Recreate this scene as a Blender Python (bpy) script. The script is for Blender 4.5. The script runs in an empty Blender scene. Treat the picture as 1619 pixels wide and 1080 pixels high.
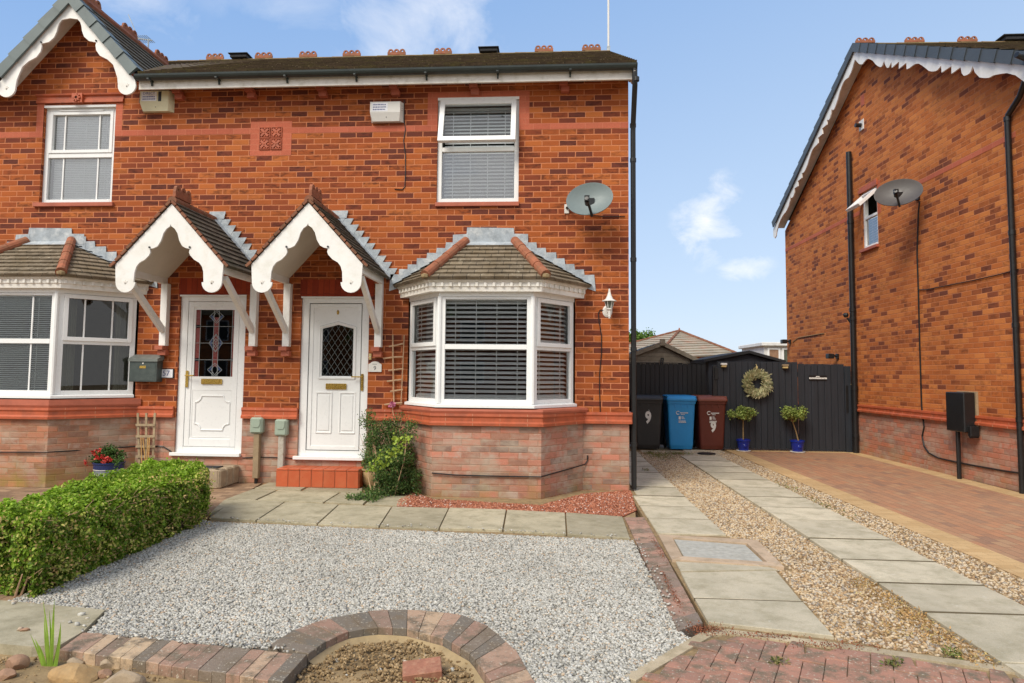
import bpy, bmesh, math, random
import numpy as np
from mathutils import Vector, Matrix
from mathutils.geometry import tessellate_polygon
rnd = random.Random(7)
rad = math.radians
S = bpy.context.scene
C = S.collection
# ------------------------------------------------------------------ camera
F_PX, YAW, PITCH, ROLL = 1077.1, -0.0709, 0.06752, 0.00962
CAM = Vector((-0.9309, -8.7223, 1.4388))
PPX, PPY = -7.6, -20.57
W0, H0 = 1619.0, 1080.0
_f = Vector((math.sin(YAW)*math.cos(PITCH), math.cos(YAW)*math.cos(PITCH), math.sin(PITCH)))
_r = Vector((math.cos(YAW), -math.sin(YAW), 0))
_u = _r.cross(_f)
_r2 = math.cos(ROLL)*_r + math.sin(ROLL)*_u
_u2 = -math.sin(ROLL)*_r + math.cos(ROLL)*_u
cam = bpy.data.cameras.new('camera'); co = bpy.data.objects.new('camera', cam); C.objects.link(co)
co.matrix_world = Matrix(((_r2.x, _u2.x, -_f.x, CAM.x), (_r2.y, _u2.y, -_f.y, CAM.y), (_r2.z, _u2.z, -_f.z, CAM.z), (0, 0, 0, 1)))
cam.sensor_width = 36; cam.lens = F_PX/W0*36
cam.shift_x = -PPX/W0; cam.shift_y = PPY/W0
cam.clip_end = 2000; cam.clip_start = 0.05
S.camera = co
# ------------------------------------------------------------------ exposure, sky, sun
S.view_settings.view_transform = 'Standard'; S.view_settings.look = 'None'
S.view_settings.exposure = 0.38; S.view_settings.gamma = 1
SUN_EL, SUN_AZ = 47, 214          # degrees; azimuth clockwise from +Y
sd = Vector((math.sin(rad(SUN_AZ))*math.cos(rad(SUN_EL)), math.cos(rad(SUN_AZ))*math.cos(rad(SUN_EL)), math.sin(rad(SUN_EL))))
sl = bpy.data.lights.new('sun', 'SUN'); sl.energy = 2.7; sl.angle = rad(26); sl.color = (1.0, 0.93, 0.81)
so = bpy.data.objects.new('sun', sl); C.objects.link(so); so.rotation_euler = (-sd).to_track_quat('-Z', 'Y').to_euler()
def pixdir(x, y):
    return (_r2*((x-W0/2-PPX)/F_PX) - _u2*((y-H0/2-PPY)/F_PX) + _f)
Wd = bpy.data.worlds.new('World'); S.world = Wd; Wd.use_nodes = True
# ------------------------------------------------------------------ pixel -> place helpers (true positions on the measured planes)
def hit(x, y, n, c):
    v = pixdir(x, y); t = (c-CAM.dot(n))/v.dot(n); return CAM + v*t
def Fp(x, y, Y=0.0): return hit(x, y, Vector((0, 1, 0)), Y)
def Gp(x, y, z=0.0): return hit(x, y, Vector((0, 0, 1)), z)
RA = -0.02291
RN = Vector((math.cos(RA), -math.sin(RA), 0)); RD = Vector((math.sin(RA), math.cos(RA), 0)); RC = 4.999
def Rp(s, z, o=0.0): return RN*(RC-o) + RD*s + Vector((0, 0, z))     # point by the neighbour's side wall
def Rw(x, y, o=0.0):
    q = hit(x, y, RN, RC-o); return q.dot(RD), q.z
M_RW = Matrix(((-RD.x, RN.x, 0, RN.x*RC), (-RD.y, RN.y, 0, RN.y*RC), (0, 0, 1, 0), (0, 0, 0, 1)))  # local x=-s, y=into wall

# ------------------------------------------------------------------ node helper
class NT:
    def __init__(s, tree): s.t = tree; s.n = tree.nodes; s.l = tree.links
    def new(s, typ, **kw):
        n = s.n.new(typ)
        for k, v in kw.items(): setattr(n, k, v)
        return n
    def put(s, sock, v):
        if v is None: return
        if isinstance(v, bpy.types.NodeSocket): s.l.new(v, sock)
        else:
            if isinstance(v, (tuple, list)) and len(v) == 3 and len(sock.default_value) == 4: v = (*v, 1)
            sock.default_value = v
    def m(s, op, a, b=None, c=None, clamp=False):
        n = s.new('ShaderNodeMath', operation=op); n.use_clamp = clamp
        for i, v in enumerate((a, b, c)):
            if v is not None: s.put(n.inputs[i], v)
        return n.outputs[0]
    def vm(s, op, a, b=None, sc=None):
        n = s.new('ShaderNodeVectorMath', operation=op); s.put(n.inputs[0], a)
        if b is not None: s.put(n.inputs[1], b)
        if sc is not None: s.put(n.inputs['Scale'], sc)
        return n.outputs['Value'] if op in ('LENGTH', 'DOT_PRODUCT', 'DISTANCE') else n.outputs[0]
    def mix(s, f, a, b, bt='MIX'):
        n = s.new('ShaderNodeMix', data_type='RGBA', blend_type=bt); n.clamp_factor = True
        s.put(n.inputs[0], f); s.put(n.inputs[6], a); s.put(n.inputs[7], b); return n.outputs[2]
    def ramp(s, f, stops, interp='LINEAR'):
        n = s.new('ShaderNodeValToRGB'); r = n.color_ramp; r.interpolation = interp
        while len(r.elements) > 1: r.elements.remove(r.elements[-1])
        for i, (p, c) in enumerate(stops):
            e = r.elements[0] if i == 0 else r.elements.new(p)
            e.position = p; e.color = (*c, 1) if len(c) == 3 else c
        s.put(n.inputs[0], f); return n.outputs[0]
    def noise(s, vec, scale, detail=3, rough=.6, dist=0, col=False):
        n = s.new('ShaderNodeTexNoise'); s.put(n.inputs['Vector'], vec); n.inputs['Scale'].default_value = scale
        n.inputs['Detail'].default_value = detail; n.inputs['Roughness'].default_value = rough; n.inputs['Distortion'].default_value = dist
        return n.outputs['Color' if col else 'Fac']
    def white(s, vec):
        n = s.new('ShaderNodeTexWhiteNoise', noise_dimensions='3D'); s.put(n.inputs['Vector'], vec); return n.outputs['Value'], n.outputs['Color']
    def voro(s, vec, scale, feature='F1', out='Distance', rnd_=1):
        n = s.new('ShaderNodeTexVoronoi', feature=feature); s.put(n.inputs['Vector'], vec); n.inputs['Scale'].default_value = scale
        n.inputs['Randomness'].default_value = rnd_; return n.outputs[out]
    def mr(s, v, a, b, c=0., d=1.):
        n = s.new('ShaderNodeMapRange'); n.clamp = True; s.put(n.inputs[0], v)
        for i, q in enumerate((a, b, c, d)): n.inputs[i+1].default_value = q
        return n.outputs[0]
    def comb(s, x=0, y=0, z=0):
        n = s.new('ShaderNodeCombineXYZ')
        for i, v in enumerate((x, y, z)): s.put(n.inputs[i], v)
        return n.outputs[0]
    def sep(s, v):
        n = s.new('ShaderNodeSeparateXYZ'); s.put(n.inputs[0], v); return n.outputs
    def pos(s): return s.new('ShaderNodeNewGeometry').outputs['Position']
    def isl(s): return s.new('ShaderNodeNewGeometry').outputs['Random Per Island']
    def uv(s): return s.new('ShaderNodeTexCoord').outputs['UV']
    def bump(s, h, strength=.3, dist=.01):
        n = s.new('ShaderNodeBump'); s.put(n.inputs['Height'], h); n.inputs['Strength'].default_value = strength; n.inputs['Distance'].default_value = dist
        return n.outputs[0]
def srgb(r, g, b):
    f = lambda c: (c/255/12.92) if c <= 10 else ((c/255+.055)/1.055)**2.4
    return (f(r), f(g), f(b))
MATS = {}
def newmat(name):
    m = bpy.data.materials.new(name); m.use_nodes = True; t = NT(m.node_tree); b = t.n['Principled BSDF']; MATS[name] = m
    return m, t, b
def simple(name, col, rough=.6, var=.12, scale=6, bump=0., bscale=60, metal=0., spec=.5, isl=0., dirt=None, dscale=3, damt=.5):
    """base colour broken up by two scales of noise, optional per-island variation, optional dirt colour"""
    m, t, b = newmat(name); P = t.pos()
    n1 = t.noise(P, scale, 4); n2 = t.noise(P, scale*7, 3)
    f = t.m('ADD', t.m('MULTIPLY', n1, .7), t.m('MULTIPLY', n2, .3))
    dark = tuple(c*(1-var*1.6) for c in col); light = tuple(min(1, c*(1+var*1.6)) for c in col)
    c = t.ramp(f, [(.3, dark), (.7, light)])
    if isl:
        r = t.isl(); c = t.mix(1., c, t.ramp(r, [(0, (1-isl,)*3), (1, (1+isl,)*3)]), 'MULTIPLY')
    if dirt:
        d = t.mr(t.noise(P, dscale, 6, .7), .48, .72); c = t.mix(t.m('MULTIPLY', d, damt), c, dirt)
    t.put(b.inputs['Base Color'], c); b.inputs['Roughness'].default_value = rough
    b.inputs['Metallic'].default_value = metal; b.inputs['Specular IOR Level'].default_value = spec
    t.put(b.inputs['Roughness'], t.mr(n2, .3, .7, max(0, rough-.08), min(1, rough+.08)))
    if bump: t.put(b.inputs['Normal'], t.bump(t.noise(P, bscale, 3), bump, .005))
    return m
def brick(name, stops, mortar, rough=.85, seed=0, voff=.067, bw=.225, bh=.075, joint=.0105, dark_in=.6, stain=None, bump=.5, half=True, vert=False, wash=0., algae=None):
    m, t, b = newmat(name); sx, sy, _ = t.sep(t.uv())
    if vert: sx, sy = sy, sx
    P = t.pos()
    wob = t.m('MULTIPLY', t.m('SUBTRACT', t.noise(P, 9, 2), .5), .006)
    v = t.m('DIVIDE', t.m('ADD', t.m('SUBTRACT', sy, voff), wob), bh)
    row = t.m('FLOOR', v); fy = t.m('SUBTRACT', v, row)
    sh = t.m('MULTIPLY', t.m('MODULO', t.m('ABSOLUTE', row), 2.), .5 if half else 0.)
    jit = t.m('MULTIPLY', t.m('SUBTRACT', t.white(t.comb(row, 3.3, seed))[0], .5), .10)
    u = t.m('ADD', t.m('ADD', t.m('DIVIDE', t.m('ADD', sx, t.m('MULTIPLY', wob, 1.5)), bw), sh), jit)
    col = t.m('FLOOR', u); fx = t.m('SUBTRACT', u, col)
    ex = t.m('MULTIPLY', t.m('MINIMUM', fx, t.m('SUBTRACT', 1., fx)), bw)
    ey = t.m('MULTIPLY', t.m('MINIMUM', fy, t.m('SUBTRACT', 1., fy)), bh)
    edge = t.m('MINIMUM', ex, ey)
    edge2 = t.m('ADD', edge, t.m('MULTIPLY', t.m('SUBTRACT', t.noise(P, 90, 2), .5), .004))
    mask = t.mr(edge2, joint/2-.0012, joint/2+.0012)          # 1 = brick
    r1, rc = t.white(t.comb(col, row, seed)); r2 = t.white(t.comb(row, col, seed+7.1))[0]; r3 = t.white(t.comb(row, col, seed+21.7))[0]
    bc = t.ramp(t.m('ADD', r1, t.m('MULTIPLY', t.m('SUBTRACT', t.noise(P, .7, 4, .65), .5), .7), clamp=True), stops, 'LINEAR')
    # kiss marks: darker bands inside some bricks
    loc = t.vm('ADD', P, t.comb(t.m('MULTIPLY', r2, 50.), t.m('MULTIPLY', r1, 50.), 0))
    streak = t.noise(t.vm('MULTIPLY', loc, (9., 9., 22.)), 1., 3, .6)
    dm = t.m('MULTIPLY', t.m('MULTIPLY', t.mr(streak, .42, .66), t.mr(r2, .35, .8)), dark_in)
    bc = t.mix(dm, bc, tuple(c*.42 for c in stops[0][1]))
    fine = t.noise(P, 160, 3, .7)
    bc = t.mix(1., bc, t.ramp(fine, [(.3, (.80,)*3), (.7, (1.17,)*3)]), 'MULTIPLY')
    big = t.noise(P, .9, 4); bc = t.mix(1., bc, t.ramp(big, [(.3, (.88,)*3), (.7, (1.1,)*3)]), 'MULTIPLY')
    mo = t.mix(t.noise(P, 30, 3), tuple(c*.8 for c in mortar), tuple(min(1, c*1.15) for c in mortar))
    c = t.mix(mask, mo, bc)
    if wash:
        w = t.mr(t.noise(t.vm('MULTIPLY', P, (1.2, 1.2, 3.)), 2.2, 5, .65), .45, .68)
        c = t.mix(t.m('MULTIPLY', w, wash), c, srgb(170, 156, 138))
        w2 = t.m('MULTIPLY', t.mr(t.m('SUBTRACT', t.white(t.comb(row, col, seed+3.3))[0], 0), .55, .9), t.mr(t.noise(P, 14, 4), .4, .6))
        c = t.mix(t.m('MULTIPLY', w2, wash*.8), c, srgb(176, 160, 146))
    if algae:
        pz = t.sep(P)[2]; g = t.m('MULTIPLY', t.mr(pz, 0., .45, 1, 0), t.mr(t.noise(P, 3.5, 5, .7), .42, .65))
        c = t.mix(t.m('MULTIPLY', g, algae), c, srgb(140, 125, 62))
    if stain:
        d = t.mr(t.noise(P, 2.4, 6, .75), .55, .75); c = t.mix(t.m('MULTIPLY', d, .35), c, stain)
    t.put(b.inputs['Base Color'], c); b.inputs['Roughness'].default_value = rough
    b.inputs['Specular IOR Level'].default_value = .25
    h = t.m('ADD', t.mr(edge2, joint/2-.002, joint/2+.003), t.m('MULTIPLY', fine, .35)); h = t.m('ADD', h, t.m('MULTIPLY', r3, .25))
    t.put(b.inputs['Normal'], t.bump(h, bump, .006))
    return m
# ------------------------------------------------------------------ mesh builder
ORG = {}
def tag(o, label=None, cat=None, group=None, kind=None):
    if label: o['label'] = label
    if cat: o['category'] = cat
    if group: o['group'] = group
    if kind: o['kind'] = kind
    return o
def thing(name, label, cat, loc=(0, 0, 0), group=None):
    o = bpy.data.objects.new(name, None); C.objects.link(o); o.location = loc; o.empty_display_size = .1
    ORG[o.name] = Vector(loc); return tag(o, label, cat, group)
ID = Matrix.Identity(4)
class MB:
    def __init__(s, M=None): s.v = []; s.f = []; s.uv = []; s.M = M or ID; s.mi = []; s.cur = 0
    def add(s, pts, faces, uvs=None):
        b = len(s.v); s.v += [tuple(s.M @ Vector(p)) for p in pts]
        for i, f in enumerate(faces):
            s.f.append(tuple(b+k for k in f)); s.uv.append(uvs[i] if uvs else None); s.mi.append(s.cur)
        return s
    def quad(s, a, b, c, d, uv=None): return s.add([a, b, c, d], [(0, 1, 2, 3)], [uv] if uv else None)
    def box(s, x0, x1, y0, y1, z0, z1, M=None):
        if x0 > x1: x0, x1 = x1, x0
        if y0 > y1: y0, y1 = y1, y0
        if z0 > z1: z0, z1 = z1, z0
        P = [(x0, y0, z0), (x1, y0, z0), (x1, y1, z0), (x0, y1, z0), (x0, y0, z1), (x1, y0, z1), (x1, y1, z1), (x0, y1, z1)]
        if M: P = [M @ Vector(p) for p in P]
        return s.add(P, [(0, 3, 2, 1), (4, 5, 6, 7), (0, 1, 5, 4), (1, 2, 6, 5), (2, 3, 7, 6), (3, 0, 4, 7)])
    def bbox(s, x0, x1, y0, y1, z0, z1, c=.004, M=None):
        """box with chamfered edges"""
        bm = bmesh.new(); bmesh.ops.create_cube(bm, size=1)
        for v in bm.verts: v.co = Vector(((x0+x1)/2+v.co.x*abs(x1-x0), (y0+y1)/2+v.co.y*abs(y1-y0), (z0+z1)/2+v.co.z*abs(z1-z0)))
        bmesh.ops.bevel(bm, geom=bm.edges[:], offset=c, segments=1, affect='EDGES')
        return s.bm(bm, M)
    def bm(s, bm, M=None):
        bm.verts.index_update(); P = [(M @ v.co if M else v.co.copy()) for v in bm.verts]
        s.add(P, [tuple(v.index for v in f.verts) for f in bm.faces]); bm.free(); return s
    def bar(s, a, b, w, h=None, up=(0, 0, 1)):
        a, b = Vector(a), Vector(b); h = h or w; d = (b-a).normalized(); upv = Vector(up)
        if abs(d.dot(upv)) > .98: upv = Vector((0, 1, 0))
        x = d.cross(upv).normalized()*w/2; y = x.cross(d).normalized()*h/2
        P = [a-x-y, a+x-y, a+x+y, a-x+y, b-x-y, b+x-y, b+x+y, b-x+y]
        return s.add(P, [(0, 1, 2, 3), (7, 6, 5, 4), (0, 4, 5, 1), (1, 5, 6, 2), (2, 6, 7, 3), (3, 7, 4, 0)])
    def pane(s, x0, x1, y, z0, z1, M=None):
        P = [(x0, y, z0), (x1, y, z0), (x1, y, z1), (x0, y, z1)]
        if M: P = [M @ Vector(p) for p in P]
        return s.add(P, [(0, 1, 2, 3)])
    def tube(s, pts, r, n=8, cap=True):
        pts = [Vector(p) for p in pts]; rs = r if isinstance(r, (list, tuple)) else [r]*len(pts); V = []; fs = []
        px = None
        for i, p in enumerate(pts):
            d = (pts[min(i+1, len(pts)-1)]-pts[max(i-1, 0)]).normalized()
            if px is None: px = d.orthogonal().normalized()
            px = (px-d*px.dot(d)).normalized(); py = d.cross(px)
            V += [p+(px*math.cos(2*math.pi*k/n)+py*math.sin(2*math.pi*k/n))*rs[i] for k in range(n)]
        for i in range(len(pts)-1):
            for k in range(n): fs.append((i*n+k, i*n+(k+1) % n, (i+1)*n+(k+1) % n, (i+1)*n+k))
        if cap: fs += [tuple(range(n))[::-1], tuple((len(pts)-1)*n+k for k in range(n))]
        return s.add(V, fs)
    def lathe(s, prof, c=(0, 0, 0), n=24, M=None, sx=1, sy=1, cap=True):
        V = []; fs = []
        for r, z in prof: V += [Vector((c[0]+r*math.cos(2*math.pi*k/n)*sx, c[1]+r*math.sin(2*math.pi*k/n)*sy, c[2]+z)) for k in range(n)]
        if M: V = [M @ v for v in V]
        for i in range(len(prof)-1):
            for k in range(n): fs.append((i*n+k, i*n+(k+1) % n, (i+1)*n+(k+1) % n, (i+1)*n+k))
        if cap: fs += [tuple(range(n))[::-1], tuple((len(prof)-1)*n+k for k in range(n))]
        return s.add(V, fs)
    def plate(s, outer, holes, o, ux, uy, th):
        """flat plate from a 2-D outline with holes, extruded by th along ux x uy"""
        o, ux, uy = Vector(o), Vector(ux), Vector(uy); n = ux.cross(uy).normalized()
        loops = [[Vector((p[0], p[1], 0)) for p in outer]] + [[Vector((p[0], p[1], 0)) for p in h] for h in holes]
        tri = tessellate_polygon(loops); fl = [p for L in loops for p in L]
        A = [o+ux*p.x+uy*p.y for p in fl]; B = [a+n*th for a in A]; N = len(A); fs = []
        for t in tri:
            a, b, c = (fl[i] for i in t)
            if (b-a).cross(c-a).z < 0: t = (t[0], t[2], t[1])
            fs.append((t[0]+N, t[1]+N, t[2]+N)); fs.append((t[2], t[1], t[0]))
        k = 0
        for L in loops:
            m = len(L); area = sum(L[i].x*L[(i+1) % m].y-L[(i+1) % m].x*L[i].y for i in range(m))
            ccw = area > 0; 
            if k > 0: ccw = not ccw
            for i in range(m):
                a, b = k+i, k+(i+1) % m
                fs.append((a, b, b+N, a+N) if ccw else (b, a, a+N, b+N))
            k += m
        return s.add(A+B, fs)
    def wall(s, x0, x1, z0, z1, holes, y=0., rev=.1, xb=(), zb=()):
        """rectangular wall (front face at local y) with rectangular holes and reveals going inwards"""
        xs = sorted({x0, x1, *[h[0] for h in holes], *[h[1] for h in holes], *xb}); zs = sorted({z0, z1, *[h[2] for h in holes], *[h[3] for h in holes], *zb})
        xs = [x for x in xs if x0 <= x <= x1]; zs = [z for z in zs if z0 <= z <= z1]
        for i in range(len(xs)-1):
            for j in range(len(zs)-1):
                cx, cz = (xs[i]+xs[i+1])/2, (zs[j]+zs[j+1])/2
                if any(h[0] < cx < h[1] and h[2] < cz < h[3] for h in holes): continue
                s.quad((xs[i], y, zs[j]), (xs[i+1], y, zs[j]), (xs[i+1], y, zs[j+1]), (xs[i], y, zs[j+1]))
        for a, b, c, d in [h[:4] for h in holes]:
            c0, d0 = c, d; c = max(c, z0); d = min(d, z1)
            s.quad((a, y, c), (a, y, d), (a, y+rev, d), (a, y+rev, c)); s.quad((b, y, d), (b, y, c), (b, y+rev, c), (b, y+rev, d))
            if d == d0: s.quad((a, y, d), (b, y, d), (b, y+rev, d), (a, y+rev, d))
            if c == c0: s.quad((b, y, c), (a, y, c), (a, y+rev, c), (b, y+rev, c))
        return s
    def build(s, name, mat, parent=None, smooth=False, label=None, mats=None):
        me = bpy.data.meshes.new(name); org = ORG.get(parent.name, Vector()) if parent else Vector()
        V = [tuple(Vector(p)-org) for p in s.v]; me.from_pydata(V, [], s.f)
        uvl = me.uv_layers.new(name='UVMap'); li = 0; data = [0.0]*(2*len(me.loops))
        for fi, f in enumerate(s.f):
            P = [Vector(s.v[k]) for k in f]; u = s.uv[fi]
            if u is None:
                n = Vector()
                for k in range(len(P)): n += P[k].cross(P[(k+1) % len(P)])
                n = n.normalized() if n.length > 1e-12 else Vector((0, 0, 1))
                if abs(n.z) > .9: u = [(p.x, p.y) for p in P]
                else:
                    tt = Vector((-n.y, n.x, 0)).normalized(); w = n.cross(tt); u = [(p.dot(tt), p.dot(w)) for p in P]
            for q in u: data[li] = q[0]; data[li+1] = q[1]; li += 2
        uvl.data.foreach_set('uv', data)
        ml = mats or [mat]
        for q in ml: me.materials.append(MATS[q] if isinstance(q, str) else q)
        if len(ml) > 1: me.polygons.foreach_set('material_index', s.mi)
        if smooth:
            me.polygons.foreach_set('use_smooth', [True]*len(me.polygons))
        me.validate(); me.update()
        if smooth:
            try: me.set_sharp_from_angle(angle=rad(40))
            except Exception: pass
        o = bpy.data.objects.new(name, me); C.objects.link(o)
        if parent: o.parent = parent; ORG[o.name] = org
        else: ORG[o.name] = Vector()
        if label: o['label'] = label
        return o
def text_mesh(txt, size, M, mat, name, parent, depth=.001, align='CENTER', squash=1, off=0.):
    cu = bpy.data.curves.new('t', 'FONT'); cu.body = txt; cu.size = size; cu.extrude = depth; cu.align_x = align; cu.align_y = 'CENTER'; cu.resolution_u = 3; cu.offset = off
    to = bpy.data.objects.new('t', cu); C.objects.link(to); bpy.context.view_layer.update()
    me = to.to_mesh(); b = MB(); R = M @ Matrix(((squash, 0, 0, 0), (0, 0, -1, 0), (0, 1, 0, 0), (0, 0, 0, 1)))   # text plane -> x right, z up, facing -y
    b.add([R @ v.co for v in me.vertices], [tuple(p.vertices) for p in me.polygons]); to.to_mesh_clear()
    bpy.data.objects.remove(to); bpy.data.curves.remove(cu)
    return b.build(name, mat, parent)
# fast numpy scatter of little solids (stones, leaves): one object = stuff or one part
def np_mesh(name, V, Fc, mat, parent=None, smooth=False):
    """V (n,3), Fc (m,k) faces of equal size"""
    me = bpy.data.meshes.new(name); org = ORG.get(parent.name, Vector()) if parent else Vector(); V = V-np.array(org)
    n, k = Fc.shape; me.vertices.add(len(V)); me.vertices.foreach_set('co', V.astype(np.float32).ravel())
    me.loops.add(n*k); me.loops.foreach_set('vertex_index', Fc.astype(np.int32).ravel())
    me.polygons.add(n); me.polygons.foreach_set('loop_start', np.arange(0, n*k, k, dtype=np.int32))
    me.update(calc_edges=True); me.validate()
    if smooth: me.polygons.foreach_set('use_smooth', np.ones(n, bool))
    for q in (mat if isinstance(mat, list) else [mat]): me.materials.append(MATS[q])
    o = bpy.data.objects.new(name, me); C.objects.link(o)
    if parent: o.parent = parent
    ORG[o.name] = org; return o
rs = np.random.RandomState(3)
_p = (1+5**.5)/2
ICO_V = np.array([(-1, _p, 0), (1, _p, 0), (-1, -_p, 0), (1, -_p, 0), (0, -1, _p), (0, 1, _p), (0, -1, -_p), (0, 1, -_p), (_p, 0, -1), (_p, 0, 1), (-_p, 0, -1), (-_p, 0, 1)])/1.9
ICO_F = np.array([(0, 11, 5), (0, 5, 1), (0, 1, 7), (0, 7, 10), (0, 10, 11), (1, 5, 9), (5, 11, 4), (11, 10, 2), (10, 7, 6), (7, 1, 8), (3, 9, 4), (3, 4, 2), (3, 2, 6), (3, 6, 8), (3, 8, 9), (4, 9, 5), (2, 4, 11), (6, 2, 10), (8, 6, 7), (9, 8, 1)])
def rotm(n, tilt=1.):
    a = rs.uniform(0, 2*np.pi, n); b = rs.normal(0, .5, n)*tilt; c = rs.normal(0, .5, n)*tilt
    Z = np.zeros((n, 3, 3)); ca, sa, cb, sb, cc, sc = np.cos(a), np.sin(a), np.cos(b), np.sin(b), np.cos(c), np.sin(c)
    Rz = Z.copy(); Rz[:, 0, 0] = ca; Rz[:, 0, 1] = -sa; Rz[:, 1, 0] = sa; Rz[:, 1, 1] = ca; Rz[:, 2, 2] = 1
    Rx = Z.copy(); Rx[:, 0, 0] = 1; Rx[:, 1, 1] = cb; Rx[:, 1, 2] = -sb; Rx[:, 2, 1] = sb; Rx[:, 2, 2] = cb
    Ry = Z.copy(); Ry[:, 1, 1] = 1; Ry[:, 0, 0] = cc; Ry[:, 0, 2] = sc; Ry[:, 2, 0] = -sc; Ry[:, 2, 2] = cc
    return np.einsum('nij,njk,nkl->nil', Rz, Rx, Ry)
def inpoly(P, poly):
    x, y = P[:, 0], P[:, 1]; r = np.zeros(len(P), bool); n = len(poly)
    for i in range(n):
        x1, y1 = poly[i][0], poly[i][1]; x2, y2 = poly[(i+1) % n][0], poly[(i+1) % n][1]
        if y1 == y2: continue
        c = ((y1 > y) != (y2 > y)) & (x < (x2-x1)*(y-y1)/(y2-y1)+x1); r ^= c
    return r
def points_in(poly, n, holes=()):
    A = np.array([(p[0], p[1]) for p in poly]); lo, hi = A.min(0), A.max(0); out = np.zeros((0, 2))
    while len(out) < n:
        q = rs.uniform(lo, hi, (n, 2)); q = q[inpoly(q, poly)]
        for h in holes: q = q[~inpoly(q, h)]
        out = np.vstack([out, q])
    return out[:n]
def stones(name, P2, size, z, mat, flat=.65, parent=None, jit=.25, zvar=.3):
    n = len(P2); R = rotm(n, .7); s = rs.uniform(size[0], size[1], n)**1.0
    sc = np.stack([s*rs.uniform(.8, 1.35, n), s*rs.uniform(.65, 1., n), s*rs.uniform(flat*.7, flat*1.15, n)], 1)
    L = ICO_V[None]*(1+rs.uniform(-jit, jit, (n, 12, 1)))*sc[:, None, :]
    V = np.einsum('nij,nkj->nki', R, L); V[:, :, 0] += P2[:, 0, None]; V[:, :, 1] += P2[:, 1, None]
    zz = z(P2[:, 0], P2[:, 1]) if callable(z) else z
    V[:, :, 2] += (zz + s*rs.uniform(0, 1, n)*zvar)[:, None] if np.ndim(zz) else zz + (s*rs.uniform(0, 1, n)*zvar)[:, None]
    Fc = (ICO_F[None]+(np.arange(n)*12)[:, None, None]).reshape(-1, 3)
    return np_mesh(name, V.reshape(-1, 3), Fc, mat, parent)
def leaves(name, P, N, size, mat, parent=None, spread=.9, aspect=.6, fold=.25, kind='leaf'):
    """P (n,3) positions, N (n,3) preferred normals; each leaf a folded pair of quads"""
    n = len(P); s = rs.uniform(size[0], size[1], n)[:, None]
    N = N + rs.normal(0, spread, (n, 3)); N /= np.linalg.norm(N, axis=1, keepdims=True)+1e-9
    T = rs.normal(0, 1, (n, 3)); T -= N*(T*N).sum(1, keepdims=True); T /= np.linalg.norm(T, axis=1, keepdims=True)+1e-9
    B = np.cross(N, T); w = s*aspect/2
    v = [P, P+T*s*.35+B*w+N*s*fold*.5, P+T*s*.8+B*w*.7+N*s*fold*.4, P+T*s, P+T*s*.8-B*w*.7+N*s*fold*.4, P+T*s*.35-B*w+N*s*fold*.5]
    V = np.stack(v, 1).reshape(-1, 3); base = (np.arange(n)*6)[:, None]
    Fc = np.concatenate([base+np.array([[0, 1, 2, 3]]), base+np.array([[0, 3, 4, 5]])], 0)
    return np_mesh(name, V, Fc, mat, parent)
# ------------------------------------------------------------------ sky
t = NT(Wd.node_tree); bg = t.n['Background']
sky = t.new('ShaderNodeTexSky', sky_type='NISHITA'); sky.sun_disc = False; sky.sun_elevation = rad(SUN_EL); sky.sun_rotation = rad(SUN_AZ)
sky.altitude = 50; sky.air_density = 1.0; sky.dust_density = .7; sky.ozone_density = 1.6
dirv = t.new('ShaderNodeTexCoord').outputs['Generated']; dirn = t.vm('NORMALIZE', dirv)
def blob(x, y, rx, rz, lo, hi, amt, sc):
    c = pixdir(x, y).normalized(); d = t.vm('SUBTRACT', dirn, tuple(c)); s3 = t.sep(d)
    d2 = t.m('ADD', t.m('POWER', t.m('DIVIDE', s3[0], rx), 2.), t.m('POWER', t.m('DIVIDE', s3[2], rz), 2.))
    d2 = t.m('ADD', d2, t.m('MULTIPLY', t.m('ABSOLUTE', t.m('SUBTRACT', s3[1], .5)), 0.))
    near = t.mr(t.m('SQRT', d2), .0, 1., 1, 0)
    side = t.mr(t.vm('DOT_PRODUCT', dirn, tuple(c)), 0., .3)
    nz = t.noise(t.vm('MULTIPLY', dirn, (1., 1., 1.6)), sc, 7, .62, .4)
    v = t.m('ADD', near, t.m('MULTIPLY', t.m('SUBTRACT', nz, .5), 2.6))
    return t.m('MULTIPLY', t.m('MULTIPLY', t.mr(v, lo, hi), t.m('MULTIPLY', side, t.mr(near, .0, .35))), amt)
cl = [blob(655, 10, .15, .17, .3, 1.3, .55, 7), blob(1120, 345, .058, .08, .3, 1.15, .72, 13), blob(1178, 425, .045, .03, .35, 1.2, .5, 15),
      blob(210, -10, .10, .05, .3, 1.2, .3, 9), blob(470, 10, .16, .05, .3, 1.3, .22, 8), blob(700, -200, .3, .12, .2, 1.2, .5, 5)]
tot = cl[0]
for q in cl[1:]: tot = t.m('MAXIMUM', tot, q)
# unseen broad clouds added behind the camera to whiten the blue sky light
back = t.m('MULTIPLY', t.mr(t.sep(dirn)[1], .1, -.35), t.mr(t.noise(t.vm('MULTIPLY', dirn, (1., 1., 2.)), 2.2, 6, .6), .28, .5))
tot = t.m('MAXIMUM', tot, t.m('MULTIPLY', back, .85))
el = t.sep(dirn)[2]
skyc = t.mix(1., sky.outputs[0], (1.3, 1.25, 1.25), 'MULTIPLY')
gx = t.m('ADD', el, t.m('MULTIPLY', t.sep(dirn)[0], -.22))
skyc = t.mix(.85, skyc, t.ramp(gx, [(0., (4.1, 4.95, 6.1)), (.2, (3.3, 4.4, 6.0)), (.55, (1.85, 3.15, 5.5)), (1., (1.2, 2.3, 4.8))]))
cloudc = (7.9, 7.7, 7.5)
t.put(bg.inputs['Color'], t.mix(tot, skyc, cloudc)); bg.inputs['Strength'].default_value = .12
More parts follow.
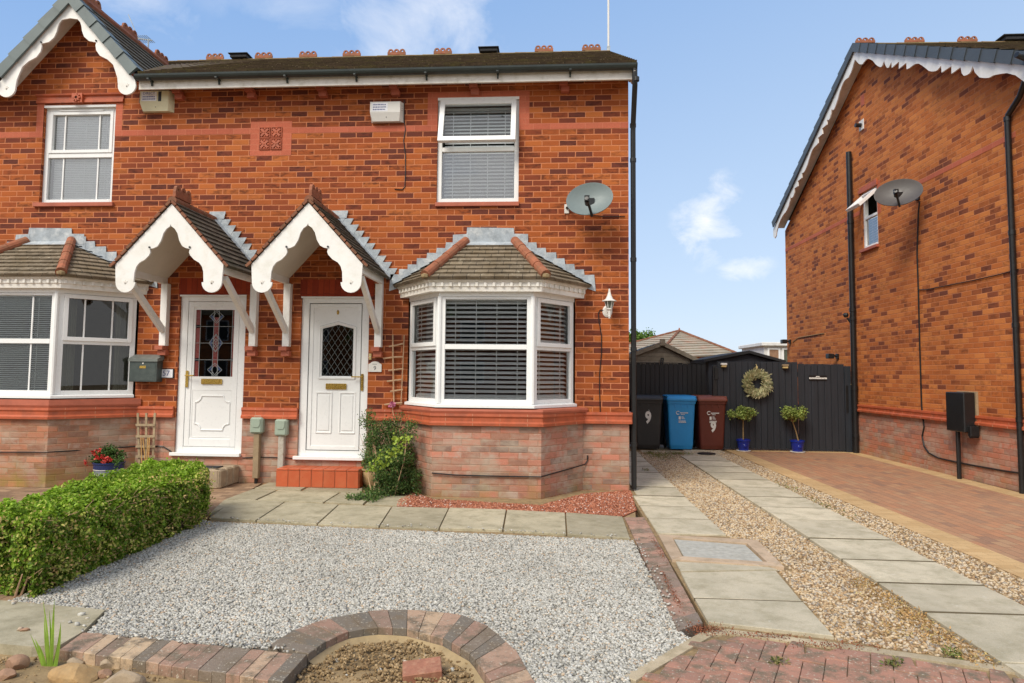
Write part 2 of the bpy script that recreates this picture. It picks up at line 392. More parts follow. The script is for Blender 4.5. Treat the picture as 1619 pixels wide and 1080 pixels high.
# ------------------------------------------------------------------ materials
OR = [(0, srgb(100, 52, 40)), (.08, srgb(110, 54, 38)), (.2, srgb(124, 60, 37)), (.36, srgb(138, 68, 38)), (.5, srgb(154, 79, 39)), (.8, srgb(165, 88, 42)), (1, srgb(176, 100, 50))]
MORT = srgb(190, 120, 82)
brick('brick_orange', OR, MORT, seed=1, dark_in=.75, joint=.0115)
brick('brick_neighbour', [(0, srgb(112, 64, 48)), (.12, srgb(134, 74, 46)), (.22, srgb(168, 96, 50)), (.45, srgb(184, 106, 54)), (1, srgb(199, 124, 66))], srgb(186, 120, 80), seed=5, dark_in=.5, voff=.0)
PL = [(0, srgb(134, 110, 99)), (.2, srgb(156, 116, 98)), (.6, srgb(174, 122, 102)), (1, srgb(196, 128, 106))]
brick('brick_plinth', PL, srgb(160, 112, 88), seed=9, dark_in=.25, wash=.8, algae=.45, voff=.0)
brick('brick_plinth_mossy', [(0, srgb(142, 104, 84)), (1, srgb(186, 124, 94))], srgb(156, 116, 88), seed=12, dark_in=.25, wash=.7, algae=.9, voff=.0)
brick('brick_plinth_neighbour', [(0, srgb(150, 110, 98)), (.4, srgb(172, 120, 100)), (1, srgb(190, 118, 92))], srgb(158, 108, 84), seed=15, dark_in=.25, wash=.65, algae=.3, voff=.0)
brick('brick_band', [(0, srgb(176, 94, 70)), (1, srgb(188, 104, 78))], srgb(196, 124, 96), seed=3, dark_in=.08, joint=.004, bump=.25)
brick('brick_soldier', [(0, srgb(134, 52, 34)), (1, srgb(158, 64, 38))], srgb(120, 50, 36), seed=4, dark_in=.2, joint=.006, bw=.225, bh=.075, vert=True, half=False, voff=0)
brick('block_paving_brown', [(0, srgb(128, 104, 84)), (.5, srgb(152, 124, 98)), (1, srgb(166, 138, 112))], srgb(118, 98, 78), seed=21, dark_in=.3, bw=.2, bh=.1, joint=.008, voff=0, bump=.4)
simple('terracotta', srgb(174, 86, 52), .55, .14, 7, dirt=srgb(128, 72, 52), dscale=5, damt=.7, isl=.1)
simple('terracotta_red', srgb(166, 90, 66), .6, .12, 6, isl=.08)
simple('terracotta_dark', srgb(148, 90, 64), .85, .2, 9, bump=.4, bscale=40, dirt=srgb(112, 94, 70), dscale=6, damt=.7)
simple('tile_step', srgb(184, 90, 56), .35, .06, 5, isl=.08, dirt=srgb(190, 120, 84), dscale=7, damt=.35)
simple('ridge_mossy', srgb(120, 98, 66), .9, .2, 6, bump=.3, dirt=srgb(140, 130, 72), dscale=5, damt=.6)
simple('grout', srgb(196, 150, 120), .9)
simple('upvc', (.80, .81, .80), .32, .02, 3, dirt=(.74, .74, .71), dscale=1.0, damt=.25)
simple('white_paint', (.80, .79, .76), .5, .03, 4, bump=.08, bscale=30, dirt=(.60, .59, .50), dscale=5, damt=.6)
simple('aged_white_paint', (.78, .75, .69), .6, .05, 5, bump=.15, bscale=40, dirt=(.42, .38, .28), dscale=6, damt=.6)
simple('cream_soffit', (.62, .58, .50), .75, .05, 3, bump=.1, bscale=90)
simple('black_gutter', srgb(44, 52, 50), .38, .15, 6)
simple('black_plastic', srgb(26, 27, 28), .4, .15, 5)
simple('grey_verge', srgb(92, 104, 104), .5, .08, 4, dirt=srgb(70, 78, 76), damt=.4)
simple('grey_verge_dark', srgb(70, 76, 80), .5, .08, 4)
simple('rubber_seal', srgb(60, 62, 62), .7)
simple('lead', srgb(156, 164, 170), .6, .2, 9, metal=.2, bump=.5, bscale=18, isl=.12, dirt=srgb(210, 212, 210), dscale=8, damt=.75)
simple('gold', srgb(196, 164, 84), .28, .1, 8, metal=.85)
simple('slat', (.88, .89, .88), .5, .02)
simple('room_dark', (.07, .07, .065), .9)  # near-black room lining; the unlit depth indoors is put into its colour
simple('curtain', srgb(150, 146, 130), .9, .1, 4)
simple('dish_grey', srgb(110, 122, 122), .5, .05, 3)
simple('dish_dark', srgb(78, 74, 72), .5, .08, 3)
simple('alarm_white', srgb(214, 212, 206), .5, .03)
simple('alarm_cream', srgb(212, 206, 172), .5, .03)
simple('label_blue', srgb(84, 92, 140), .6); simple('paper', (.75, .76, .8), .6); simple('ink', srgb(40, 44, 52), .6)
simple('meter_green', srgb(150, 164, 148), .55, .05, 5)
simple('timber_pale', srgb(150, 130, 102), .85, .15, 12, bump=.2, dirt=srgb(110, 92, 68)); simple('timber_white_flaked', srgb(176, 170, 158), .85, .1, 14, dirt=srgb(130, 108, 86), dscale=18, damt=.8)
simple('trellis_wood', srgb(158, 140, 112), .9, .18, 14, bump=.2); simple('cane', srgb(190, 150, 88), .7)
simple('bin_black', srgb(46, 46, 45), .5, .1, 4, dirt=srgb(70, 68, 62), damt=.3); simple('bin_blue', srgb(44, 146, 212), .42, .05, 4); simple('bin_brown', srgb(96, 42, 30), .45, .08, 4); simple('bin_brown_lid', srgb(124, 70, 56), .5, .08, 4)
simple('white_mark', (.78, .78, .74), .6, .02)
simple('pot_blue', srgb(22, 44, 140), .22, .12, 6); simple('pot_navy', srgb(32, 46, 92), .25, .1, 6); simple('pot_greyblue', srgb(112, 124, 136), .4, .15, 14, dirt=srgb(160, 158, 150), dscale=10)
simple('pot_buff', srgb(176, 148, 106), .7, .1, 8, bump=.2); simple('bark', srgb(146, 122, 84), .85, .15, 20, bump=.4)
simple('soil', srgb(140, 118, 84), .95, .25, 12, bump=.8, bscale=25, dirt=srgb(92, 70, 46), dscale=9)
simple('hedge_core_shade', srgb(60, 46, 34), .95, .25, 12, bump=.8, bscale=25)  # only for the hedge core: inner shade put into a dark colour
simple('felt_black', srgb(40, 40, 42), .8, .1); 
simple('weathered_board', srgb(156, 148, 130), .9, .18, 9, bump=.3, dirt=srgb(104, 96, 76), isl=.12)
simple('asphalt', (.06, .06, .06), .9, .1); simple('hip_tile', srgb(150, 140, 122), .9, .15, 3, isl=.1, dirt=srgb(170, 110, 84), dscale=2)
simple('render_white', (.7, .7, .68), .7)
def tile_mat(name, base, lichen, moss, w=.165):
    m, t, b = newmat(name); sx, sy, _ = t.sep(t.uv()); P = t.pos(); row = t.m('FLOOR', sy)
    u = t.m('ADD', t.m('DIVIDE', sx, w), t.m('MULTIPLY', t.m('MODULO', t.m('ABSOLUTE', row), 2.), .5)); col = t.m('FLOOR', u); fx = t.m('SUBTRACT', u, col)
    e = t.m('MULTIPLY', t.m('MINIMUM', fx, t.m('SUBTRACT', 1., fx)), w); mk = t.mr(e, .0015, .0045)
    r = t.white(t.comb(col, row, 2.2))[0]
    c = t.mix(1., base, t.ramp(r, [(0, (.78,)*3), (1, (1.2,)*3)]), 'MULTIPLY')
    c = t.mix(t.mr(t.noise(P, 7, 6, .7), .46, .66), c, tuple(q*.62 for q in base))
    c = t.mix(t.mr(t.noise(P, 22, 4, .7), .60, .68), c, lichen); c = t.mix(t.m('MULTIPLY', t.mr(t.noise(P, 3.2, 5, .7), .5, .62), .7), c, moss)
    c = t.mix(mk, (.02, .02, .018), c); c = t.mix(1., c, t.ramp(t.noise(P, 120, 2), [(.3, (.8,)*3), (.7, (1.18,)*3)]), 'MULTIPLY')
    t.put(b.inputs['Base Color'], c); b.inputs['Roughness'].default_value = .9; b.inputs['Specular IOR Level'].default_value = .25
    t.put(b.inputs['Normal'], t.bump(t.m('ADD', mk, t.noise(P, 60, 3)), .4, .006)); return m
tile_mat('tile_bay', srgb(128, 116, 98), srgb(176, 170, 150), srgb(112, 98, 76))
tile_mat('tile_canopy', srgb(98, 92, 82), srgb(138, 130, 112), srgb(78, 76, 62))
tile_mat('tile_main', srgb(84, 70, 54), srgb(138, 124, 96), srgb(92, 84, 48), .33)
def slab_mat(name, a, b_, lichen, joint_=0):
    m, t, b = newmat(name); P = t.pos(); r = t.isl()
    c = t.ramp(t.noise(P, 1.6, 6, .7), [(.3, a), (.7, b_)]); c = t.mix(1., c, t.ramp(r, [(0, (.82,)*3), (1, (1.14,)*3)]), 'MULTIPLY')
    c = t.mix(t.m('MULTIPLY', t.mr(t.noise(P, 5, 6, .75), .46, .66), .7), c, lichen); c = t.mix(t.m('MULTIPLY', t.mr(t.noise(P, 19, 5, .8), .60, .72), .5), c, tuple(q*.6 for q in lichen)); c = t.mix(t.m('MULTIPLY', t.mr(t.noise(P, 11, 5, .8), .60, .74), .5), c, srgb(206, 202, 190))
    c = t.mix(1., c, t.ramp(t.noise(P, 220, 2), [(.3, (.86,)*3), (.7, (1.12,)*3)]), 'MULTIPLY')
    c = t.mix(t.mr(t.voro(P, 26), .06, .03), c, tuple(q*.5 for q in a))
    t.put(b.inputs['Base Color'], c); b.inputs['Roughness'].default_value = .9
    t.put(b.inputs['Normal'], t.bump(t.m('ADD', t.noise(P, 180, 3), t.m('MULTIPLY', t.noise(P, 12, 4), 1.5)), .3, .005)); return m
slab_mat('slab_path', srgb(150, 142, 118), srgb(180, 170, 144), srgb(126, 119, 93))
slab_mat('slab_drive', srgb(172, 163, 140), srgb(200, 189, 164), srgb(146, 138, 112))
slab_mat('kerb', srgb(164, 150, 122), srgb(186, 170, 142), srgb(136, 122, 92))
slab_mat('cover_frame', srgb(170, 148, 124), srgb(186, 164, 138), srgb(140, 122, 98))
def pebble(name, stops, rough=.75):
    m, t, b = newmat(name); P = t.pos(); c = t.ramp(t.isl(), stops)
    c = t.mix(1., c, t.ramp(t.noise(P, 90, 3), [(.3, (.78,)*3), (.7, (1.18,)*3)]), 'MULTIPLY'); c = t.mix(1., c, t.ramp(t.noise(P, 1.2, 4), [(.3, (.88,)*3), (.7, (1.1,)*3)]), 'MULTIPLY')
    t.put(b.inputs['Base Color'], c); b.inputs['Roughness'].default_value = rough; return m
pebble('chippings', [(0, srgb(122, 119, 110)), (.2, srgb(156, 153, 143)), (.5, srgb(176, 173, 163)), (.9, srgb(196, 193, 183)), (.95, srgb(188, 170, 146)), (1, srgb(166, 142, 116))])
pebble('pebbles', [(0, srgb(122, 98, 72)), (.2, srgb(158, 128, 92)), (.4, srgb(180, 154, 116)), (.6, srgb(198, 178, 146)), (.8, srgb(192, 178, 156)), (.93, srgb(148, 138, 124)), (1, srgb(122, 110, 98))])
pebble('red_chips', [(0, srgb(112, 62, 42)), (.5, srgb(160, 94, 66)), (.93, srgb(186, 124, 94)), (1, srgb(220, 210, 200))])
pebble('soil_crumb', [(0, srgb(104, 82, 54)), (.6, srgb(138, 114, 78)), (1, srgb(166, 142, 106))], .95)
simple('joint_dirt', srgb(104, 94, 74), .95)
simple('gravel_base', srgb(132, 129, 121), .95, .2, 60, bump=1., bscale=90)
simple('pebble_base', srgb(150, 120, 88), .95, .25, 50, bump=1., bscale=80)
simple('red_base', srgb(120, 66, 46), .95, .25, 50, bump=1., bscale=80)
def edging(name, st):
    m, t, b = newmat(name); P = t.pos(); c = t.ramp(t.isl(), st)
    c = t.mix(t.mr(t.noise(P, 9, 5, .7), .45, .62), c, srgb(112, 98, 80)); c = t.mix(t.mr(t.noise(P, 60, 3, .7), .60, .68), c, srgb(178, 168, 150))
    t.put(b.inputs['Base Color'], c); b.inputs['Roughness'].default_value = .9; t.put(b.inputs['Normal'], t.bump(t.noise(P, 90, 4), .5, .006)); return m
edging('edging_brick', [(0, srgb(104, 98, 88)), (.25, srgb(122, 110, 96)), (.45, srgb(150, 118, 100)), (.8, srgb(166, 136, 114)), (1, srgb(192, 168, 134))])
edging('edging_pink', [(0, srgb(116, 106, 96)), (.4, srgb(142, 118, 102)), (.8, srgb(164, 124, 106)), (1, srgb(172, 138, 118))])
edging('paver_pink', [(0, srgb(154, 112, 92)), (.5, srgb(168, 122, 102)), (1, srgb(142, 108, 92))])
def block_red():
    # herringbone-like red block paving of the neighbour's drive with buff border handled by geometry
    m, t, b = newmat('block_paving_red'); P = t.pos(); sx, sy, _ = t.sep(P)
    v = t.m('DIVIDE', sx, .1); row = t.m('FLOOR', v); fy = t.m('SUBTRACT', v, row)
    u = t.m('ADD', t.m('DIVIDE', sy, .2), t.m('MULTIPLY', row, .5)); col = t.m('FLOOR', u); fx = t.m('SUBTRACT', u, col)
    e = t.m('MINIMUM', t.m('MULTIPLY', t.m('MINIMUM', fx, t.m('SUBTRACT', 1., fx)), .2), t.m('MULTIPLY', t.m('MINIMUM', fy, t.m('SUBTRACT', 1., fy)), .1))
    mk = t.mr(e, .002, .006); c = t.ramp(t.white(t.comb(col, row, 1))[0], [(0, srgb(136, 104, 84)), (.3, srgb(160, 116, 86)), (.7, srgb(172, 122, 88)), (1, srgb(164, 132, 100))])
    c = t.mix(t.mr(t.noise(P, 1.3, 5, .7), .42, .7), c, srgb(160, 124, 94)); c = t.mix(mk, srgb(128, 100, 76), c); c = t.mix(1., c, t.ramp(t.noise(P, 130, 2), [(.3, (.85,)*3), (.7, (1.12,)*3)]), 'MULTIPLY')
    t.put(b.inputs['Base Color'], c); b.inputs['Roughness'].default_value = .9; t.put(b.inputs['Normal'], t.bump(t.m('ADD', mk, t.noise(P, 120, 2)), .4, .004))
block_red()
brick('buff_border', [(0, srgb(182, 150, 106)), (1, srgb(194, 164, 120))], srgb(160, 132, 94), seed=31, dark_in=.1, bw=.2, bh=.1, joint=.005, bump=.3, voff=0)
def foliage(name, stops, trans=.25):
    m, t, b = newmat(name); P = t.pos(); c = t.ramp(t.isl(), stops)
    c = t.mix(1., c, t.ramp(t.noise(P, 5, 4, .7), [(.3, (.62,)*3), (.7, (1.35,)*3)]), 'MULTIPLY')
    t.put(b.inputs['Base Color'], c); b.inputs['Roughness'].default_value = .5; b.inputs['Specular IOR Level'].default_value = .3
    tr = t.new('ShaderNodeBsdfTranslucent'); t.put(tr.inputs['Color'], c); mx = t.new('ShaderNodeMixShader'); mx.inputs[0].default_value = trans
    t.l.new(b.outputs[0], mx.inputs[1]); t.l.new(tr.outputs[0], mx.inputs[2]); t.l.new(mx.outputs[0], t.n['Material Output'].inputs[0]); return m
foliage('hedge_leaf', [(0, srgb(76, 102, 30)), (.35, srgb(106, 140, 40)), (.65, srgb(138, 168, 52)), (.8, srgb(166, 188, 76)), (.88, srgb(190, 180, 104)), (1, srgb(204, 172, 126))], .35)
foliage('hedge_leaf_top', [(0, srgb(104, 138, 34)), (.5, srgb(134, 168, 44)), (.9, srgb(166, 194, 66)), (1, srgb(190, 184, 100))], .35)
foliage('hedge_tan', [(0, srgb(150, 160, 60)), (.5, srgb(182, 184, 92)), (1, srgb(200, 158, 116))], .2)
foliage('shrub_leaf', [(0, srgb(48, 72, 34)), (.5, srgb(76, 104, 48)), (.85, srgb(104, 134, 66)), (1, srgb(126, 108, 70))])
foliage('lime_leaf', [(0, srgb(122, 146, 48)), (1, srgb(168, 188, 76))], .35)
foliage('pot_tree_leaf', [(0, srgb(110, 130, 66)), (.5, srgb(150, 172, 88)), (1, srgb(196, 206, 120))], .3)
foliage('flower_leaf', [(0, srgb(48, 78, 36)), (1, srgb(96, 128, 62))]); foliage('red_petal', [(0, srgb(150, 24, 26)), (1, srgb(206, 70, 60))]); foliage('pink_petal', [(0, srgb(206, 110, 150)), (1, srgb(224, 150, 180))])
foliage('wreath_leaf', [(0, srgb(130, 138, 96)), (.5, srgb(172, 172, 128)), (1, srgb(212, 200, 160))], .15); foliage('iris_leaf', [(0, srgb(120, 156, 52)), (1, srgb(158, 190, 78))], .4)
foliage('tree_leaf', [(0, srgb(66, 98, 34)), (1, srgb(120, 150, 62))]); foliage('dry_moss', [(0, srgb(150, 116, 70)), (.6, srgb(184, 148, 96)), (1, srgb(176, 160, 104))], .1)
foliage('weed_leaf', [(0, srgb(92, 104, 50)), (.6, srgb(124, 132, 70)), (1, srgb(156, 130, 88))], .2); foliage('dead_leaf', [(0, srgb(110, 62, 40)), (1, srgb(160, 100, 70))], .1)
simple('verge_brown', srgb(128, 82, 60), .9, .25, 16, bump=.4, isl=.15, dirt=srgb(96, 88, 62), dscale=14, damt=.7)
simple('twig', srgb(184, 150, 118), .9, .15, 20); simple('rock_ochre', srgb(168, 136, 92), .85, .2, 9, bump=.6, bscale=22, dirt=srgb(150, 136, 104), dscale=12); simple('rock_grey', srgb(158, 140, 116), .9, .15, 9, bump=.6, bscale=25, dirt=srgb(120, 104, 84), dscale=10)
simple('rock_orange', srgb(146, 114, 90), .85, .2, 9, bump=.5, bscale=25); simple('loose_brick', srgb(150, 100, 78), .8, .15, 14, bump=.4, dirt=srgb(190, 150, 120), dscale=22, damt=.5)
simple('cast_metal', srgb(168, 166, 156), .8, .15, 20, bump=.8, bscale=60, dirt=srgb(128, 122, 104), dscale=12)
simple('mortar_haunch', srgb(154, 134, 100), .95, .12, 9, bump=.6, bscale=30)
simple('mailbox_metal', srgb(72, 82, 80), .45, .12, 14, metal=.3, dirt=srgb(104, 112, 106), dscale=12); simple('mailbox_lid', srgb(110, 116, 112), .5, .12, 14)
simple('light_cream', srgb(196, 176, 120), .5); simple('glass_solid', srgb(90, 96, 84), .15)
def gate_mat(name, col, w=.1, axis='u', fade=.12):
    m, t, b = newmat(name); sx, sy, _ = t.sep(t.uv()); P = t.pos()
    u = t.m('DIVIDE', sx, w); r = t.white(t.comb(t.m('FLOOR', u), 1, 1))[0]
    c = t.mix(1., col, t.ramp(r, [(0, (1-fade,)*3), (1, (1+fade,)*3)]), 'MULTIPLY')
    c = t.mix(1., c, t.ramp(t.noise(t.vm('MULTIPLY', P, (20., 20., 1.5)), 1., 4), [(.3, (.8,)*3), (.7, (1.2,)*3)]), 'MULTIPLY')
    t.put(b.inputs['Base Color'], c); b.inputs['Roughness'].default_value = .6
    t.put(b.inputs['Normal'], t.bump(t.noise(t.vm('MULTIPLY', P, (30., 30., 3.)), 2., 4), .3, .004))
gate_mat('gate_grey', srgb(35, 40, 47)); gate_mat('fence_dark', srgb(29, 29, 30), .1, fade=.25); gate_mat('shed_black', srgb(44, 47, 54), .1)
def glass(name, tint=(.86, .92, .9), refl=.06, mul=1.9, rough=.0):
    m, t, b = newmat(name); fr = t.new('ShaderNodeFresnel'); fr.inputs['IOR'].default_value = 1.5
    g = t.new('ShaderNodeBsdfGlossy'); g.inputs['Roughness'].default_value = rough; g.inputs['Color'].default_value = (1, 1, 1, 1)
    P = t.pos(); t.put(g.inputs['Normal'], t.bump(t.noise(P, 1.6, 2), .006, .02))
    tr = t.new('ShaderNodeBsdfTransparent'); tr.inputs['Color'].default_value = (*tint, 1); mx = t.new('ShaderNodeMixShader')
    t.put(mx.inputs[0], t.m('ADD', t.m('MULTIPLY', fr.outputs[0], mul), refl)); t.l.new(tr.outputs[0], mx.inputs[1]); t.l.new(g.outputs[0], mx.inputs[2]); t.l.new(mx.outputs[0], t.n['Material Output'].inputs[0])
glass('glass', (.97, .99, .98), refl=.03, mul=1.2); glass('glass_upper', (.95, .98, .97), .16, 1.6); glass('glass_dark', (.75, .8, .78), .015, 1.0); glass('glass_sash', (.70, .75, .76), .05, 1.3)
def solid_col(name, c, r=.3): simple(name, c, r, .05)
solid_col('glass_red', srgb(120, 50, 44)); solid_col('glass_blue', srgb(44, 66, 110)); solid_col('lead_came', srgb(150, 156, 156), .5); solid_col('lead_came_dark', srgb(84, 90, 88), .5)
# ------------------------------------------------------------------ shared builders
def sweep(mb, path, prof, caps=True, M=None):
    """path: 2-D points left->right seen from outside; prof: (out, z) loop; mitred"""
    n = len(path); k = len(prof); V = []; fs = []
    for i, p in enumerate(path):
        d0 = Vector((path[i][0]-path[i-1][0], path[i][1]-path[i-1][1])).normalized() if i > 0 else None
        d1 = Vector((path[i+1][0]-path[i][0], path[i+1][1]-path[i][1])).normalized() if i < n-1 else None
        if d0 is None: d0 = d1
        if d1 is None: d1 = d0
        n0 = Vector((d0.y, -d0.x)); n1 = Vector((d1.y, -d1.x)); mm = (n0+n1).normalized(); mm = mm/max(.3, mm.dot(n0))
        if i == 0 or i == n-1:
            # end against the wall plane: keep the profile in the plane y = const
            if abs(d0.y) > .01 and caps == 'wall': mm = Vector((1 if mm.x > 0 else -1, 0))/max(.3, abs(n0.x))
        for o, z in prof: V.append((p[0]+mm.x*o, p[1]+mm.y*o, z))
    for i in range(n-1):
        for j in range(k): a = i*k+j; b = i*k+(j+1) % k; fs.append((a, a+k, b+k, b))
    fs += [tuple(range(k)), tuple((n-1)*k+j for j in range(k))[::-1]]
    if M: V = [M @ Vector(v) for v in V]
    mb.add(V, fs)
def frameM(A, B, z=0.):
    A, B = Vector((*A, 0)), Vector((*B, 0)); x = (B-A).normalized(); y = Vector((0, 0, 1)).cross(x)
    return Matrix(((x.x, y.x, 0, A.x), (x.y, y.y, 0, A.y), (0, 0, 1, z), (0, 0, 0, 1))), (B-A).length
def ring(mb, x0, x1, z0, z1, w, y0, y1, wb=None, wt=None, M=None):
    """rectangular frame of four bars butted together"""
    wb = wb or w; wt = wt or w
    for a in ((x0, x0+w, z0, z1), (x1-w, x1, z0, z1), (x0+w, x1-w, z0, z0+wb), (x0+w, x1-w, z1-wt, z1)): mb.bbox(a[0], a[1], y0, y1, a[2], a[3], .003, M)
def coursed(mb, bl, br, tl, tr, n, th=.018, seg=1, jit=0.):
    """tiled slope: n stepped courses between eave (bl,br) and top (tl,tr)"""
    bl, br, tl, tr = map(Vector, (bl, br, tl, tr)); nn = (br-bl).cross(tl-bl).normalized()
    if nn.length < .5: nn = (br-bl).cross(tr-br).normalized()
    if nn.z < 0: nn = -nn
    L = (br-bl).normalized()
    for k in range(n):
        a, b = k/n, (k+1)/n; A = bl.lerp(tl, a); B = br.lerp(tr, a); D = bl.lerp(tl, b); E = br.lerp(tr, b); up = nn*th
        u = lambda p: (p-bl).dot(L)
        m = max(1, int((B-A).length/.165)) if jit else 1
        for i in range(m):
            f0, f1 = i/m, (i+1)/m; j = nn*(rnd.uniform(-jit, jit) if jit else 0); A1, B1 = A.lerp(B, f0)+up+j, A.lerp(B, f1)+up+j; D1, E1 = D.lerp(E, f0)+nn*.003, D.lerp(E, f1)+nn*.003
            mb.quad(A1, B1, E1, D1, [(u(A1), k+.05), (u(B1), k+.05), (u(E1), k+.95), (u(D1), k+.95)])
            mb.quad(A.lerp(B, f0)-nn*.002, A.lerp(B, f1)-nn*.002, B1, A1, [(u(A1), k+.4), (u(B1), k+.4), (u(B1), k+.45), (u(A1), k+.45)])
    # underside so it is a solid sheet
    mb.quad(bl-nn*.02, tl-nn*.02, tr-nn*.02, br-nn*.02); mb.quad(bl-nn*.02, br-nn*.02, br, bl)
def blind(mb, x0, x1, z0, z1, y, pitch=.05, w=.045, tilt=20, M=None, cords=2):
    z = z1; c, s_ = math.cos(rad(tilt))*w/2, math.sin(rad(tilt))*w/2; th = .0025
    mb.box(x0, x1, y-.015, y+.02, z1-.03, z1, M); z = z1-.05
    while z > z0+.03:
        P = [(x0, y-c, z-s_-th), (x1, y-c, z-s_-th), (x1, y+c, z+s_-th), (x0, y+c, z+s_-th), (x0, y-c, z-s_+th), (x1, y-c, z-s_+th), (x1, y+c, z+s_+th), (x0, y+c, z+s_+th)]
        if M: P = [M @ Vector(p) for p in P]
        mb.add(P, [(0, 3, 2, 1), (4, 5, 6, 7), (0, 1, 5, 4), (1, 2, 6, 5), (2, 3, 7, 6), (3, 0, 4, 7)]); z -= pitch
    mb.box(x0, x1, y-.02, y+.02, z0, z0+.03, M)
    for k in range(cords):
        xx = x0+(x1-x0)*(k+.5)/cords if cords > 2 else x0+(x1-x0)*(.2+.6*k/max(1, cords-1))
        mb.box(xx-.004, xx+.004, y-c-.003, y-c, z0, z1, M)
def room(mb, x0, x1, z0, z1, y0, y1, M=None):
    P = [(x0, y0, z0), (x1, y0, z0), (x1, y1, z0), (x0, y1, z0), (x0, y0, z1), (x1, y0, z1), (x1, y1, z1), (x0, y1, z1)]
    if M: P = [M @ Vector(p) for p in P]
    mb.add(P, [(0, 1, 2, 3), (4, 7, 6, 5), (3, 2, 6, 7), (0, 3, 7, 4), (1, 5, 6, 2)])
def crest(mb, M, w=.38, h=.125, th=.03):
    """ornamental ridge crest: three scallops, three holes"""
    out = [(-w/2, 0), (w/2, 0), (w/2, h*.45)]
    for k in (1, 0, -1):
        cx = k*w*.32; r = w*.155
        out += [(cx+r*math.cos(a), h-r+r*math.sin(a)) for a in [rad(q) for q in (-5, 25, 55, 90, 125, 155, 185)]]
    out += [(-w/2, h*.45)]
    holes = [[(k*w*.32+.021*math.cos(2*math.pi*i/10), h*.62+.021*math.sin(2*math.pi*i/10)) for i in range(10)] for k in (-1, 0, 1)]
    o = M @ Vector((0, th/2, 0)); ux = (M.to_3x3() @ Vector((1, 0, 0))); uy = (M.to_3x3() @ Vector((0, 0, 1)))
    mb.plate(out, holes, o, ux, uy, th)
def halfround(mb, a, b, r, nseg=5, n=10, over=.006):
    """run of overlapping half-round ridge or hip tiles"""
    a, b = Vector(a), Vector(b)
    for k in range(nseg):
        p, q = a.lerp(b, k/nseg), a.lerp(b, (k+1.04)/nseg); mb.tube([p, p.lerp(q, .15), q], [r+over, r+over*.6, r-over*.3], n)
def mirror_outline(half):
    return half + [(-x, z) for x, z in reversed(half) if abs(x) > 1e-6]
# ================================================================== LEFT PAIR OF HOUSES
house = thing('semi_detached_house', 'pair of orange brick semis with twin white gabled porches and a bay at each side', 'house', (-4.64, 4, 0))
HL = (-8.00, -6.96, 3.72, 5.09); HR = (-2.50, -1.42, 3.68, 5.09); D1 = (-5.93, -5.02, .34, 2.46); D9 = (-4.27, -3.36, .32, 2.44)
B9 = (-2.84, -.68, .9, 2.42); B1 = (-9.00, -6.50, .9, 2.44)
SB, ST = .835, .975           # string course bottom / top
XL = -12.6
w = MB(); w.wall(XL, 0, SB, 5.30, [HL, HR, D1, D9, B9, B1], 0, .11)
GX, GZ, GS = -7.46, 6.48, 1.12
zz = 5.30; hw = (GZ-zz)/GS; w.add([(GX-hw, 0, zz), (GX+hw, 0, zz), (GX, 0, GZ)], [(0, 1, 2)])
# side, back walls and gables
RZ, RY = 7.66, 4.1
w.add([(0, 0, SB), (0, 8.2, SB), (0, 8.2, 5.30), (0, RY, RZ-.12), (0, 0, 5.30)], [(0, 1, 2, 3, 4)])
w.add([(XL, 0, SB), (XL, 8.2, SB), (XL, 8.2, 5.30), (XL, RY, RZ-.12), (XL, 0, 5.30)], [(4, 3, 2, 1, 0)])
w.quad((0, 8.2, 0), (XL, 8.2, 0), (XL, 8.2, 5.30), (0, 8.2, 5.30))
w.build('wall', 'brick_orange', house)
pl = MB(); pl.wall(XL, 0, -.15, SB, [D1, D9], 0, .11); pl.quad((0, 0, -.15), (0, 8.2, -.15), (0, 8.2, SB), (0, 0, SB)); pl.quad((XL, 8.2, -.15), (XL, 0, -.15), (XL, 0, SB), (XL, 8.2, SB))
pl.build('plinth', 'brick_plinth', house)
# soldier courses above the doors, terracotta brick surrounds and bands (3 mm proud)
for d in (D1, D9): so_ = MB(); so_.box(d[0]-.02, d[1]+.06, -.003, .02, d[3]+.002, d[3]+.225); so_.build('soldier_course', 'brick_soldier', house)
bd = MB(); e = .0035
bz = 4.642
for a, b in ((XL, HL[0]-.10), (HL[1]+.10, -5.045), (-4.475, HR[0]-.135), (HR[1]+.135, 0)): bd.box(a, b, -e, .01, bz, bz+.082)
for a, b, c, d in ((HR[0]-.135, HR[0], 4.64, 5.17), (HR[1], HR[1]+.135, 4.64, 5.17), (HR[0], HR[1], 5.09, 5.17), (HL[0]-.10, HL[0], 4.64, 5.11), (HL[1], HL[1]+.10, 4.64, 5.11)): bd.box(a, b, -e, .01, c, d)
for a, b, c, d in ((-5.045, -4.475, 4.735, 4.81), (-5.045, -4.475, 4.34, 4.415), (-5.045, -4.925, 4.415, 4.735), (-4.60, -4.475, 4.415, 4.735)): bd.box(a, b, -e, .01, c, d)
bd.build('brick_band', 'brick_band', house)
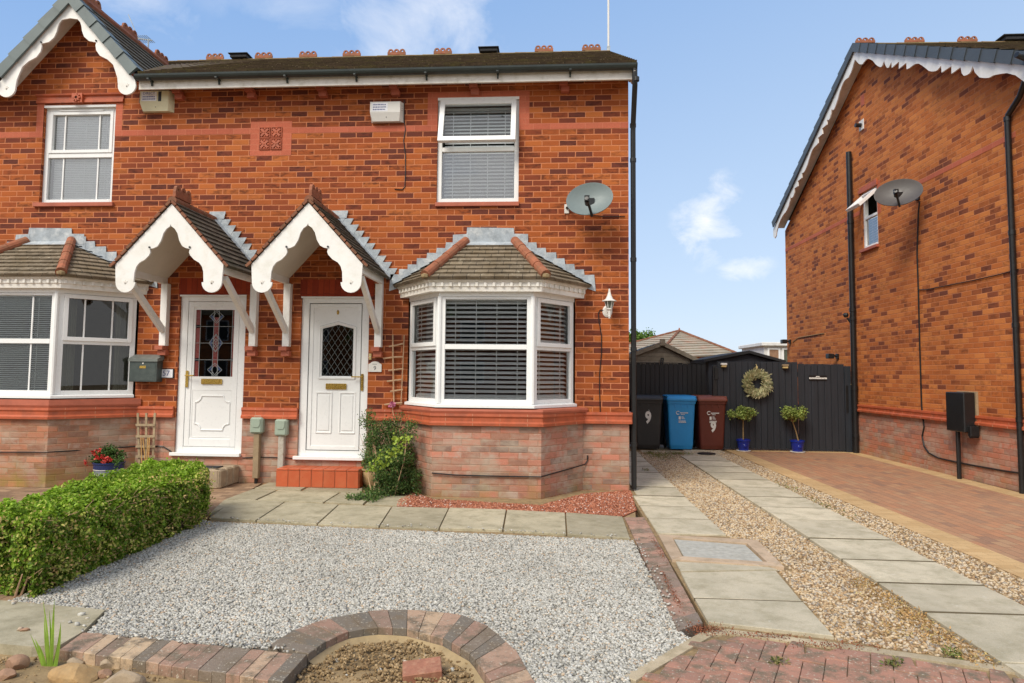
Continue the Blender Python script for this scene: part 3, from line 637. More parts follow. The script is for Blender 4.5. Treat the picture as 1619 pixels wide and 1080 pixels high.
# decorative terracotta tile panel
tp = MB(); tp.box(-4.925, -4.60, -.004, .01, 4.415, 4.735)
for i in range(2):
    for j in range(2):
        cx, cz = -4.844+i*.162, 4.495+j*.16
        ring(tp, cx-.075, cx+.075, cz-.075, cz+.075, .012, -.018, -.004)
        for q in range(4): a = rad(45+90*q); tp.bar((cx+.012*math.cos(a), -.013, cz+.012*math.sin(a)), (cx+.068*math.cos(a), -.013, cz+.068*math.sin(a)), .03, .018, (0, 1, 0))
        for q in range(4): a = rad(90*q); tp.lathe([(.012, 0), (.018, .006), (.008, .014)], (0, 0, 0), 8, Matrix.Translation((cx+.05*math.cos(a), -.006, cz+.05*math.sin(a))) @ Matrix.Rotation(rad(90), 4, 'X'))
        tp.lathe([(.02, 0), (.018, .012), (.006, .02)], (0, 0, 0), 8, Matrix.Translation((cx, -.006, cz)) @ Matrix.Rotation(rad(90), 4, 'X'))
tp.build('terracotta_panel', 'terracotta', house)
# moulded lintel over left window with rosette
lt = MB(); sweep(lt, [(HL[0]-.10, 0), (HL[1]+.11, 0)], [(0, 5.115), (.03, 5.115), (.03, 5.15), (.018, 5.16), (.018, 5.2), (.045, 5.215), (.05, 5.235), (0, 5.235)])
lt.box(-7.565, -7.415, -.06, -.01, 5.105, 5.235)
for q in range(8): a = rad(45*q); lt.bar((-7.49, -.068, 5.17), (-7.49+.055*math.cos(a), -.068, 5.17+.055*math.sin(a)), .02, .02, (0, 1, 0))
lt.build('window_lintel', 'terracotta', house)
# string course round wall and bays
SP = [(0, SB-.002), (.05, SB), (.052, SB+.03), (.03, SB+.05), (.03, ST-.05), (.042, ST-.03), (.038, ST), (0, ST+.004)]
P9 = [(-2.87, 0), (-2.38, -.68), (-1.09, -.68), (-.58, 0)]; P1 = [(-8.98, 0), (-8.46, -.68), (-7.16, -.68), (-6.46, 0)]
st = MB()
for path in ([(XL, 0), P1[0], P1[1], P1[2], P1[3], (D1[0]-.02, 0)], [(D1[1], 0), (D9[0]-.005, 0)], [(D9[1]+.0, 0), P9[0], P9[1], P9[2], P9[3], (.03, 0), ]): sweep(st, path, SP)
st.box(.0, .045, 0, 8.2, SB, ST)
# joints between the moulded bricks
jt = st; jt.cur = 1
for path in ([P1[2], P1[3], (D1[0]-.02, 0)], [(D1[1], 0), (D9[0], 0)], [(D9[1], 0), P9[0]], P9, [P9[3], (.0, 0)]):
    for i in range(len(path)-1):
        M, L = frameM(path[i], path[i+1]); k = max(1, int(L/.29))
        for q in range(1, k+1): jt.box((q-.5)*L/k-.0022, (q-.5)*L/k+.0022, -.0525, -.02, SB+.002, SB+.03, M); jt.box((q-.5)*L/k-.0022, (q-.5)*L/k+.0022, -.0312, -.02, SB+.05, ST-.05, M); jt.box((q-.5)*L/k-.0022, (q-.5)*L/k+.0022, -.0415, -.02, ST-.03, ST, M)
jt.build('string_course', None, house, mats=['terracotta', 'grout'])
# corbel bricks under the eaves and under the porch posts
def corbel(x, z, w_=.105, top=.13):
    c = MB(); c.bbox(x-w_/2-.02, x+w_/2-.02, -.13, 0, z-.055, z, .003); c.bbox(x-w_/2, x+w_/2, -.09, 0, z-.125, z-.0555, .003); return c.build('corbel', 'terracotta_red', house)
for x in (-6.03, -5.02, -4.04, -3.06, -2.0, -.82): corbel(x, 5.238)
# ---- eaves
ev = MB()
for a, b in ((XL, -8.45), (-6.47, .03)): ev.box(a, b, -.25, 0, 5.275, 5.29); ev.box(a, b, -.272, -.2505, 5.172, 5.335)
ev.build('fascia', 'aged_white_paint', house)
gu = MB()
for a, b in ((XL, -8.42), (-6.48, .075)):
    n = 9; prof = [(-.33+.058*math.cos(math.pi+math.pi*k/n), 5.335+.07*math.sin(math.pi+math.pi*k/n)) for k in range(n+1)]; inn = [(-.33+.052*math.cos(math.pi+math.pi*k/n), 5.337+.064*math.sin(math.pi+math.pi*k/n)) for k in range(n+1)][::-1]
    loop = prof+inn; k = len(loop)
    gu.add([(a, y, z) for y, z in loop]+[(b, y, z) for y, z in loop], [(i, (i+1) % k, k+(i+1) % k, k+i) for i in range(k)])
    for xx in (a, b-.012): gu.add([(xx, y, z) for y, z in prof]+[(xx+.012, y, z) for y, z in prof], [tuple(range(n+1)), tuple(range(n+1, 2*n+2))[::-1]]+[(i, i+1, n+2+i, n+1+i) for i in range(n)])
    x = a+.2
    while x < b: gu.box(x-.014, x+.014, -.392, -.272, 5.26, 5.275); gu.bar((x, -.3, 5.265), (x, -.28, 5.21), .02, .02); x += .92
gu.build('gutter', 'black_gutter', house)
dp = MB(); dp.tube([(.045, -.33, 5.3), (.045, -.33, 5.14), (.05, -.3, 5.08), (.062, .0, 4.72), (.062, .03, 4.6), (.062, .03, .02)], .034, 12)
for z in (5.12, 4.66, 4.2, 2.9, 1.75, .55): dp.tube([(.062, .03 if z < 4.7 else -.33 if z > 5 else -.0, z), (.062, .03 if z < 4.7 else -.33 if z > 5 else 0, z+.05)], .04, 12)
dp.build('downpipe', 'black_plastic', house, smooth=True)
# ---- main roof
rf = MB(); yv = lambda z: -.36+(z-5.36)/((RZ-5.36)/(RY+.36))
coursed(rf, (GX+1.02, -.36, 5.36), (.07, -.36, 5.36), (GX+1.02, RY, RZ), (.07, RY, RZ), 17, .02); coursed(rf, (XL, -.36, 5.36), (GX-1.02, -.36, 5.36), (XL, RY, RZ), (GX-1.02, RY, RZ), 17, .02)
coursed(rf, (GX, yv(6.5), 6.5), (GX+1.02, -.36, 5.36), (GX, RY, RZ), (GX+1.02, RY, RZ), 17, .02); coursed(rf, (GX-1.02, -.36, 5.36), (GX, yv(6.5), 6.5), (GX-1.02, RY, RZ), (GX, RY, RZ), 17, .02)
coursed(rf, (.07, 8.56, 5.36), (XL, 8.56, 5.36), (.07, RY, RZ), (XL, RY, RZ), 12, .02)
roof = rf.build('roof', 'tile_main', house)
rt = MB(); halfround(rt, (XL, RY, RZ-.03), (.07, RY, RZ-.03), .055, 28, 8)
rt.build('ridge_tile', 'ridge_mossy', roof)
for x in (340, 417, 487, 556, 627, 700, 860, 935):
    X = Fp(x, 90, RY).x; c = MB(); crest(c, Matrix.Translation((X, RY, RZ+.03)), .36, .12); c.build('ridge_crest', 'terracotta_dark', roof)
for x in (380, 773):
    X = Fp(x, 90, RY).x; c = MB(); c.bbox(X-.17, X+.17, RY-.1, RY+.1, RZ+.02, RZ+.085, .01); c.bbox(X-.2, X+.2, RY-.13, RY+.13, RZ+.086, RZ+.105, .006); c.build('roof_vent', 'felt_black', roof)
# verge bargeboard on the right-hand gable
vb = MB()
for s_ in (1, -1):
    y0 = -.3 if s_ == 1 else 8.5; out = []
    L = math.hypot(RY+.3, RZ-.12-5.2)
    ang = math.atan2(RZ-.12-5.22, RY+.3); prof = [(0, .14), (L, .14), (L, 0)]; k = 14
    for i in range(k, 0, -1): prof += [((i-.25)*L/k, -.035), ((i-.75)*L/k, -.035), ((i-1)*L/k, .01)]
    M_ux = Vector((0, s_*math.cos(ang), math.sin(ang))); M_uy = Vector((0, -s_*math.sin(ang), math.cos(ang)))
    vb.plate(prof, [], (.03, y0, 5.12), M_ux, M_uy, .022*s_)
vb.build('bargeboard', 'aged_white_paint', house)
# ---- left gable: bargeboard, verge trim, roof
def px_outline(pts, Y, cx): return [(Fp(x, y, Y).x-cx, Fp(x, y, Y).z) for x, y in pts]
def foot(cx, cz, r, a0=-0, a1=-180, n=10): return [(cx+r*math.cos(rad(a0+(a1-a0)*k/n)), cz+r*math.sin(rad(a0+(a1-a0)*k/n))) for k in range(n+1)]
def barge(half_inner, apex_in, apex_out, outer_corner, fc, fr, name, Mcx, Y, parent, mat='white_paint', th=.025):
    """half_inner: inner curve points from apex outwards (rel x, z)"""
    right = [(0, apex_out), outer_corner] + foot(fc[0], fc[1], fr) + list(reversed(half_inner)) + [(0, apex_in)]
    loop = right + [(-x, z) for x, z in reversed(right[1:-1])]
    b = MB(); b.plate(loop[::-1] if sum(loop[i][0]*loop[(i+1) % len(loop)][1]-loop[(i+1) % len(loop)][0]*loop[i][1] for i in range(len(loop))) < 0 else loop, [], (Mcx, Y, 0), (1, 0, 0), (0, 0, 1), th)
    o = b.build(name, mat, parent)
    for s_ in (1, -1):      # carved fan motif in each foot, small knobs on the cusps
        d = MB()
        for q in (-35, 0, 35): a = rad(90+q); d.bar((Mcx+s_*fc[0], Y-th-.001, fc[1]-.02), (Mcx+s_*fc[0]+.04*math.cos(a), Y-th-.001, fc[1]-.02+.045*math.sin(a)), .012, .006, (0, 1, 0))
        d.build('carved_fan', 'aged_white_paint', o); d = MB(); cu = max(half_inner[:7], key=lambda p: p[0]); d.lathe([(.012, 0), (.012, .012), (.004, .016)], (0, 0, 0), 8, Matrix.Translation((Mcx+s_*cu[0], Y-th, cu[1]+.02)) @ Matrix.Rotation(rad(90), 4, 'X'))
        d.build('knob', 'rubber_seal', o)
    return o
gi = [(680+0, 172)]
gpx = [(740, 185), (765, 215), (775, 255), (780, 295), (800, 350), (845, 390), (915, 403), (908, 432), (915, 480), (950, 530), (1020, 565), (1075, 615), (1100, 690), (1115, 740), (1120, 800)]
half = px_outline([(x/6, y/6) for x, y in gpx], -.3, GX)
barge(half, Fp(112.5, 29, -.3).z, 6.36, (.95, 5.3), (half[-1][0]+.125, half[-1][1]-.02), .125, 'bargeboard', GX, -.28, house)
vt = MB(); AO = 6.53; LO = .98; ang = math.atan(GS)
for s_ in (1, -1):
    d = Vector((s_*math.cos(ang), 0, -math.sin(ang))); nrm = Vector((s_*math.sin(ang), 0, math.cos(ang))); L = LO/math.cos(ang); k = 5
    for i in range(k):
        a = Vector((GX, -.3, AO))+d*(i*L/k-.02); b = Vector((GX, -.3, AO))+d*((i+1)*L/k+.012)
        # flared trim unit: wraps over the verge, deeper at its lower end
        def sec(p, dep, hgt): return [p+nrm*.012+Vector((0, .16, 0)), p+nrm*.012+Vector((0, -.045-hgt, 0)), p-nrm*dep+Vector((0, -.045-hgt, 0)), p-nrm*dep+Vector((0, -.02, 0)), p-nrm*.02+Vector((0, -.01, 0)), p-nrm*.02+Vector((0, .16, 0))]
        A = sec(a, .115, 0); Bq = sec(b, .135, .014); A = [q+nrm*.0 for q in A]; Bq = [q+nrm*.012 for q in Bq]
        f = [(j, (j+1) % 6, 6+(j+1) % 6, 6+j) for j in range(6)]+[tuple(range(6))[::-1], tuple(range(6, 12))]
        if s_ == -1: f = [q[::-1] for q in f]
        vt.add(A+Bq, f)
vt.lathe([(.0, -.11), (.10, -.085), (.125, 0), (.11, .06), (0, .1)], (0, 0, 0), 14, Matrix.Translation((GX, -.34, AO-.015)) @ Matrix.Diagonal((1, .35, 1, 1)))
vt.build('verge_trim', 'grey_verge', house)
gr = MB(); yv = lambda z: -.36+(z-5.36)/((RZ-5.36)/(RY+.36))
for s_ in (1, -1):
    e0 = (GX+s_*1.03, -.3, AO-1.03*GS); e1 = (GX+s_*1.03, yv(AO-1.03*GS)+.02, AO-1.03*GS); t0 = (GX, -.3, AO); t1 = (GX, yv(AO)+.1, AO)
    if s_ == 1: coursed(gr, e0, e1, t0, t1, 9, .022)
    else: coursed(gr, e1, e0, t1, t0, 9, .022)
gro = gr.build('gable_roof', 'tile_canopy', house)
g2 = MB(); halfround(g2, (GX, -.2, AO+.0), (GX, yv(AO)+.1, AO), .06, 5, 8); g2.build('ridge_tile', 'terracotta_dark', gro)
for y in (0.1, .95, 1.8):
    c = MB(); crest(c, Matrix.Translation((GX, y, AO+.04)) @ Matrix.Rotation(rad(90), 4, 'Z'), .36, .13); c.build('ridge_crest', 'terracotta_dark', gro)
gs = MB()  # soffit under the gable verge
for s_ in (1, -1): gs.add([(GX, -.28, AO-.1), (GX+s_*.95, -.28, AO-.1-.95*GS), (GX+s_*.95, 0, AO-.1-.95*GS), (GX, 0, AO-.1)], [(0, 1, 2, 3) if s_ == 1 else (3, 2, 1, 0)])
gs.build('gable_soffit', 'aged_white_paint', house)
# ---- upstairs windows
def window(name, h, y, layout, glassm='glass_upper', blindp=None, sillm='terracotta_red', parent=house, M=None, bars=(), curtain=None):
    f = MB(M); x0, x1, z0, z1 = h; ring(f, x0, x1, z0, z1, .055, y, y+.07); zt = layout
    f.bbox(x0+.055, x1-.055, y+.002, y+.068, zt-.03, zt+.03, .003)
    fo = f.build(name, 'upvc', parent); return fo
f = MB(); x0, x1, z0, z1 = HL; z0 += .0; ring(f, x0, x1, z0, z1, .06, .05, .12, wt=.075); f.bbox(x0+.06, x1-.06, .052, .118, 4.365, 4.43, .004)
ring(f, x0+.06, x1-.06, 4.43, z1-.075, .045, .04, .1); f.box(x0+.2, x1-.2, .03, .045, z1-.072, z1-.058)
for xx in (x0+.27, x1-.27): f.box(xx-.009, xx+.009, .07, .08, 3.78, 4.365); f.box(xx-.009, xx+.009, .065, .08, 4.475, z1-.12)
f.box(x0, x1, .0, .05, z1-.03, z1)
wl = f.build('window', 'upvc', house)
p = MB(); p.pane(x0+.05, x1-.05, .084, z0+.05, z1-.07); p.build('pane', 'glass_upper', wl)
p = MB(); blind(p, x0+.07, x1-.07, z0+.07, z1-.08, .16, .025, .024, 62, cords=3); p.build('blind', 'slat', wl)
p = MB(); p.bbox(x0-.06, x1+.04, -.04, .05, z0-.055, z0, .004); p.build('sill', 'terracotta_red', wl)
x0, x1, z0, z1 = HR; f = MB(); ring(f, x0, x1, z0, z1, .06, .03, .10); f.bbox(x0+.06, x1-.06, .032, .098, 4.37, 4.43, .004); f.box(x0, x1, -.004, .03, z1-.035, z1)
wr = f.build('window', 'upvc', house)
p = MB(); p.pane(x0+.05, x1-.05, .064, z0+.05, 4.38); p.build('pane', 'glass_upper', wr)
HM = Matrix.Translation((0, .02, z1-.04)) @ Matrix.Rotation(rad(-17), 4, 'X'); sh = -(z1-.04-4.41)
sa = MB(); ring(sa, x0+.035, x1-.035, sh, 0, .065, -.03, .03, M=HM); sa = sa.build('opened_top_sash', 'upvc', wr)
p = MB(); p.pane(x0+.09, x1-.09, -.002, sh+.055, -.055, HM); o = p.build('sash_pane', 'glass_sash', wr)
p = MB(); blind(p, x0+.075, x1-.075, z0+.07, z1-.09, .16, .047, .046, 42, cords=4); p.build('blind', 'slat', wr)
p = MB(); p.bbox(x0-.01, x1+.01, -.035, .03, z0-.055, z0, .004); p.build('sill', 'terracotta_red', wr)
rm = MB(); room(rm, HL[0]-.3, HL[1]+.3, 3.3, 5.15, .115, 2.6); room(rm, HR[0]-.3, HR[1]+.3, 3.3, 5.15, .115, 2.6)
room(rm, B9[0]-.1, B9[1]+.1, .4, 2.5, .115, 3.2); room(rm, B1[0]-.1, B1[1]+.1, .4, 2.5, .115, 3.2); room(rm, D1[0], D1[1], .3, 2.5, .13, 2.4); room(rm, D9[0], D9[1], .3, 2.5, .13, 2.4)
rm.build('interior', 'room_dark', house)
# ---- bay windows
def bay(PF, path, zt, zs, leftbars, doorside, name='bay_window'):
    """PF: plan of the plastic frame; path: plan of brick base"""
    # brick base
    b = MB()
    for i in range(3):
        M, L = frameM(path[i], path[i+1]); a = MB(M); b.M = M; b.quad((0, 0, -.15), (L, 0, -.15), (L, 0, SB), (0, 0, SB))
    b.M = ID; b.build('bay_plinth', 'brick_plinth' if doorside else 'brick_plinth_mossy', house)
    lg = MB(); sweep(lg, [(path[0][0]-.04, path[0][1]), path[1], path[2], (path[3][0]+.04, path[3][1])], [(-.1, ST+.003), (.025, ST+.003), (.035, ST+.03), (.03, zs-.018), (-.1, zs-.002)]); lg.build('bay_ledge', 'terracotta_red', house)
    f = MB(); sweep(f, PF, [(-.07, zs), (.055, zs), (.055, zs+.03), (0, zs+.045), (-.07, zs+.045)])
    sweep(f, PF, [(-.06, zt-.05), (.01, zt-.05), (.01, zt), (-.06, zt)])
    frames = []; g = MB(); bl = MB(); zc = (zs+zt)/2-.0; tr = 1.765 if doorside else 1.80
    for i in range(3):
        M, L = frameM(PF[i], PF[i+1]); c = .075 if i == 1 else .06
        z0 = zs+.045; z1 = zt-.05; lx = c+.03 if i == 2 else c; rx = L-(c+.03 if i == 0 else c)
        if i == 1: lx = .07; rx = L-.07
        f.bbox(0 if i else 0, lx, .002, .068, z0, z1, .003, M); f.bbox(rx, L, .002, .068, z0, z1, .003, M)
        f.bbox(lx, rx, .004, .066, z0, z0+.05, .003, M); f.bbox(lx, rx, .004, .066, z1-.035, z1, .003, M); f.bbox(lx, rx, .003, .067, tr-.03, tr+.03, .003, M)
        top = (i != 1)
        if top: ring(f, lx-.012, rx+.012, tr+.012, z1-.01, .05, -.018, .02, M=M)
        else: f.box(lx+.25, rx-.25, -.008, .004, z1-.018, z1-.008, M)
        g.pane(lx-.005, rx+.005, .033, z0+.045, tr, M); g.pane(lx-.005, rx+.005, .033, tr, z1-.03, M)
        if leftbars:
            n = 2; xs = ((lx+.22, rx-.22) if i != 1 else (lx+.26, rx-.26))
            for xx in xs: f.box(xx-.009, xx+.009, .022, .032, z0+.05, tr-.03, M); f.box(xx-.009, xx+.009, .018, .032, tr+.06 if top else tr+.03, z1-.05, M)
        if leftbars:
            if i == 1: blind(bl, lx+.02, rx-.02, z0+.02, z1-.02, .10, .026, .024, 25, M, 2)
        else: blind(bl, lx-.01, rx+.01, z0+.04, z1-.02, .10, .056, .052, 30, M, 4 if i == 1 else 2)
    for i in (1, 2): x, y = PF[i]; f.tube([(x, y+.0, zs+.045), (x, y, zt-.05)], .028, 8)
    fo = f.build(name, 'upvc', house)
    if leftbars:
        M, L = frameM(PF[2], PF[3])
        for xa, xb in ((.09, .26), (L-.20, L-.02)):
            cu = MB(M); k = 24; pts = [(xa+(xb-xa)*q/k, .22+.02*math.sin(q*1.9)) for q in range(k+1)]
            for q in range(k): cu.quad((*pts[q], zs+.03), (*pts[q+1], zs+.03), (*pts[q+1], zt-.03), (*pts[q], zt-.03))
            cu.build('curtain', 'curtain', fo, smooth=True)
    g.build('pane', 'glass' if doorside else 'glass_dark', fo); bl.build('blind', 'slat', fo)
    # floor board inside bay and ceiling to keep the light in
    c = MB(); c.add([(*PF[0], zt), (*PF[1], zt), (*PF[2], zt), (*PF[3], zt)], [(0, 1, 2, 3)]); c.build('bay_lining', 'room_dark', fo); c = MB(); c.add([(*PF[0], zs), (*PF[1], zs), (*PF[2], zs), (*PF[3], zs)], [(3, 2, 1, 0)]); c.build('bay_lining', 'room_dark', fo)
    # dentil cornice
    off = .12; CP = [(PF[0][0]-.15, 0), (PF[1][0]-.11, PF[1][1]-.10), (PF[2][0]+.11, PF[2][1]-.10), (PF[3][0]+.15, 0)]
    k = MB(); sweep(k, CP, [(-.2, zt), (-.015, zt), (-.01, zt+.05), (.0, zt+.06), (0, zt+.105), (.025, zt+.12), (.03, zt+.15), (-.2, zt+.15)])
    for i in range(3):
        M, L = frameM(CP[i], CP[i+1]); n = int(L/.098)
        for q in range(n): xx = (q+.5)*L/n; k.bbox(xx-.017, xx+.017, -.018, .0, zt+.055, zt+.108, .004, M)
    k.build('bay_cornice', 'aged_white_paint', house)
    # roof
    e = [(CP[0][0]-.08, 0, zt+.15), (CP[1][0]-.045, CP[1][1]-.06, zt+.15), (CP[2][0]+.045, CP[2][1]-.06, zt+.15), (CP[3][0]+.08, 0, zt+.15)]
    cx = (PF[1][0]+PF[2][0])/2; ZT = 3.13 if doorside else 3.16; tl, trr = (cx-.34, -.03, ZT), (cx+.30, -.03, ZT)
    r = MB(); coursed(r, e[1], e[2], tl, trr, 9, .024, jit=.003); coursed(r, e[0], e[1], tl, tl, 9, .024, jit=.003); coursed(r, e[2], e[3], trr, trr, 9, .024, jit=.003)
    ro = r.build('bay_roof', 'tile_bay', house)
    for a, b in ((e[1], tl), (e[2], trr)):
        h = MB(); a2 = Vector(a)+Vector((0, 0, .035)); b2 = Vector(b)+Vector((0, 0, .035)); halfround(h, a2, b2, .058, 4, 12); h.build('hip_tile', 'terracotta_dark', ro)
    for a in (e[1], e[2]): h = MB(); h.lathe([(0, -.03), (.045, -.02), (.05, .01), (0, .03)], a[:2]+(a[2]+.03,), 8); h.build('hip_mortar', 'mortar_haunch', ro)
    # stepped lead flashing
    l = MB(); l.plate([(cx-.32, ZT-.1), (cx+.28, ZT-.1), (cx+.30, ZT+.0), (cx+.285, ZT+.205), (cx-.325, ZT+.215), (cx-.34, ZT)], [], (0, -.012, 0), (1, 0, 0), (0, 0, 1), .006)
    l.add([(cx-.33, -.012, ZT+.03), (cx+.29, -.012, ZT+.03), (cx+.31, -.12, ZT-.035), (cx-.35, -.12, ZT-.035)], [(3, 2, 1, 0)])
    for s_, e0, tp_ in ((-1, e[0], tl), (1, e[3], trr)):
        n = 8; X0, Z0, X1, Z1 = e0[0], e0[2], tp_[0], tp_[2]
        for i in range(n):
            a, b = i/n, (i+1)/n; xa, xb = X0+(X1-X0)*a, X0+(X1-X0)*(b+.04); za = Z0+(Z1-Z0)*a; zb = Z0+(Z1-Z0)*b; j = rnd.uniform(-.008, .008); tt = zb+.085+j; oo = .012+.003*(i % 2)
            pts = [(xa+s_*.05, za-.06), (xb, zb-.06), (xb, tt), (xa+s_*rnd.uniform(.02, .05), tt+.004)]
            if s_ == 1: pts = pts[::-1]
            l.plate(pts, [], (0, -oo, 0), (1, 0, 0), (0, 0, 1), .004)
            l.add([(xa, -.014, za+.03), (xb, -.014, zb+.03), (xb, -.09, zb+.018), (xa, -.09, za+.018)], [(0, 1, 2, 3) if s_ == 1 else (3, 2, 1, 0)])
        xx = tp_[0]; l.plate([(xx-.03, ZT-.02), (xx+.17*1, ZT-.02), (xx+.17, ZT+.125), (xx-.03, ZT+.13)] if s_ == 1 else [(xx-.17, ZT-.02), (xx+.03, ZT-.02), (xx+.03, ZT+.13), (xx-.17, ZT+.12)], [], (0, -.0165, 0), (1, 0, 0), (0, 0, 1), .004)
    l.build('lead_flashing', 'lead', ro)
bay([(-2.82, 0), (-2.32, -.65), (-1.20, -.65), (-.70, 0)], P9, 2.42, 1.045, False, True)
bay([(-8.92, 0), (-8.40, -.65), (-7.16, -.65), (-6.53, 0)], P1, 2.46, 1.09, True, False)
# ---- porch canopies
cpx = [(400, 278), (420, 292), (436, 318), (447, 360), (465, 392), (485, 403), (510, 408), (505, 428), (512, 445), (535, 470), (565, 487), (582, 510), (590, 540), (592, 600)]
def canopy(cx, Y=-1.0):
    half = [(Fp(380+x/3.6, 280+y/3.6, -1.0).x+3.815, Fp(380+x/3.6, 280+y/3.6, -1.0).z) for x, y in cpx]
    ap, sl_ = 3.43, 1.105
    r = MB(); H = .73; zr = ap+.05; ze = zr-H*sl_
    coursed(r, (cx+H, Y-.03, ze), (cx+H, 0, ze), (cx, Y-.03, zr), (cx, 0, zr), 11, .022, jit=.003); coursed(r, (cx-H, 0, ze), (cx-H, Y-.03, ze), (cx, 0, zr), (cx, Y-.03, zr), 11, .022, jit=.003)
    ro = r.build('porch_roof', 'tile_canopy', house)
    v = MB()     # mortar bedded verge with tile ends
    ang = math.atan(sl_)
    for s_ in (1, -1):
        for i in range(11):
            a = Vector((cx+s_*H*i/11, Y-.035, zr-H*sl_*i/11)); b = Vector((cx+s_*H*(i+.9)/11, Y-.035, zr-H*sl_*(i+.9)/11)); v.bar(a+Vector((0, 0, -.012)), b+Vector((0, 0, -.004)), .03, .026, (0, 1, 0))
    v.build('verge_mortar', 'verge_brown', ro)
    b = barge(half, Fp(487, 355, -1.0).z+.01, ap, (.665, 2.70), (.53, half[-1][1]-.0), .122, 'bargeboard', cx, Y, house)
    s = MB()
    W_ = .615; zi = 3.36
    for s_ in (1, -1):   # sloping soffit boards, side beams
        P = [(cx, Y+.001, zi), (cx+s_*W_, Y+.001, zi-W_*sl_), (cx+s_*W_, 0, zi-W_*sl_), (cx, 0, zi)]; s.add(P, [(0, 1, 2, 3) if s_ < 0 else (3, 2, 1, 0)])
    s.build('porch_soffit', 'cream_soffit', ro)
    for s_ in (1, -1): be = MB(); be.bbox(cx+s_*.615, cx+s_*.655, Y+.001, -.001, 2.60, 2.715, .003); be.build('porch_beam', 'white_paint', ro)
    for s_ in (1, -1):
        k = MB(); x = cx+s_*.61
        k.bbox(x-.045, x+.045, -.085, -.001, 1.775, 2.60 if s_ > 0 else 2.60, .004); k.bar((x, -.08, 1.98), (x, Y+.13, 2.56), .055, .075, (0, 0, 1)); 
        k.build('porch_bracket', 'white_paint', ro)
        corbel(x+.0, 1.775, .11)
    c = MB(); crest(c, Matrix.Translation((cx, Y+.2, zr+.05)) @ Matrix.Rotation(rad(90), 4, 'Z'), .36, .15, .035); c.build('ridge_crest', 'terracotta_dark', ro)
    h = MB(); halfround(h, (cx, Y-.02, zr-.01), (cx, 0, zr-.01), .05, 3, 10); h.build('ridge_tile', 'verge_brown', ro)
    l = MB()
    for s_ in (1, -1):
        n = 10; Hh = H+.02
        for i in range(n):
            xa = Hh*(n-i)/n; xb = Hh*(n-i-1)/n; za = zr-xa*sl_; zb = zr-xb*sl_; top = zb+.075
            pts = [(s_*xa, za+.0), (s_*xb, zb), (s_*(xb+.01), top), (s_*(xa+.085), top+.004)] if True else []
            if s_ == 1: pts = pts[::-1]
            l.plate([(cx+x_, z_) for x_, z_ in pts], [], (0, -.012-.003*(i % 2), 0), (1, 0, 0), (0, 0, 1), .004)
            q = [(cx+s_*xa, -.014, za+.045), (cx+s_*xb, -.014, zb+.045), (cx+s_*xb, -.10, zb+.026), (cx+s_*xa, -.10, za+.026)]; l.add(q, [(0, 1, 2, 3) if s_ == 1 else (3, 2, 1, 0)])
    l.plate([(cx-.09, zr+.0), (cx+.14, zr+.0), (cx+.16, zr+.1), (cx-.06, zr+.1)], [], (0, -.018, 0), (1, 0, 0), (0, 0, 1), .004)
    l.build('lead_flashing', 'lead', ro)
canopy(-3.83); canopy(-5.50)
# ---- doors
def sill(d, y=.0): b = MB(); b.bbox(d[0]-.04, d[1]-.005, -.06, .04, d[2]-.005, d[2]+.04, .004); return b
def door(d, hand, kind):
    x0, x1, z0, z1 = d; f = MB(); ring(f, x0, x1, z0+.04, z1, .10, .03, .10, wb=.07, wt=.085); f.bbox(x0-.04, x1-.002, -.05, .06, z0-.003, z0+.04, .004); f.box(x0-.005, x1, -.004, .03, z1-.02, z1)
    L = MB(); a, b, c, e_ = x0+.105, x1-.105, z0+.115, z1-.09
    return f, L, a, b, c, e_
# number 9: leaded lozenge light, two lower panels
f, L, a, b, c, e_ = door(D9, 1, 9); x0 = D9[0]; fo = f.build('door_frame', 'upvc', house)
gx0, gx1, gz0, gz1, gza = x0+.277, x0+.693, 1.398, 2.02, 2.072; gm = (gx0+gx1)/2
outer = [(a, c), (b, c), (b, e_), (a, e_)]; hole = [(gx0, gz0), (gx1, gz0), (gx1, gz1), (gm, gza), (gx0, gz1)]
L = MB(); L.plate(outer, [hole], (0, .075, 0), (1, 0, 0), (0, 0, 1), .03)
ring(L, a, b, c, e_, .055, .035, .05)
def moulding(mb, pts, w_=.022, y=.045, d=.016):
    k = len(pts)
    for i in range(k): p, q = pts[i], pts[(i+1) % k]; mb.tube([(p[0], y, p[1]), (q[0], y, q[1])], w_/2, 6)
g = .03; moulding(L, [(gx0-g, gz0-g), (gx1+g, gz0-g), (gx1+g, gz1+g*.6), (gm, gza+g), (gx0-g, gz1+g*.6)], .034)
for p0, p1 in ((x0+.223, x0+.425), (x0+.538, x0+.738)): moulding(L, [(p0, .66), (p1, .66), (p1, 1.18), (p0, 1.18)], .024); L.bbox(p0+.028, p1-.028, .038, .046, .69, 1.15, .004)
L.bbox(x0+.2, x0+.77, .036, .046, 1.30, 1.335, .002) if False else None
dr = L.build('door', 'upvc', fo)
p = MB(); p.add([(x_, .064, z_) for x_, z_ in hole], [(0, 1, 2, 3, 4)]); p.build('door_glass', 'glass_dark', fo)
p = MB(); ww = gx1-gx0
def clipd(x, z): return gx0 <= x <= gx1 and gz0 <= z <= (gz1+(gza-gz1)*(1-abs(x-gm)/(ww/2)))
for s_ in (1, -1):
    for i in range(-8, 14):
        zc_ = gz0+i*.125; seg = []
        for q in range(0, 61): xx = gx0+ww*q/60; zz_ = zc_+s_*(xx-gm)*1.5; 
        run = [(gx0+ww*q/60, zc_+s_*(gx0+ww*q/60-gm)*1.5) for q in range(61)]; run = [r_ for r_ in run if clipd(*r_)]
        if len(run) > 1: p.bar((run[0][0], .060, run[0][1]), (run[-1][0], .060, run[-1][1]), .006, .003, (0, 1, 0))
p.build('lead_came', 'lead_came_dark', fo)
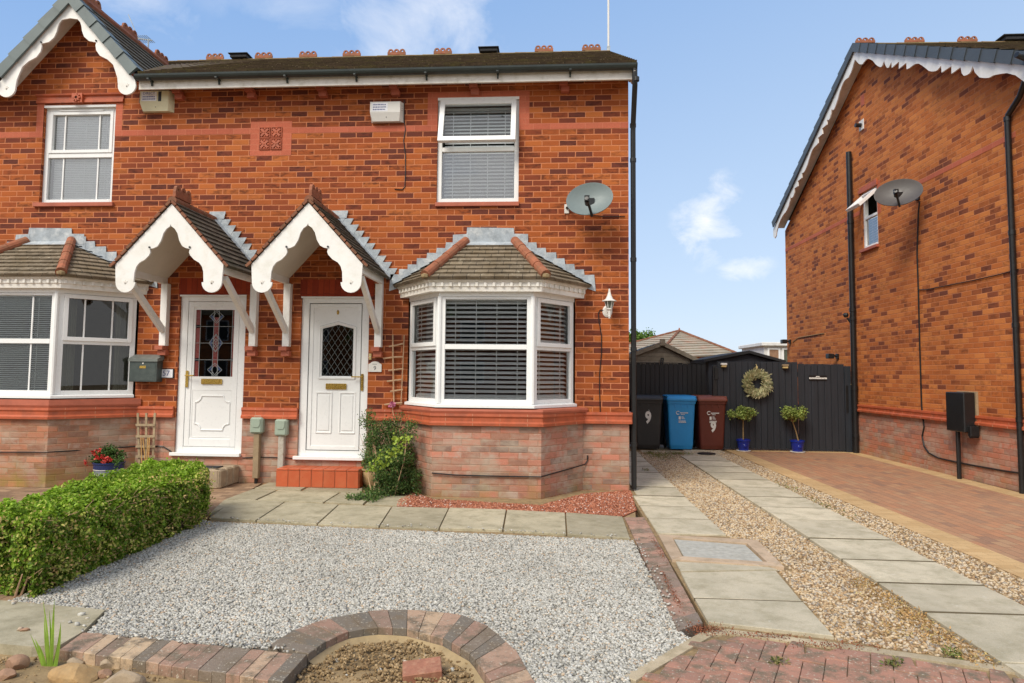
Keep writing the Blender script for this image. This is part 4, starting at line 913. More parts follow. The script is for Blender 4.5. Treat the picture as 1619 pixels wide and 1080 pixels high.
p = MB(); p.bbox(x0+.345, x0+.619, .022, .045, 1.225, 1.30, .006); p.box(x0+.37, x0+.594, .016, .024, 1.24, 1.285); p.build('letterbox', 'gold', fo)
p = MB(); p.bbox(x0+.815, x0+.848, .012, .035, 1.21, 1.43, .006); p.tube([(x0+.83, .01, 1.39), (x0+.83, -.02, 1.39), (x0+.70, -.025, 1.39)], .009, 8); p.tube([(x0+.83, .012, 1.28), (x0+.83, .002, 1.28)], .012, 8); p.build('door_handle', 'gold', fo)
p = MB(); p.lathe([(.018, 0), (.02, .008), (.008, .02)], (0, 0, 0), 12, Matrix.Translation((x0+.48, .045, 2.235)) @ Matrix.Rotation(rad(90), 4, 'X') @ Matrix.Diagonal((.8, 1.6, 1, 1))); p.build('door_knocker', 'gold', fo)
p = MB(); ring(p, a+.0, b-.0, c+.0, e_, .004, .0305, .034); p.build('door_seal', 'rubber_seal', fo)
# door of the left-hand house: stained glass light, scalloped lower panel
f, L, a, b, c, e_ = door(D1, -1, 1); x0 = D1[0]; fo = f.build('door_frame', 'upvc', house)
gx0, gx1, gz0, gz1 = x0+.20, x0+.765, 1.375, 2.265; hole = [(gx0, gz0), (gx1, gz0), (gx1, gz1), (gx0, gz1)]
L = MB(); L.plate([(a, c), (b, c), (b, e_), (a, e_)], [hole], (0, .075, 0), (1, 0, 0), (0, 0, 1), .03); ring(L, a, b, c, e_, .07, .035, .05, wb=.1)
ring(L, a+.09, b-.07, c+.12, 1.20, .006, .040, .046)
pc, pz0, pz1, pw = x0+.475, .67, 1.12, .235; pts = []
for cx_, cz_, a0 in ((pc+pw, pz0, 180), (pc+pw, pz1, 270), (pc-pw, pz1, 0), (pc-pw, pz0, 90)):
    pts += [(cx_+.09*math.cos(rad(a0-q)), cz_+.09*math.sin(rad(a0-q))) for q in ((0, -0)[:1] + (-0,))] if False else []
def arc(cx_, cz_, a0, a1, r=.085, n=5): return [(cx_+r*math.cos(rad(a0+(a1-a0)*k/n)), cz_+r*math.sin(rad(a0+(a1-a0)*k/n))) for k in range(n+1)]
pts = arc(pc+pw, pz0, 180, 90) + arc(pc+pw, pz1, 270, 180) + arc(pc-pw, pz1, 360, 270) + arc(pc-pw, pz0, 90, 0)
moulding(L, pts, .024); dr = L.build('door', 'upvc', fo)
p = MB(); p.pane(gx0, gx1, .064, gz0, gz1); p.build('door_glass', 'glass_dark', fo)
gw, gh = gx1-gx0, gz1-gz0; gm = (gx0+gx1)/2
red = MB(); blu = MB(); cm = MB()
def pg(mb, pts): mb.plate(pts, [], (0, .061, 0), (1, 0, 0), (0, 0, 1), .002)
red_w = .035
for s_ in (-1, 1):
    xx = gm+s_*(gw/2-.03); pg(red, [(xx-.03, gz0), (xx+.03, gz0), (xx+.03, gz1), (xx-.03, gz1)])
    cm.bar((gm+s_*(gw/2-.062), .058, gz0), (gm+s_*(gw/2-.062), .058, gz1), .006, .004, (0, 1, 0)); cm.bar((gm+s_*.035, .058, gz0), (gm+s_*.035, .058, gz1), .006, .004, (0, 1, 0))
pg(red, [(gm-.033, gz0+.13), (gm+.033, gz0+.13), (gm+.033, gz1-.1), (gm-.033, gz1-.1)])
for k in range(1, 4): z_ = gz0+gh*k/4; cm.bar((gx0, .058, z_), (gx1, .058, z_), .005, .004, (0, 1, 0))
for k in (1, 3): 
    for s_ in (-1, 1): z_ = gz0+gh*k/4; pg(blu, [(gm+s_*(gw/2-.03)-.028, z_-.02), (gm+s_*(gw/2-.03)+.028, z_-.02), (gm+s_*(gw/2-.03)+.028, z_+.02), (gm+s_*(gw/2-.03)-.028, z_+.02)])
def dia(cx_, cz_, rx_, rz_, mb=None, col=None):
    q = [(cx_-rx_, cz_), (cx_, cz_-rz_), (cx_+rx_, cz_), (cx_, cz_+rz_)]
    if mb: pg(mb, q)
    for i in range(4): cm.bar((q[i][0], .057, q[i][1]), (q[(i+1) % 4][0], .057, q[(i+1) % 4][1]), .005, .004, (0, 1, 0))
for z_ in (gz0+gh*.5,):
    for s_ in (-1, 1): pg(blu, [(gm+s_*.04, z_-.1), (gm+s_*.085, z_), (gm+s_*.04, z_+.1), (gm+s_*.055, z_)][::s_])
    dia(gm, z_, .095, .12); dia(gm, z_, .05, .06); dia(gm, z_-.06, .03, .05); dia(gm, z_+.06, .03, .05)
for z_, q in ((gz0+.09, 1), (gz1-.09, -1)):
    for s_ in (-1, 1): pg(blu, [(gm+s_*.03, z_), (gm+s_*.09, z_-q*.02), (gm+s_*.03, z_+q*.09)][::s_*q] if True else [])
    dia(gm, z_, .05, .07); dia(gm, z_, .10, .09)
red.build('red_glass', 'glass_red', fo); blu.build('blue_glass', 'glass_blue', fo); cm.build('lead_came', 'lead_came', fo)
p = MB(); p.bbox(x0+.315, x0+.60, .022, .045, 1.275, 1.345, .006); p.box(x0+.34, x0+.575, .016, .024, 1.288, 1.33); p.build('letterbox', 'gold', fo)
p = MB(); p.bbox(x0+.105, x0+.14, .012, .035, 1.23, 1.45, .006); p.tube([(x0+.122, .01, 1.385), (x0+.122, -.02, 1.385), (x0+.24, -.025, 1.385)], .009, 8); p.build('door_handle', 'gold', fo)
# ================================================================== GROUND
def G2(x, y): q = Gp(x, y); return (q.x, q.y)
gd = MB(); gd.quad((-80, -40, -.075), (90, -40, -.075), (90, 160, -.075), (-80, 160, -.075)); tag(gd.build('ground', 'soil'), kind='structure')
def layer(name, poly, mat, z, kind='structure', th=.05):
    b = MB(); b.plate(poly if sum(poly[i][0]*poly[(i+1) % len(poly)][1]-poly[(i+1) % len(poly)][0]*poly[i][1] for i in range(len(poly))) > 0 else poly[::-1], [], (0, 0, z-th), (1, 0, 0), (0, 1, 0), th)
    return tag(b.build(name, mat), kind=kind)
def slabs(mb, quads, top=.012, th=.05, gap=.013, jit=.004):
    for q in quads:
        c = Vector((sum(p[0] for p in q)/4, sum(p[1] for p in q)/4, 0)); P = []
        for p in q: v = Vector((p[0], p[1], 0)); d = v-c; P.append(c+d*(1-gap/d.length))
        z = [top+rnd.uniform(-jit, jit)]*4; z = [zz+rnd.uniform(-jit, jit)*.4 for zz in z]
        ch = .003; T = [p+(c-p).normalized()*ch*1.4 for p in P]
        V = [(p.x, p.y, top-th) for p in P]+[(p.x, p.y, z[i]-ch) for i, p in enumerate(P)]+[(p.x, p.y, z[i]) for i, p in enumerate(T)]
        ar = sum(q[i][0]*q[(i+1) % 4][1]-q[(i+1) % 4][0]*q[i][1] for i in range(4)); F = [(8, 9, 10, 11)]+[(i, (i+1) % 4, 4+(i+1) % 4, 4+i) for i in range(4)]+[(4+i, 4+(i+1) % 4, 8+(i+1) % 4, 8+i) for i in range(4)]
        if ar < 0: F = [f[::-1] for f in F]
        mb.add(V, F)
# path in front of the houses
bx = [373, 451, 536, 620, 710, 801, 894, 985]; by = [791, 795.5, 799.5, 802.5, 805, 808, 812.5, 819]
fx = [330, 404, 501, 599, 694, 795, 896, 997]; fy = [822, 826, 831, 835, 838.6, 841.5, 848, 854]
B_ = [G2(a, b) for a, b in zip(bx, by)]; F_ = [G2(a, b) for a, b in zip(fx, fy)]
m = MB(); slabs(m, [(B_[i], B_[i+1], F_[i+1], F_[i]) for i in range(7)], .016)
slabs(m, [[G2(*p) for p in q] for q in (((440, 775.6), (537.8, 779.6), (511, 796), (405.6, 791.6)), ((539, 780), (592, 783), (574, 799), (513, 796)), ((594, 783), (650, 786), (640, 801), (576, 799)),
      ((426, 763.5), (494, 767), (476, 776), (401, 773)), ((496, 767), (575, 771), (573, 779.5), (478, 776.2)), ((400, 774), (438, 776), (404, 791.5), (355, 791)), ((354, 791.5), (403, 792.3), (372, 799), (332, 812)))], .012)
tag(m.build('path', 'slab_path'), kind='structure')
layer('path_bedding', [G2(373, 789), G2(430, 757), G2(1002, 775), G2(1008, 860), G2(326, 826)], 'soil', -.004)
layer('front_paving', [(-13, .0), G2(432, 754), G2(330, 812), (-4.3, -2.6), (-4.3, -6.5), (-13, -6.5)], 'block_paving_brown', .002)
red_poly = [G2(628, 793), G2(655, 779), G2(684, 790), G2(854, 800), G2(920, 782), G2(997, 776), G2(1006, 808), G2(984, 818), G2(850, 810), G2(700, 804), G2(628, 802)]
layer('red_chippings_base', red_poly, 'red_base', .004)
tag(stones('red_chippings', points_in(red_poly, 9000), (.006, .013), .006, 'red_chips'), 'red stone chippings spread round the foot of the right bay', 'chippings', kind='stuff')
# ---- grey gravel forecourt
def circ(a, b, c):
    ax, ay = a; bx_, by_ = b; cx, cy = c; d = 2*(ax*(by_-cy)+bx_*(cy-ay)+cx*(ay-by_))
    ux = ((ax*ax+ay*ay)*(by_-cy)+(bx_*bx_+by_*by_)*(cy-ay)+(cx*cx+cy*cy)*(ay-by_))/d; uy = ((ax*ax+ay*ay)*(cx-bx_)+(bx_*bx_+by_*by_)*(ax-cx)+(cx*cx+cy*cy)*(bx_-ax))/d
    return ux, uy, math.hypot(ax-ux, ay-uy)
CX, CY, CR = circ(G2(455, 1006), G2(620, 970), G2(838, 1079))
arc_o = [(CX+CR*math.cos(rad(a)), CY+CR*math.sin(rad(a))) for a in range(-20, 161, 8)]
OUT = [G2(*p) for p in ((880, 1140), (840, 1075), (815, 1032), (775, 997), (728, 977), (680, 970.5), (635, 969), (593, 971), (538, 979), (487, 993), (459, 1004), (423, 1028))]
INN = [G2(*p) for p in ((812, 1140), (770, 1079), (745, 1042), (700, 1016), (640, 1000), (590, 998), (545, 1006), (515, 1021), (488, 1040))]
arc_o = OUT
gpoly = [G2(8, 955), G2(318, 822), G2(330, 826), G2(1000, 856), G2(1074, 1000), G2(1092, 1011), G2(994, 1070), (-.62, -5.85), (-.9, -5.85)] + arc_o + [G2(134, 1007), G2(168, 970)]
layer('gravel_bed', gpoly, 'gravel_base', .002)
gp = points_in(gpoly, 82000)
tag(stones('grey_gravel', gp, (.0062, .012), .004, 'chippings', .7), 'pale grey stone chippings covering the front forecourt', 'gravel', kind='stuff')
ed = []
for a_, b_ in ((G2(330, 822), G2(1000, 852)), (G2(1002, 856), G2(1074, 1000)), (G2(134, 1003), G2(470, 1036))):
    k = 90; u_ = rs.uniform(0, 1, (k, 1)); ed.append(np.array(a_)*(1-u_)+np.array(b_)*u_+rs.normal(0, .028, (k, 2)))
tag(stones('strayed_gravel', np.vstack(ed), (.006, .011), .026, 'chippings', .7), 'loose grey chips strayed onto the slabs and edging bricks around the gravel', 'gravel', kind='stuff')
# ---- bricks round the bed
eb = MB()
AC0 = math.degrees(math.atan2(G2(418, 1019)[1]-CY, G2(418, 1019)[0]-CX))
def brk(mb, q, top, th=.07, ch=.006):
    slabs(mb, [q], top, th, .0035, .003)
A0, B0, A1, B1_ = [Vector((*G2(*p), 0)) for p in ((132, 1004), (486, 1041), (93, 1033), (446, 1086))]
for i in range(17): a, b = i/17, (i+1)/17; brk(eb, [tuple(v[:2]) for v in (A0.lerp(B0, a), A0.lerp(B0, b), A1.lerp(B1_, b), A1.lerp(B1_, a))], .02, .09)
def resample(L, n):
    L = [Vector((*p, 0)) for p in L]; d = [0]
    for k in range(1, len(L)): d.append(d[-1]+(L[k]-L[k-1]).length)
    out = []
    for i in range(n+1):
        t_ = d[-1]*i/n; k = max(q for q in range(len(L)-1) if d[q] <= t_+1e-9); out.append(L[k].lerp(L[k+1], (t_-d[k])/(d[k+1]-d[k])))
    return out
RO, RI = resample(OUT, 22), resample(INN, 22)
for i in range(22): brk(eb, [tuple(v[:2]) for v in (RO[i], RO[i+1], RI[i+1], RI[i])], .022, .09)
tag(eb.build('brick_edging', 'edging_brick'), 'weathered brick edging curving round the bare soil bed in front of the gravel', 'edging')
hm = MB(); cb = sum(RI, Vector())/len(RI)
for i in range(22):
    a_, b_ = RI[i], RI[i+1]; c_, d_ = a_+(cb-a_).normalized()*.05, b_+(cb-b_).normalized()*.05; hm.add([(a_.x, a_.y, -.018), (b_.x, b_.y, -.018), (d_.x, d_.y, -.05), (c_.x, c_.y, -.05)], [(0, 1, 2, 3), (3, 2, 1, 0)][:1])
hm.bar((A1.x, A1.y-.02, -.06), (B1_.x, B1_.y-.03, -.06), .07, .04); tag(hm.build('mortar_haunching', 'mortar_haunch'), kind='structure')
e2 = MB(); k = 17; TL, TR, BL, BR = [Vector((*G2(*p), 0)) for p in ((987, 820), (1019, 820), (1072, 1003), (1112, 990))]
for i in range(k): a, b = i/k, (i+1)/k; brk(e2, [tuple(v[:2]) for v in (TL.lerp(BL, a), TR.lerp(BR, a), TR.lerp(BR, b), TL.lerp(BL, b))], .018, .07)
tag(e2.build('brick_edging', 'edging_pink'), 'straight strip of worn pinkish bricks between grey gravel and drive slabs', 'edging')
# soil crumbs in the bed
bed = INN + [G2(448, 1088), G2(440, 1140)]
fb = [(-4.8, -5.1), (-3.75, -5.08), (-3.5, -5.2), (-2.2, -5.58), (-2.2, -6.2), (-4.8, -6.2)]
layer('bed_soil', bed, 'soil', -.045, th=.03); layer('bed_soil', fb[:1]+[(-4.6, -6.2), (-.9, -6.2), (-1.2, -5.62), (-2.2, -5.62)]+fb[1:2], 'soil', -.05, th=.02) if False else None
layer('bed_soil', [(-6, -5.0), (-3.7, -5.0), (-3.4, -5.2), (-2.35, -5.5), (-1.2, -5.9), (-1.2, -6.4), (-6, -6.4)], 'soil', -.035, th=.03)
def mound(x, y): return -.036+.03*np.sin(x*9)*np.cos(y*11)*.5
tag(stones('soil_clods', np.vstack([points_in(bed, 3000), points_in(fb, 2000)]), (.003, .0115), mound, 'soil_crumb', .8), 'crumbly brown soil clods in the flower bed by the brick edging', 'soil', kind='stuff')
# front left concrete slab
m = MB(); q = [G2(-60, 948), G2(166, 969), G2(132, 1003), G2(95, 1025), G2(50, 1028), G2(-60, 1018)]; m.plate(q[::-1], [], (0, 0, -.05), (1, 0, 0), (0, 1, 0), .068); tag(m.build('concrete_slab', 'slab_path'), 'weathered grey concrete slab at the near end of the hedge', 'slab')
# ---- drive
m = MB(); ys = [4.45]+[3.62-.66*i for i in range(10)]
for i in range(len(ys)-1): slabs(m, [[(.05 if ys[i] > 0 else .0, ys[i]), (.63, ys[i]), (.63, ys[i+1]), (.05 if ys[i] > 0 else .0, ys[i+1])]], .008, jit=.004)
slabs(m, [[G2(1074, 907), G2(1228, 904), G2(1271, 954), G2(1095, 948)], [G2(1096, 949), G2(1272, 955), G2(1322, 1011), G2(1117, 987)]], .012)
slabs(m, [[G2(1066, 889), G2(1213, 897), G2(1232, 902), G2(1074, 905)]], .006)
ys = [3.82, 3.1, 2.4, 1.72, 1.02, .35, -.32, -.98, -1.63, -2.40, -3.10, -3.70, -4.29, -5.03]
for i in range(len(ys)-1): slabs(m, [[(1.31, ys[i]), (2.03, ys[i]), (2.03, ys[i+1]), (1.31, ys[i+1])]], .022, jit=.004)
slabs(m, [[(1.31, -5.03), (2.03, -5.03), (2.03, -5.6), (1.31, -5.6)]], .022)
slabs(m, [[(1.5, 4.5), (2.1, 4.5), (2.15, 4.0), (1.4, 3.95)], [(.7, 4.75), (1.5, 4.75), (1.5, 4.4), (.7, 4.4)], [(1.55, 5.0), (2.3, 5.0), (2.3, 4.55), (1.55, 4.55)]], .006)
m.cur = 1
for i in range(1, len(ys)-1): m.box(1.315, 2.025, ys[i]-.004, ys[i]+.004, -.01, .0245)
for y in [3.62-.66*i for i in range(9)]: m.box(.05 if y > 0 else .005, .625, y-.004, y+.004, -.01, .0105)
q0, q1 = G2(1097, 949), G2(1270, 954.5); m.bar((*q0, .008), (*q1, .008), .008, .013)
tag(m.build('driveway_slabs', None, mats=['slab_drive', 'joint_dirt']), kind='structure')
layer('drive_bedding', [(-.02, 5.0), (2.45, 5.0), (2.45, -5.2), (1.4, -5.1), (.55, -4.85), (-.04, -4.7), (-.02, -1.6)], 'soil', -.006)
pm = [(.63, 4.4), (1.31, 3.8), (1.31, -5.0), G2(1322, 1012), G2(1231, 902), (.84, -3.4), (.80, -2.45), (.63, -2.4)]; pr = [(2.03, 4.4), (2.40, 4.4), (2.47, -5.2), (2.03, -5.2)]; pb = [(.65, 4.4), (2.3, 4.95), (2.3, 3.85), (1.3, 3.85)]
P = np.vstack([points_in(pm, 23000), points_in(pr, 10000), points_in(pb, 2800)])
tag(stones('brown_pebbles', P, (.007, .0155), -.004, 'pebbles', .7), 'buff and brown pebbles filling the strips beside the drive slabs', 'pebbles', kind='stuff')
# manhole cover
mc = thing('manhole_cover', 'recessed manhole cover with rough grey infill and pale frame between drive slabs', 'manhole cover', (.41, -2.9, 0))
q = [Vector((*G2(*p), 0)) for p in ((1041, 848), (1197, 857), (1240, 900), (1062, 888))]; qi = [Vector((*G2(*p), 0)) for p in ((1063, 853), (1181, 862), (1213, 892), (1079, 883))]
m = MB(); 
for i in range(4): j = (i+1) % 4; slabs(m, [[tuple(v[:2]) for v in (q[i], q[j], qi[j], qi[i])]], .018, .05, .001, 0)
m.build('frame', 'cover_frame', mc); m = MB(); slabs(m, [[tuple(v[:2]) for v in qi]], .006, .04, .022, 0); m.build('cover', 'cast_metal', mc)
# kerb and pink paving
kp = [G2(985, 1072), G2(1112, 1000), G2(1147, 997), G2(1326, 1019), G2(1619, 1060), (3.2, -5.6)]
m = MB(); kk = []
for i, p in enumerate(kp):
    d0 = Vector(kp[i])-Vector(kp[max(i-1, 0)]); d1 = Vector(kp[min(i+1, len(kp)-1)])-Vector(p); d = (d0.normalized() if d0.length else d1.normalized())+(d1.normalized() if d1.length else d0.normalized()); d.normalize(); kk.append((Vector(p), Vector(p)+Vector((d.y, -d.x))*.07))
for i in range(len(kk)-1): slabs(m, [[tuple(kk[i][0]), tuple(kk[i+1][0]), tuple(kk[i+1][1]), tuple(kk[i][1])]], .009, .06, .002, 0)
tag(m.build('kerb', 'kerb'), kind='structure')
pk = [tuple(k[1]) for k in kk] + [(3.2, -7.2), (-2, -7.2), (-1.0, -5.85)]
layer('pavement_bedding', pk, 'soil', -.004)
m = MB(); R_ = Matrix.Rotation(rad(-24), 3, 'Z'); cnt = 0
for i in range(-40, 60):
    for j in range(-60, 60):
        for o in (0, 1):
            # herringbone: horizontal and vertical blocks in 0.1 steps
            if o == 0: x, y, w_, h_ = (i*.4+j*.1), j*.1, .2, .1
            else: x, y, w_, h_ = (i*.4+j*.1+.2), j*.1-.1, .1, .2
            c = R_ @ Vector((x+w_/2, y+h_/2, 0)) + Vector((.6, -5.2, 0))
            if not (-1.6 < c.x < 3.2 and -6.2 < c.y < -4.4): continue
            qq = [R_ @ Vector((x+a*w_, y+b*h_, 0)) + Vector((.6, -5.2, 0)) for a, b in ((0, 0), (1, 0), (1, 1), (0, 1))]
            arr = np.array([(v.x, v.y) for v in qq]+[(c.x, c.y)]); ins = inpoly(arr, pk)
            if not ins[4]: continue
            if not ins.all(): qq = [c+(v-c)*(.62 if not ins[k] else 1) for k, v in enumerate(qq)]
            slabs(m, [[tuple(v[:2]) for v in qq]], .01, .04, .0025, .003)
tag(m.build('pavement', 'paver_pink'), kind='structure')
# neighbour's drive
layer('neighbour_driveway', [(2.68, 4.85), (4.66, 4.85), (4.72, -6), (2.74, -6)], 'block_paving_red', .006)
m = MB(); m.M = ID
for a, b, c, d in (((2.40, 5.2), (2.68, 5.2), (2.74, -6), (2.46, -6)), ((4.66, 5.2), (4.95, 5.2), (4.95, -6), (4.72, -6)), ((2.68, 5.2), (4.66, 5.2), (4.66, 4.851), (2.68, 4.851))): m.plate([d, c, b, a], [], (0, 0, -.04), (1, 0, 0), (0, 1, 0), .0475)
tag(m.build('drive_border', 'buff_border'), kind='structure')
layer('back_yard', [(-1, 5.2), (8, 5.2), (8, 14), (-1, 14)], 'slab_drive', -.02)
# moss, weeds and litter (uncountable)
def tuft(P2, z, h, mat, name, lab, cat, n=6, size=(.01, .025), up=.7):
    n_ = len(P2); P3 = np.zeros((n_, 3)); P3[:, :2] = P2; P3[:, 2] = z+rs.uniform(0, h, n_); N = np.zeros((n_, 3)); N[:, 2] = up
    return tag(leaves(name, P3, N, size, mat, spread=1., aspect=.45), lab, cat, kind='stuff')
def patch(c, r, n): a = rs.normal(0, 1, (n, 2)); return np.array(c)+a*np.array(r)
def P_(x, y): return G2(x, y)
dm = np.vstack([patch(P_(1395, 945), (.07, .10), 500), patch(P_(1440, 975), (.06, .12), 700), patch(P_(1370, 925), (.06, .08), 300), patch(P_(1490, 1010), (.07, .10), 400), patch(P_(1540, 1040), (.06, .08), 250), patch(P_(1420, 1000), (.12, .1), 300)])
dm = dm[dm[:, 0] < 1.31]
tuft(dm, -.005, .03, 'dry_moss', 'dry_moss', 'orange dried moss along the near edge of the right slab strip', 'moss', size=(.008, .022))
wd = np.vstack([patch(P_(1045, 722), (.12, .3), 700), patch(P_(1070, 718), (.12, .12), 400), patch(P_(1030, 718), (.08, .1), 300), patch(P_(1245, 772), (.05, .25), 120), patch(P_(1300, 800), (.05, .35), 120), patch(P_(1022, 745), (.02, .02), 60)])
tuft(wd, -.002, .035, 'weed_leaf', 'weeds', 'low green weeds and moss growing among the pebbles by the bins', 'weeds', size=(.01, .03))
jm = np.vstack([patch(P_(1115, 1000), (.06, .04), 500), patch(P_(1210, 1010), (.1, .012), 200), patch(P_(1320, 1025), (.14, .03), 300), patch(P_(1060, 935), (.012, .25), 400), patch(P_(1040, 870), (.012, .25), 300)])
tuft(jm, .008, .02, 'dead_leaf', 'leaf_litter', 'reddish dead moss and leaf litter along the kerb and brick edging', 'leaf litter', size=(.006, .016))
lt_ = np.vstack([patch(P_(40+i*14, 925-i*5.3), (.05, .05), 110) for i in range(20)]); tuft(lt_, .004, .02, 'dead_leaf', 'hedge_litter', 'dry brown leaf litter under the foot of the green hedge', 'leaf litter', size=(.008, .022))
for (x, y) in ((1485, 1020), (1305, 1033), (1265, 1045)):
    pass
gt = []
for x, y in ((1410, 1056), (1505, 1040), (1230, 1052)): gt.append(patch(P_(x, y), (.025, .012), 60))
tuft(np.vstack(gt), .005, .03, 'weed_leaf', 'joint_weeds', 'small green weeds sprouting from joints of the pink paving', 'weeds', size=(.012, .03))
# small drain cover by the bins
d = MB(); d.lathe([(.0, 0), (.15, 0), (.15, .02), (.12, .025), (0, .02)], (*G2(1117, 718.5), .006), 20, sx=1.1); tag(d.build('drain_cover', 'black_plastic'), 'round black drain cover lying in front of the brown bin', 'drain cover')
# ================================================================== NEIGHBOUR'S HOUSE
nb = thing('neighbour_house', 'brick gable end of the house on the right with scalloped white bargeboards', 'house', tuple(Rp(4, 0, -3)))
NS, NE = .80, .93; SA, SF, AP = 8.5, -.42, 4.04
WN = (-4.42, -3.84, 3.87, 4.95)
w = MB(M_RW); w.wall(-SA, -SF, NE-.01, 5.1, [WN], 0, .10); w.add([(-SA, 0, 5.1), (-SF, 0, 5.1), (-AP, 0, 7.55)], [(0, 1, 2)])
w.quad((-SF, 0, -.1), (-SF, 9, -.1), (-SF, 9, 5.1), (-SF, 0, 5.1)); w.quad((-SA, 9, -.1), (-SA, 0, -.1), (-SA, 0, 5.1), (-SA, 9, 5.1)); w.add([(-SF, 9, -.1), (-SA, 9, -.1), (-SA, 9, 5.1), (-AP, 9, 7.55), (-SF, 9, 5.1)], [(0, 1, 2, 3, 4)])
w.build('wall', 'brick_neighbour', nb)
w = MB(M_RW); w.quad((-SA, 0, -.12), (-SF, 0, -.12), (-SF, 0, NE), (-SA, 0, NE)); w.build('plinth', 'brick_plinth_neighbour', nb)
w = MB(); sweep(w, [(-SA, 0), (-SF, 0)], [(0, NS-.002), (.05, NS), (.052, NS+.03), (.03, NS+.05), (.03, NE-.05), (.042, NE-.03), (.038, NE), (0, NE+.004)], M=M_RW)
for q in range(31): x = -SA+.15+q*.29; w.cur = 1; w.box(x-.0022, x+.0022, -.0525, -.02, NS+.002, NS+.03, M_RW); w.box(x-.0022, x+.0022, -.0312, -.02, NS+.05, NE-.05, M_RW)
w.build('string_course', None, nb, mats=['terracotta', 'grout'])
w = MB(M_RW)
for a, b in ((-SA, -4.50), (-3.72, -.22)): w.box(a, b, -.0035, .01, 4.57, 4.645)
w.box(-3.838, -3.72, -.0035, .01, 4.42, 5.02)
w.build('brick_band', 'brick_band', nb)
w = MB(M_RW); w.bbox(-4.52, -3.80, -.03, .02, 4.955, 5.03, .004); w.bbox(-4.5, -3.82, -.018, .02, 5.0305, 5.07, .004); w.build('window_lintel', 'terracotta', nb)
f = MB(M_RW); x0, x1, z0, z1 = WN; ring(f, x0, x1, z0, z1, .055, .02, .09); f.bbox(x0+.055, x1-.055, .022, .088, 4.43, 4.48, .003); wn = f.build('window', 'upvc', nb)
p = MB(M_RW); p.pane(x0+.05, x1-.05, .053, z0+.05, 4.44); p.build('pane', 'glass_upper', wn)
p = MB(); blind(p, x0+.06, x1-.06, z0+.06, 4.5, .13, .05, .045, 50, M=M_RW, cords=2); p.build('blind', 'slat', wn)
HM = M_RW @ Matrix.Translation((0, .01, z1-.06)) @ Matrix.Rotation(rad(-48), 4, 'X'); sh = -(z1-.06-4.46)
p = MB(); ring(p, x0+.03, x1-.03, sh, 0, .055, -.03, .03, M=HM); p.build('opened_top_sash', 'upvc', wn)
p = MB(); p.pane(x0+.08, x1-.08, -.002, sh+.05, -.05, HM); p.build('sash_pane', 'glass_upper', wn)
p = MB(M_RW); p.bbox(x0-.06, x1+.03, -.05, .02, z0-.055, z0, .004); p.build('sill', 'terracotta_red', wn)
p = MB(M_RW); room(p, x0-.2, x1+.2, 3.7, 5.1, .105, 2); p.build('interior', 'room_dark', nb)
# roof, verge, bargeboards
def np_(s, z, o): return tuple(Rp(s, z, o))
AZ, EZ, ES = 7.70, 5.39, -.45
rf = MB(); OW = .24
coursed(rf, np_(ES, EZ, OW), np_(ES, EZ, -9.2), np_(AP, AZ, OW), np_(AP, AZ, -9.2), 16, .022); coursed(rf, np_(2*AP-ES, EZ, -9.2), np_(2*AP-ES, EZ, OW), np_(AP, AZ, -9.2), np_(AP, AZ, OW), 16, .022)
nr = rf.build('roof', 'tile_main', nb)
h = MB(); halfround(h, np_(AP, AZ-.02, OW), np_(AP, AZ-.02, -9), .05, 24, 8); h.build('ridge_tile', 'ridge_mossy', nr)
for x in (1368, 1447, 1532):
    X = Fp(x, 68, 4.15).x; q = Rp(AP, AZ, 0); dd = (X-q.x)/RN.x; c = MB(); q = Rp(AP, AZ+.035, -dd)
    crest(c, Matrix(((RN.x, RD.x, 0, q.x), (RN.y, RD.y, 0, q.y), (0, 0, 1, q.z), (0, 0, 0, 1))), .36, .10); c.build('ridge_crest', 'terracotta_dark', nr)
X = Fp(1612, 66, 4.15).x; q = Rp(AP, AZ, 0); q = Rp(AP, AZ+.02, -(X-q.x)/RN.x); c = MB(); c.bbox(q.x-.26, q.x+.26, q.y-.1, q.y+.1, q.z, q.z+.07, .01); c.bbox(q.x-.31, q.x+.31, q.y-.13, q.y+.13, q.z+.071, q.z+.095, .006); c.build('roof_vent', 'felt_black', nr)
low = [(4.04, 7.42), (3.93, 7.30), (3.861, 7.24), (3.76, 7.19), (3.689, 7.202), (3.60, 7.21), (3.521, 7.185), (3.44, 7.13), (3.362, 7.068), (3.27, 6.96), (3.211, 6.908), (3.12, 6.84), (3.059, 6.826), (2.979, 6.887), (2.939, 6.79), (2.89, 6.72), (2.839, 6.704), (2.74, 6.755), (2.739, 6.65), (2.503, 6.651), (2.517, 6.532), (2.284, 6.529), (2.284, 6.418), (2.2, 6.40), (2.126, 6.4), (2.03, 6.39), (1.937, 6.351), (1.85, 6.28), (1.76, 6.198), (1.67, 6.11), (1.589, 6.064), (1.5, 6.03), (1.447, 6.026), (1.356, 6.045), (1.35, 5.938), (1.111, 5.928), (1.118, 5.815), (.904, 5.815), (.884, 5.719), (.84, 5.66), (.779, 5.643), (.72, 5.64), (.69, 5.653), (.643, 5.71), (.60, 5.60), (.51, 5.49), (.411, 5.437), (.32, 5.40), (.234, 5.394), (.12, 5.36), (-.016, 5.311), (-.172, 5.211), (-.32, 5.061), (-.36, 4.97), (-.46, 4.92), (-.55, 4.97), (-.57, 5.10)]
topz = lambda s: 7.60-.5246*abs(s-AP)
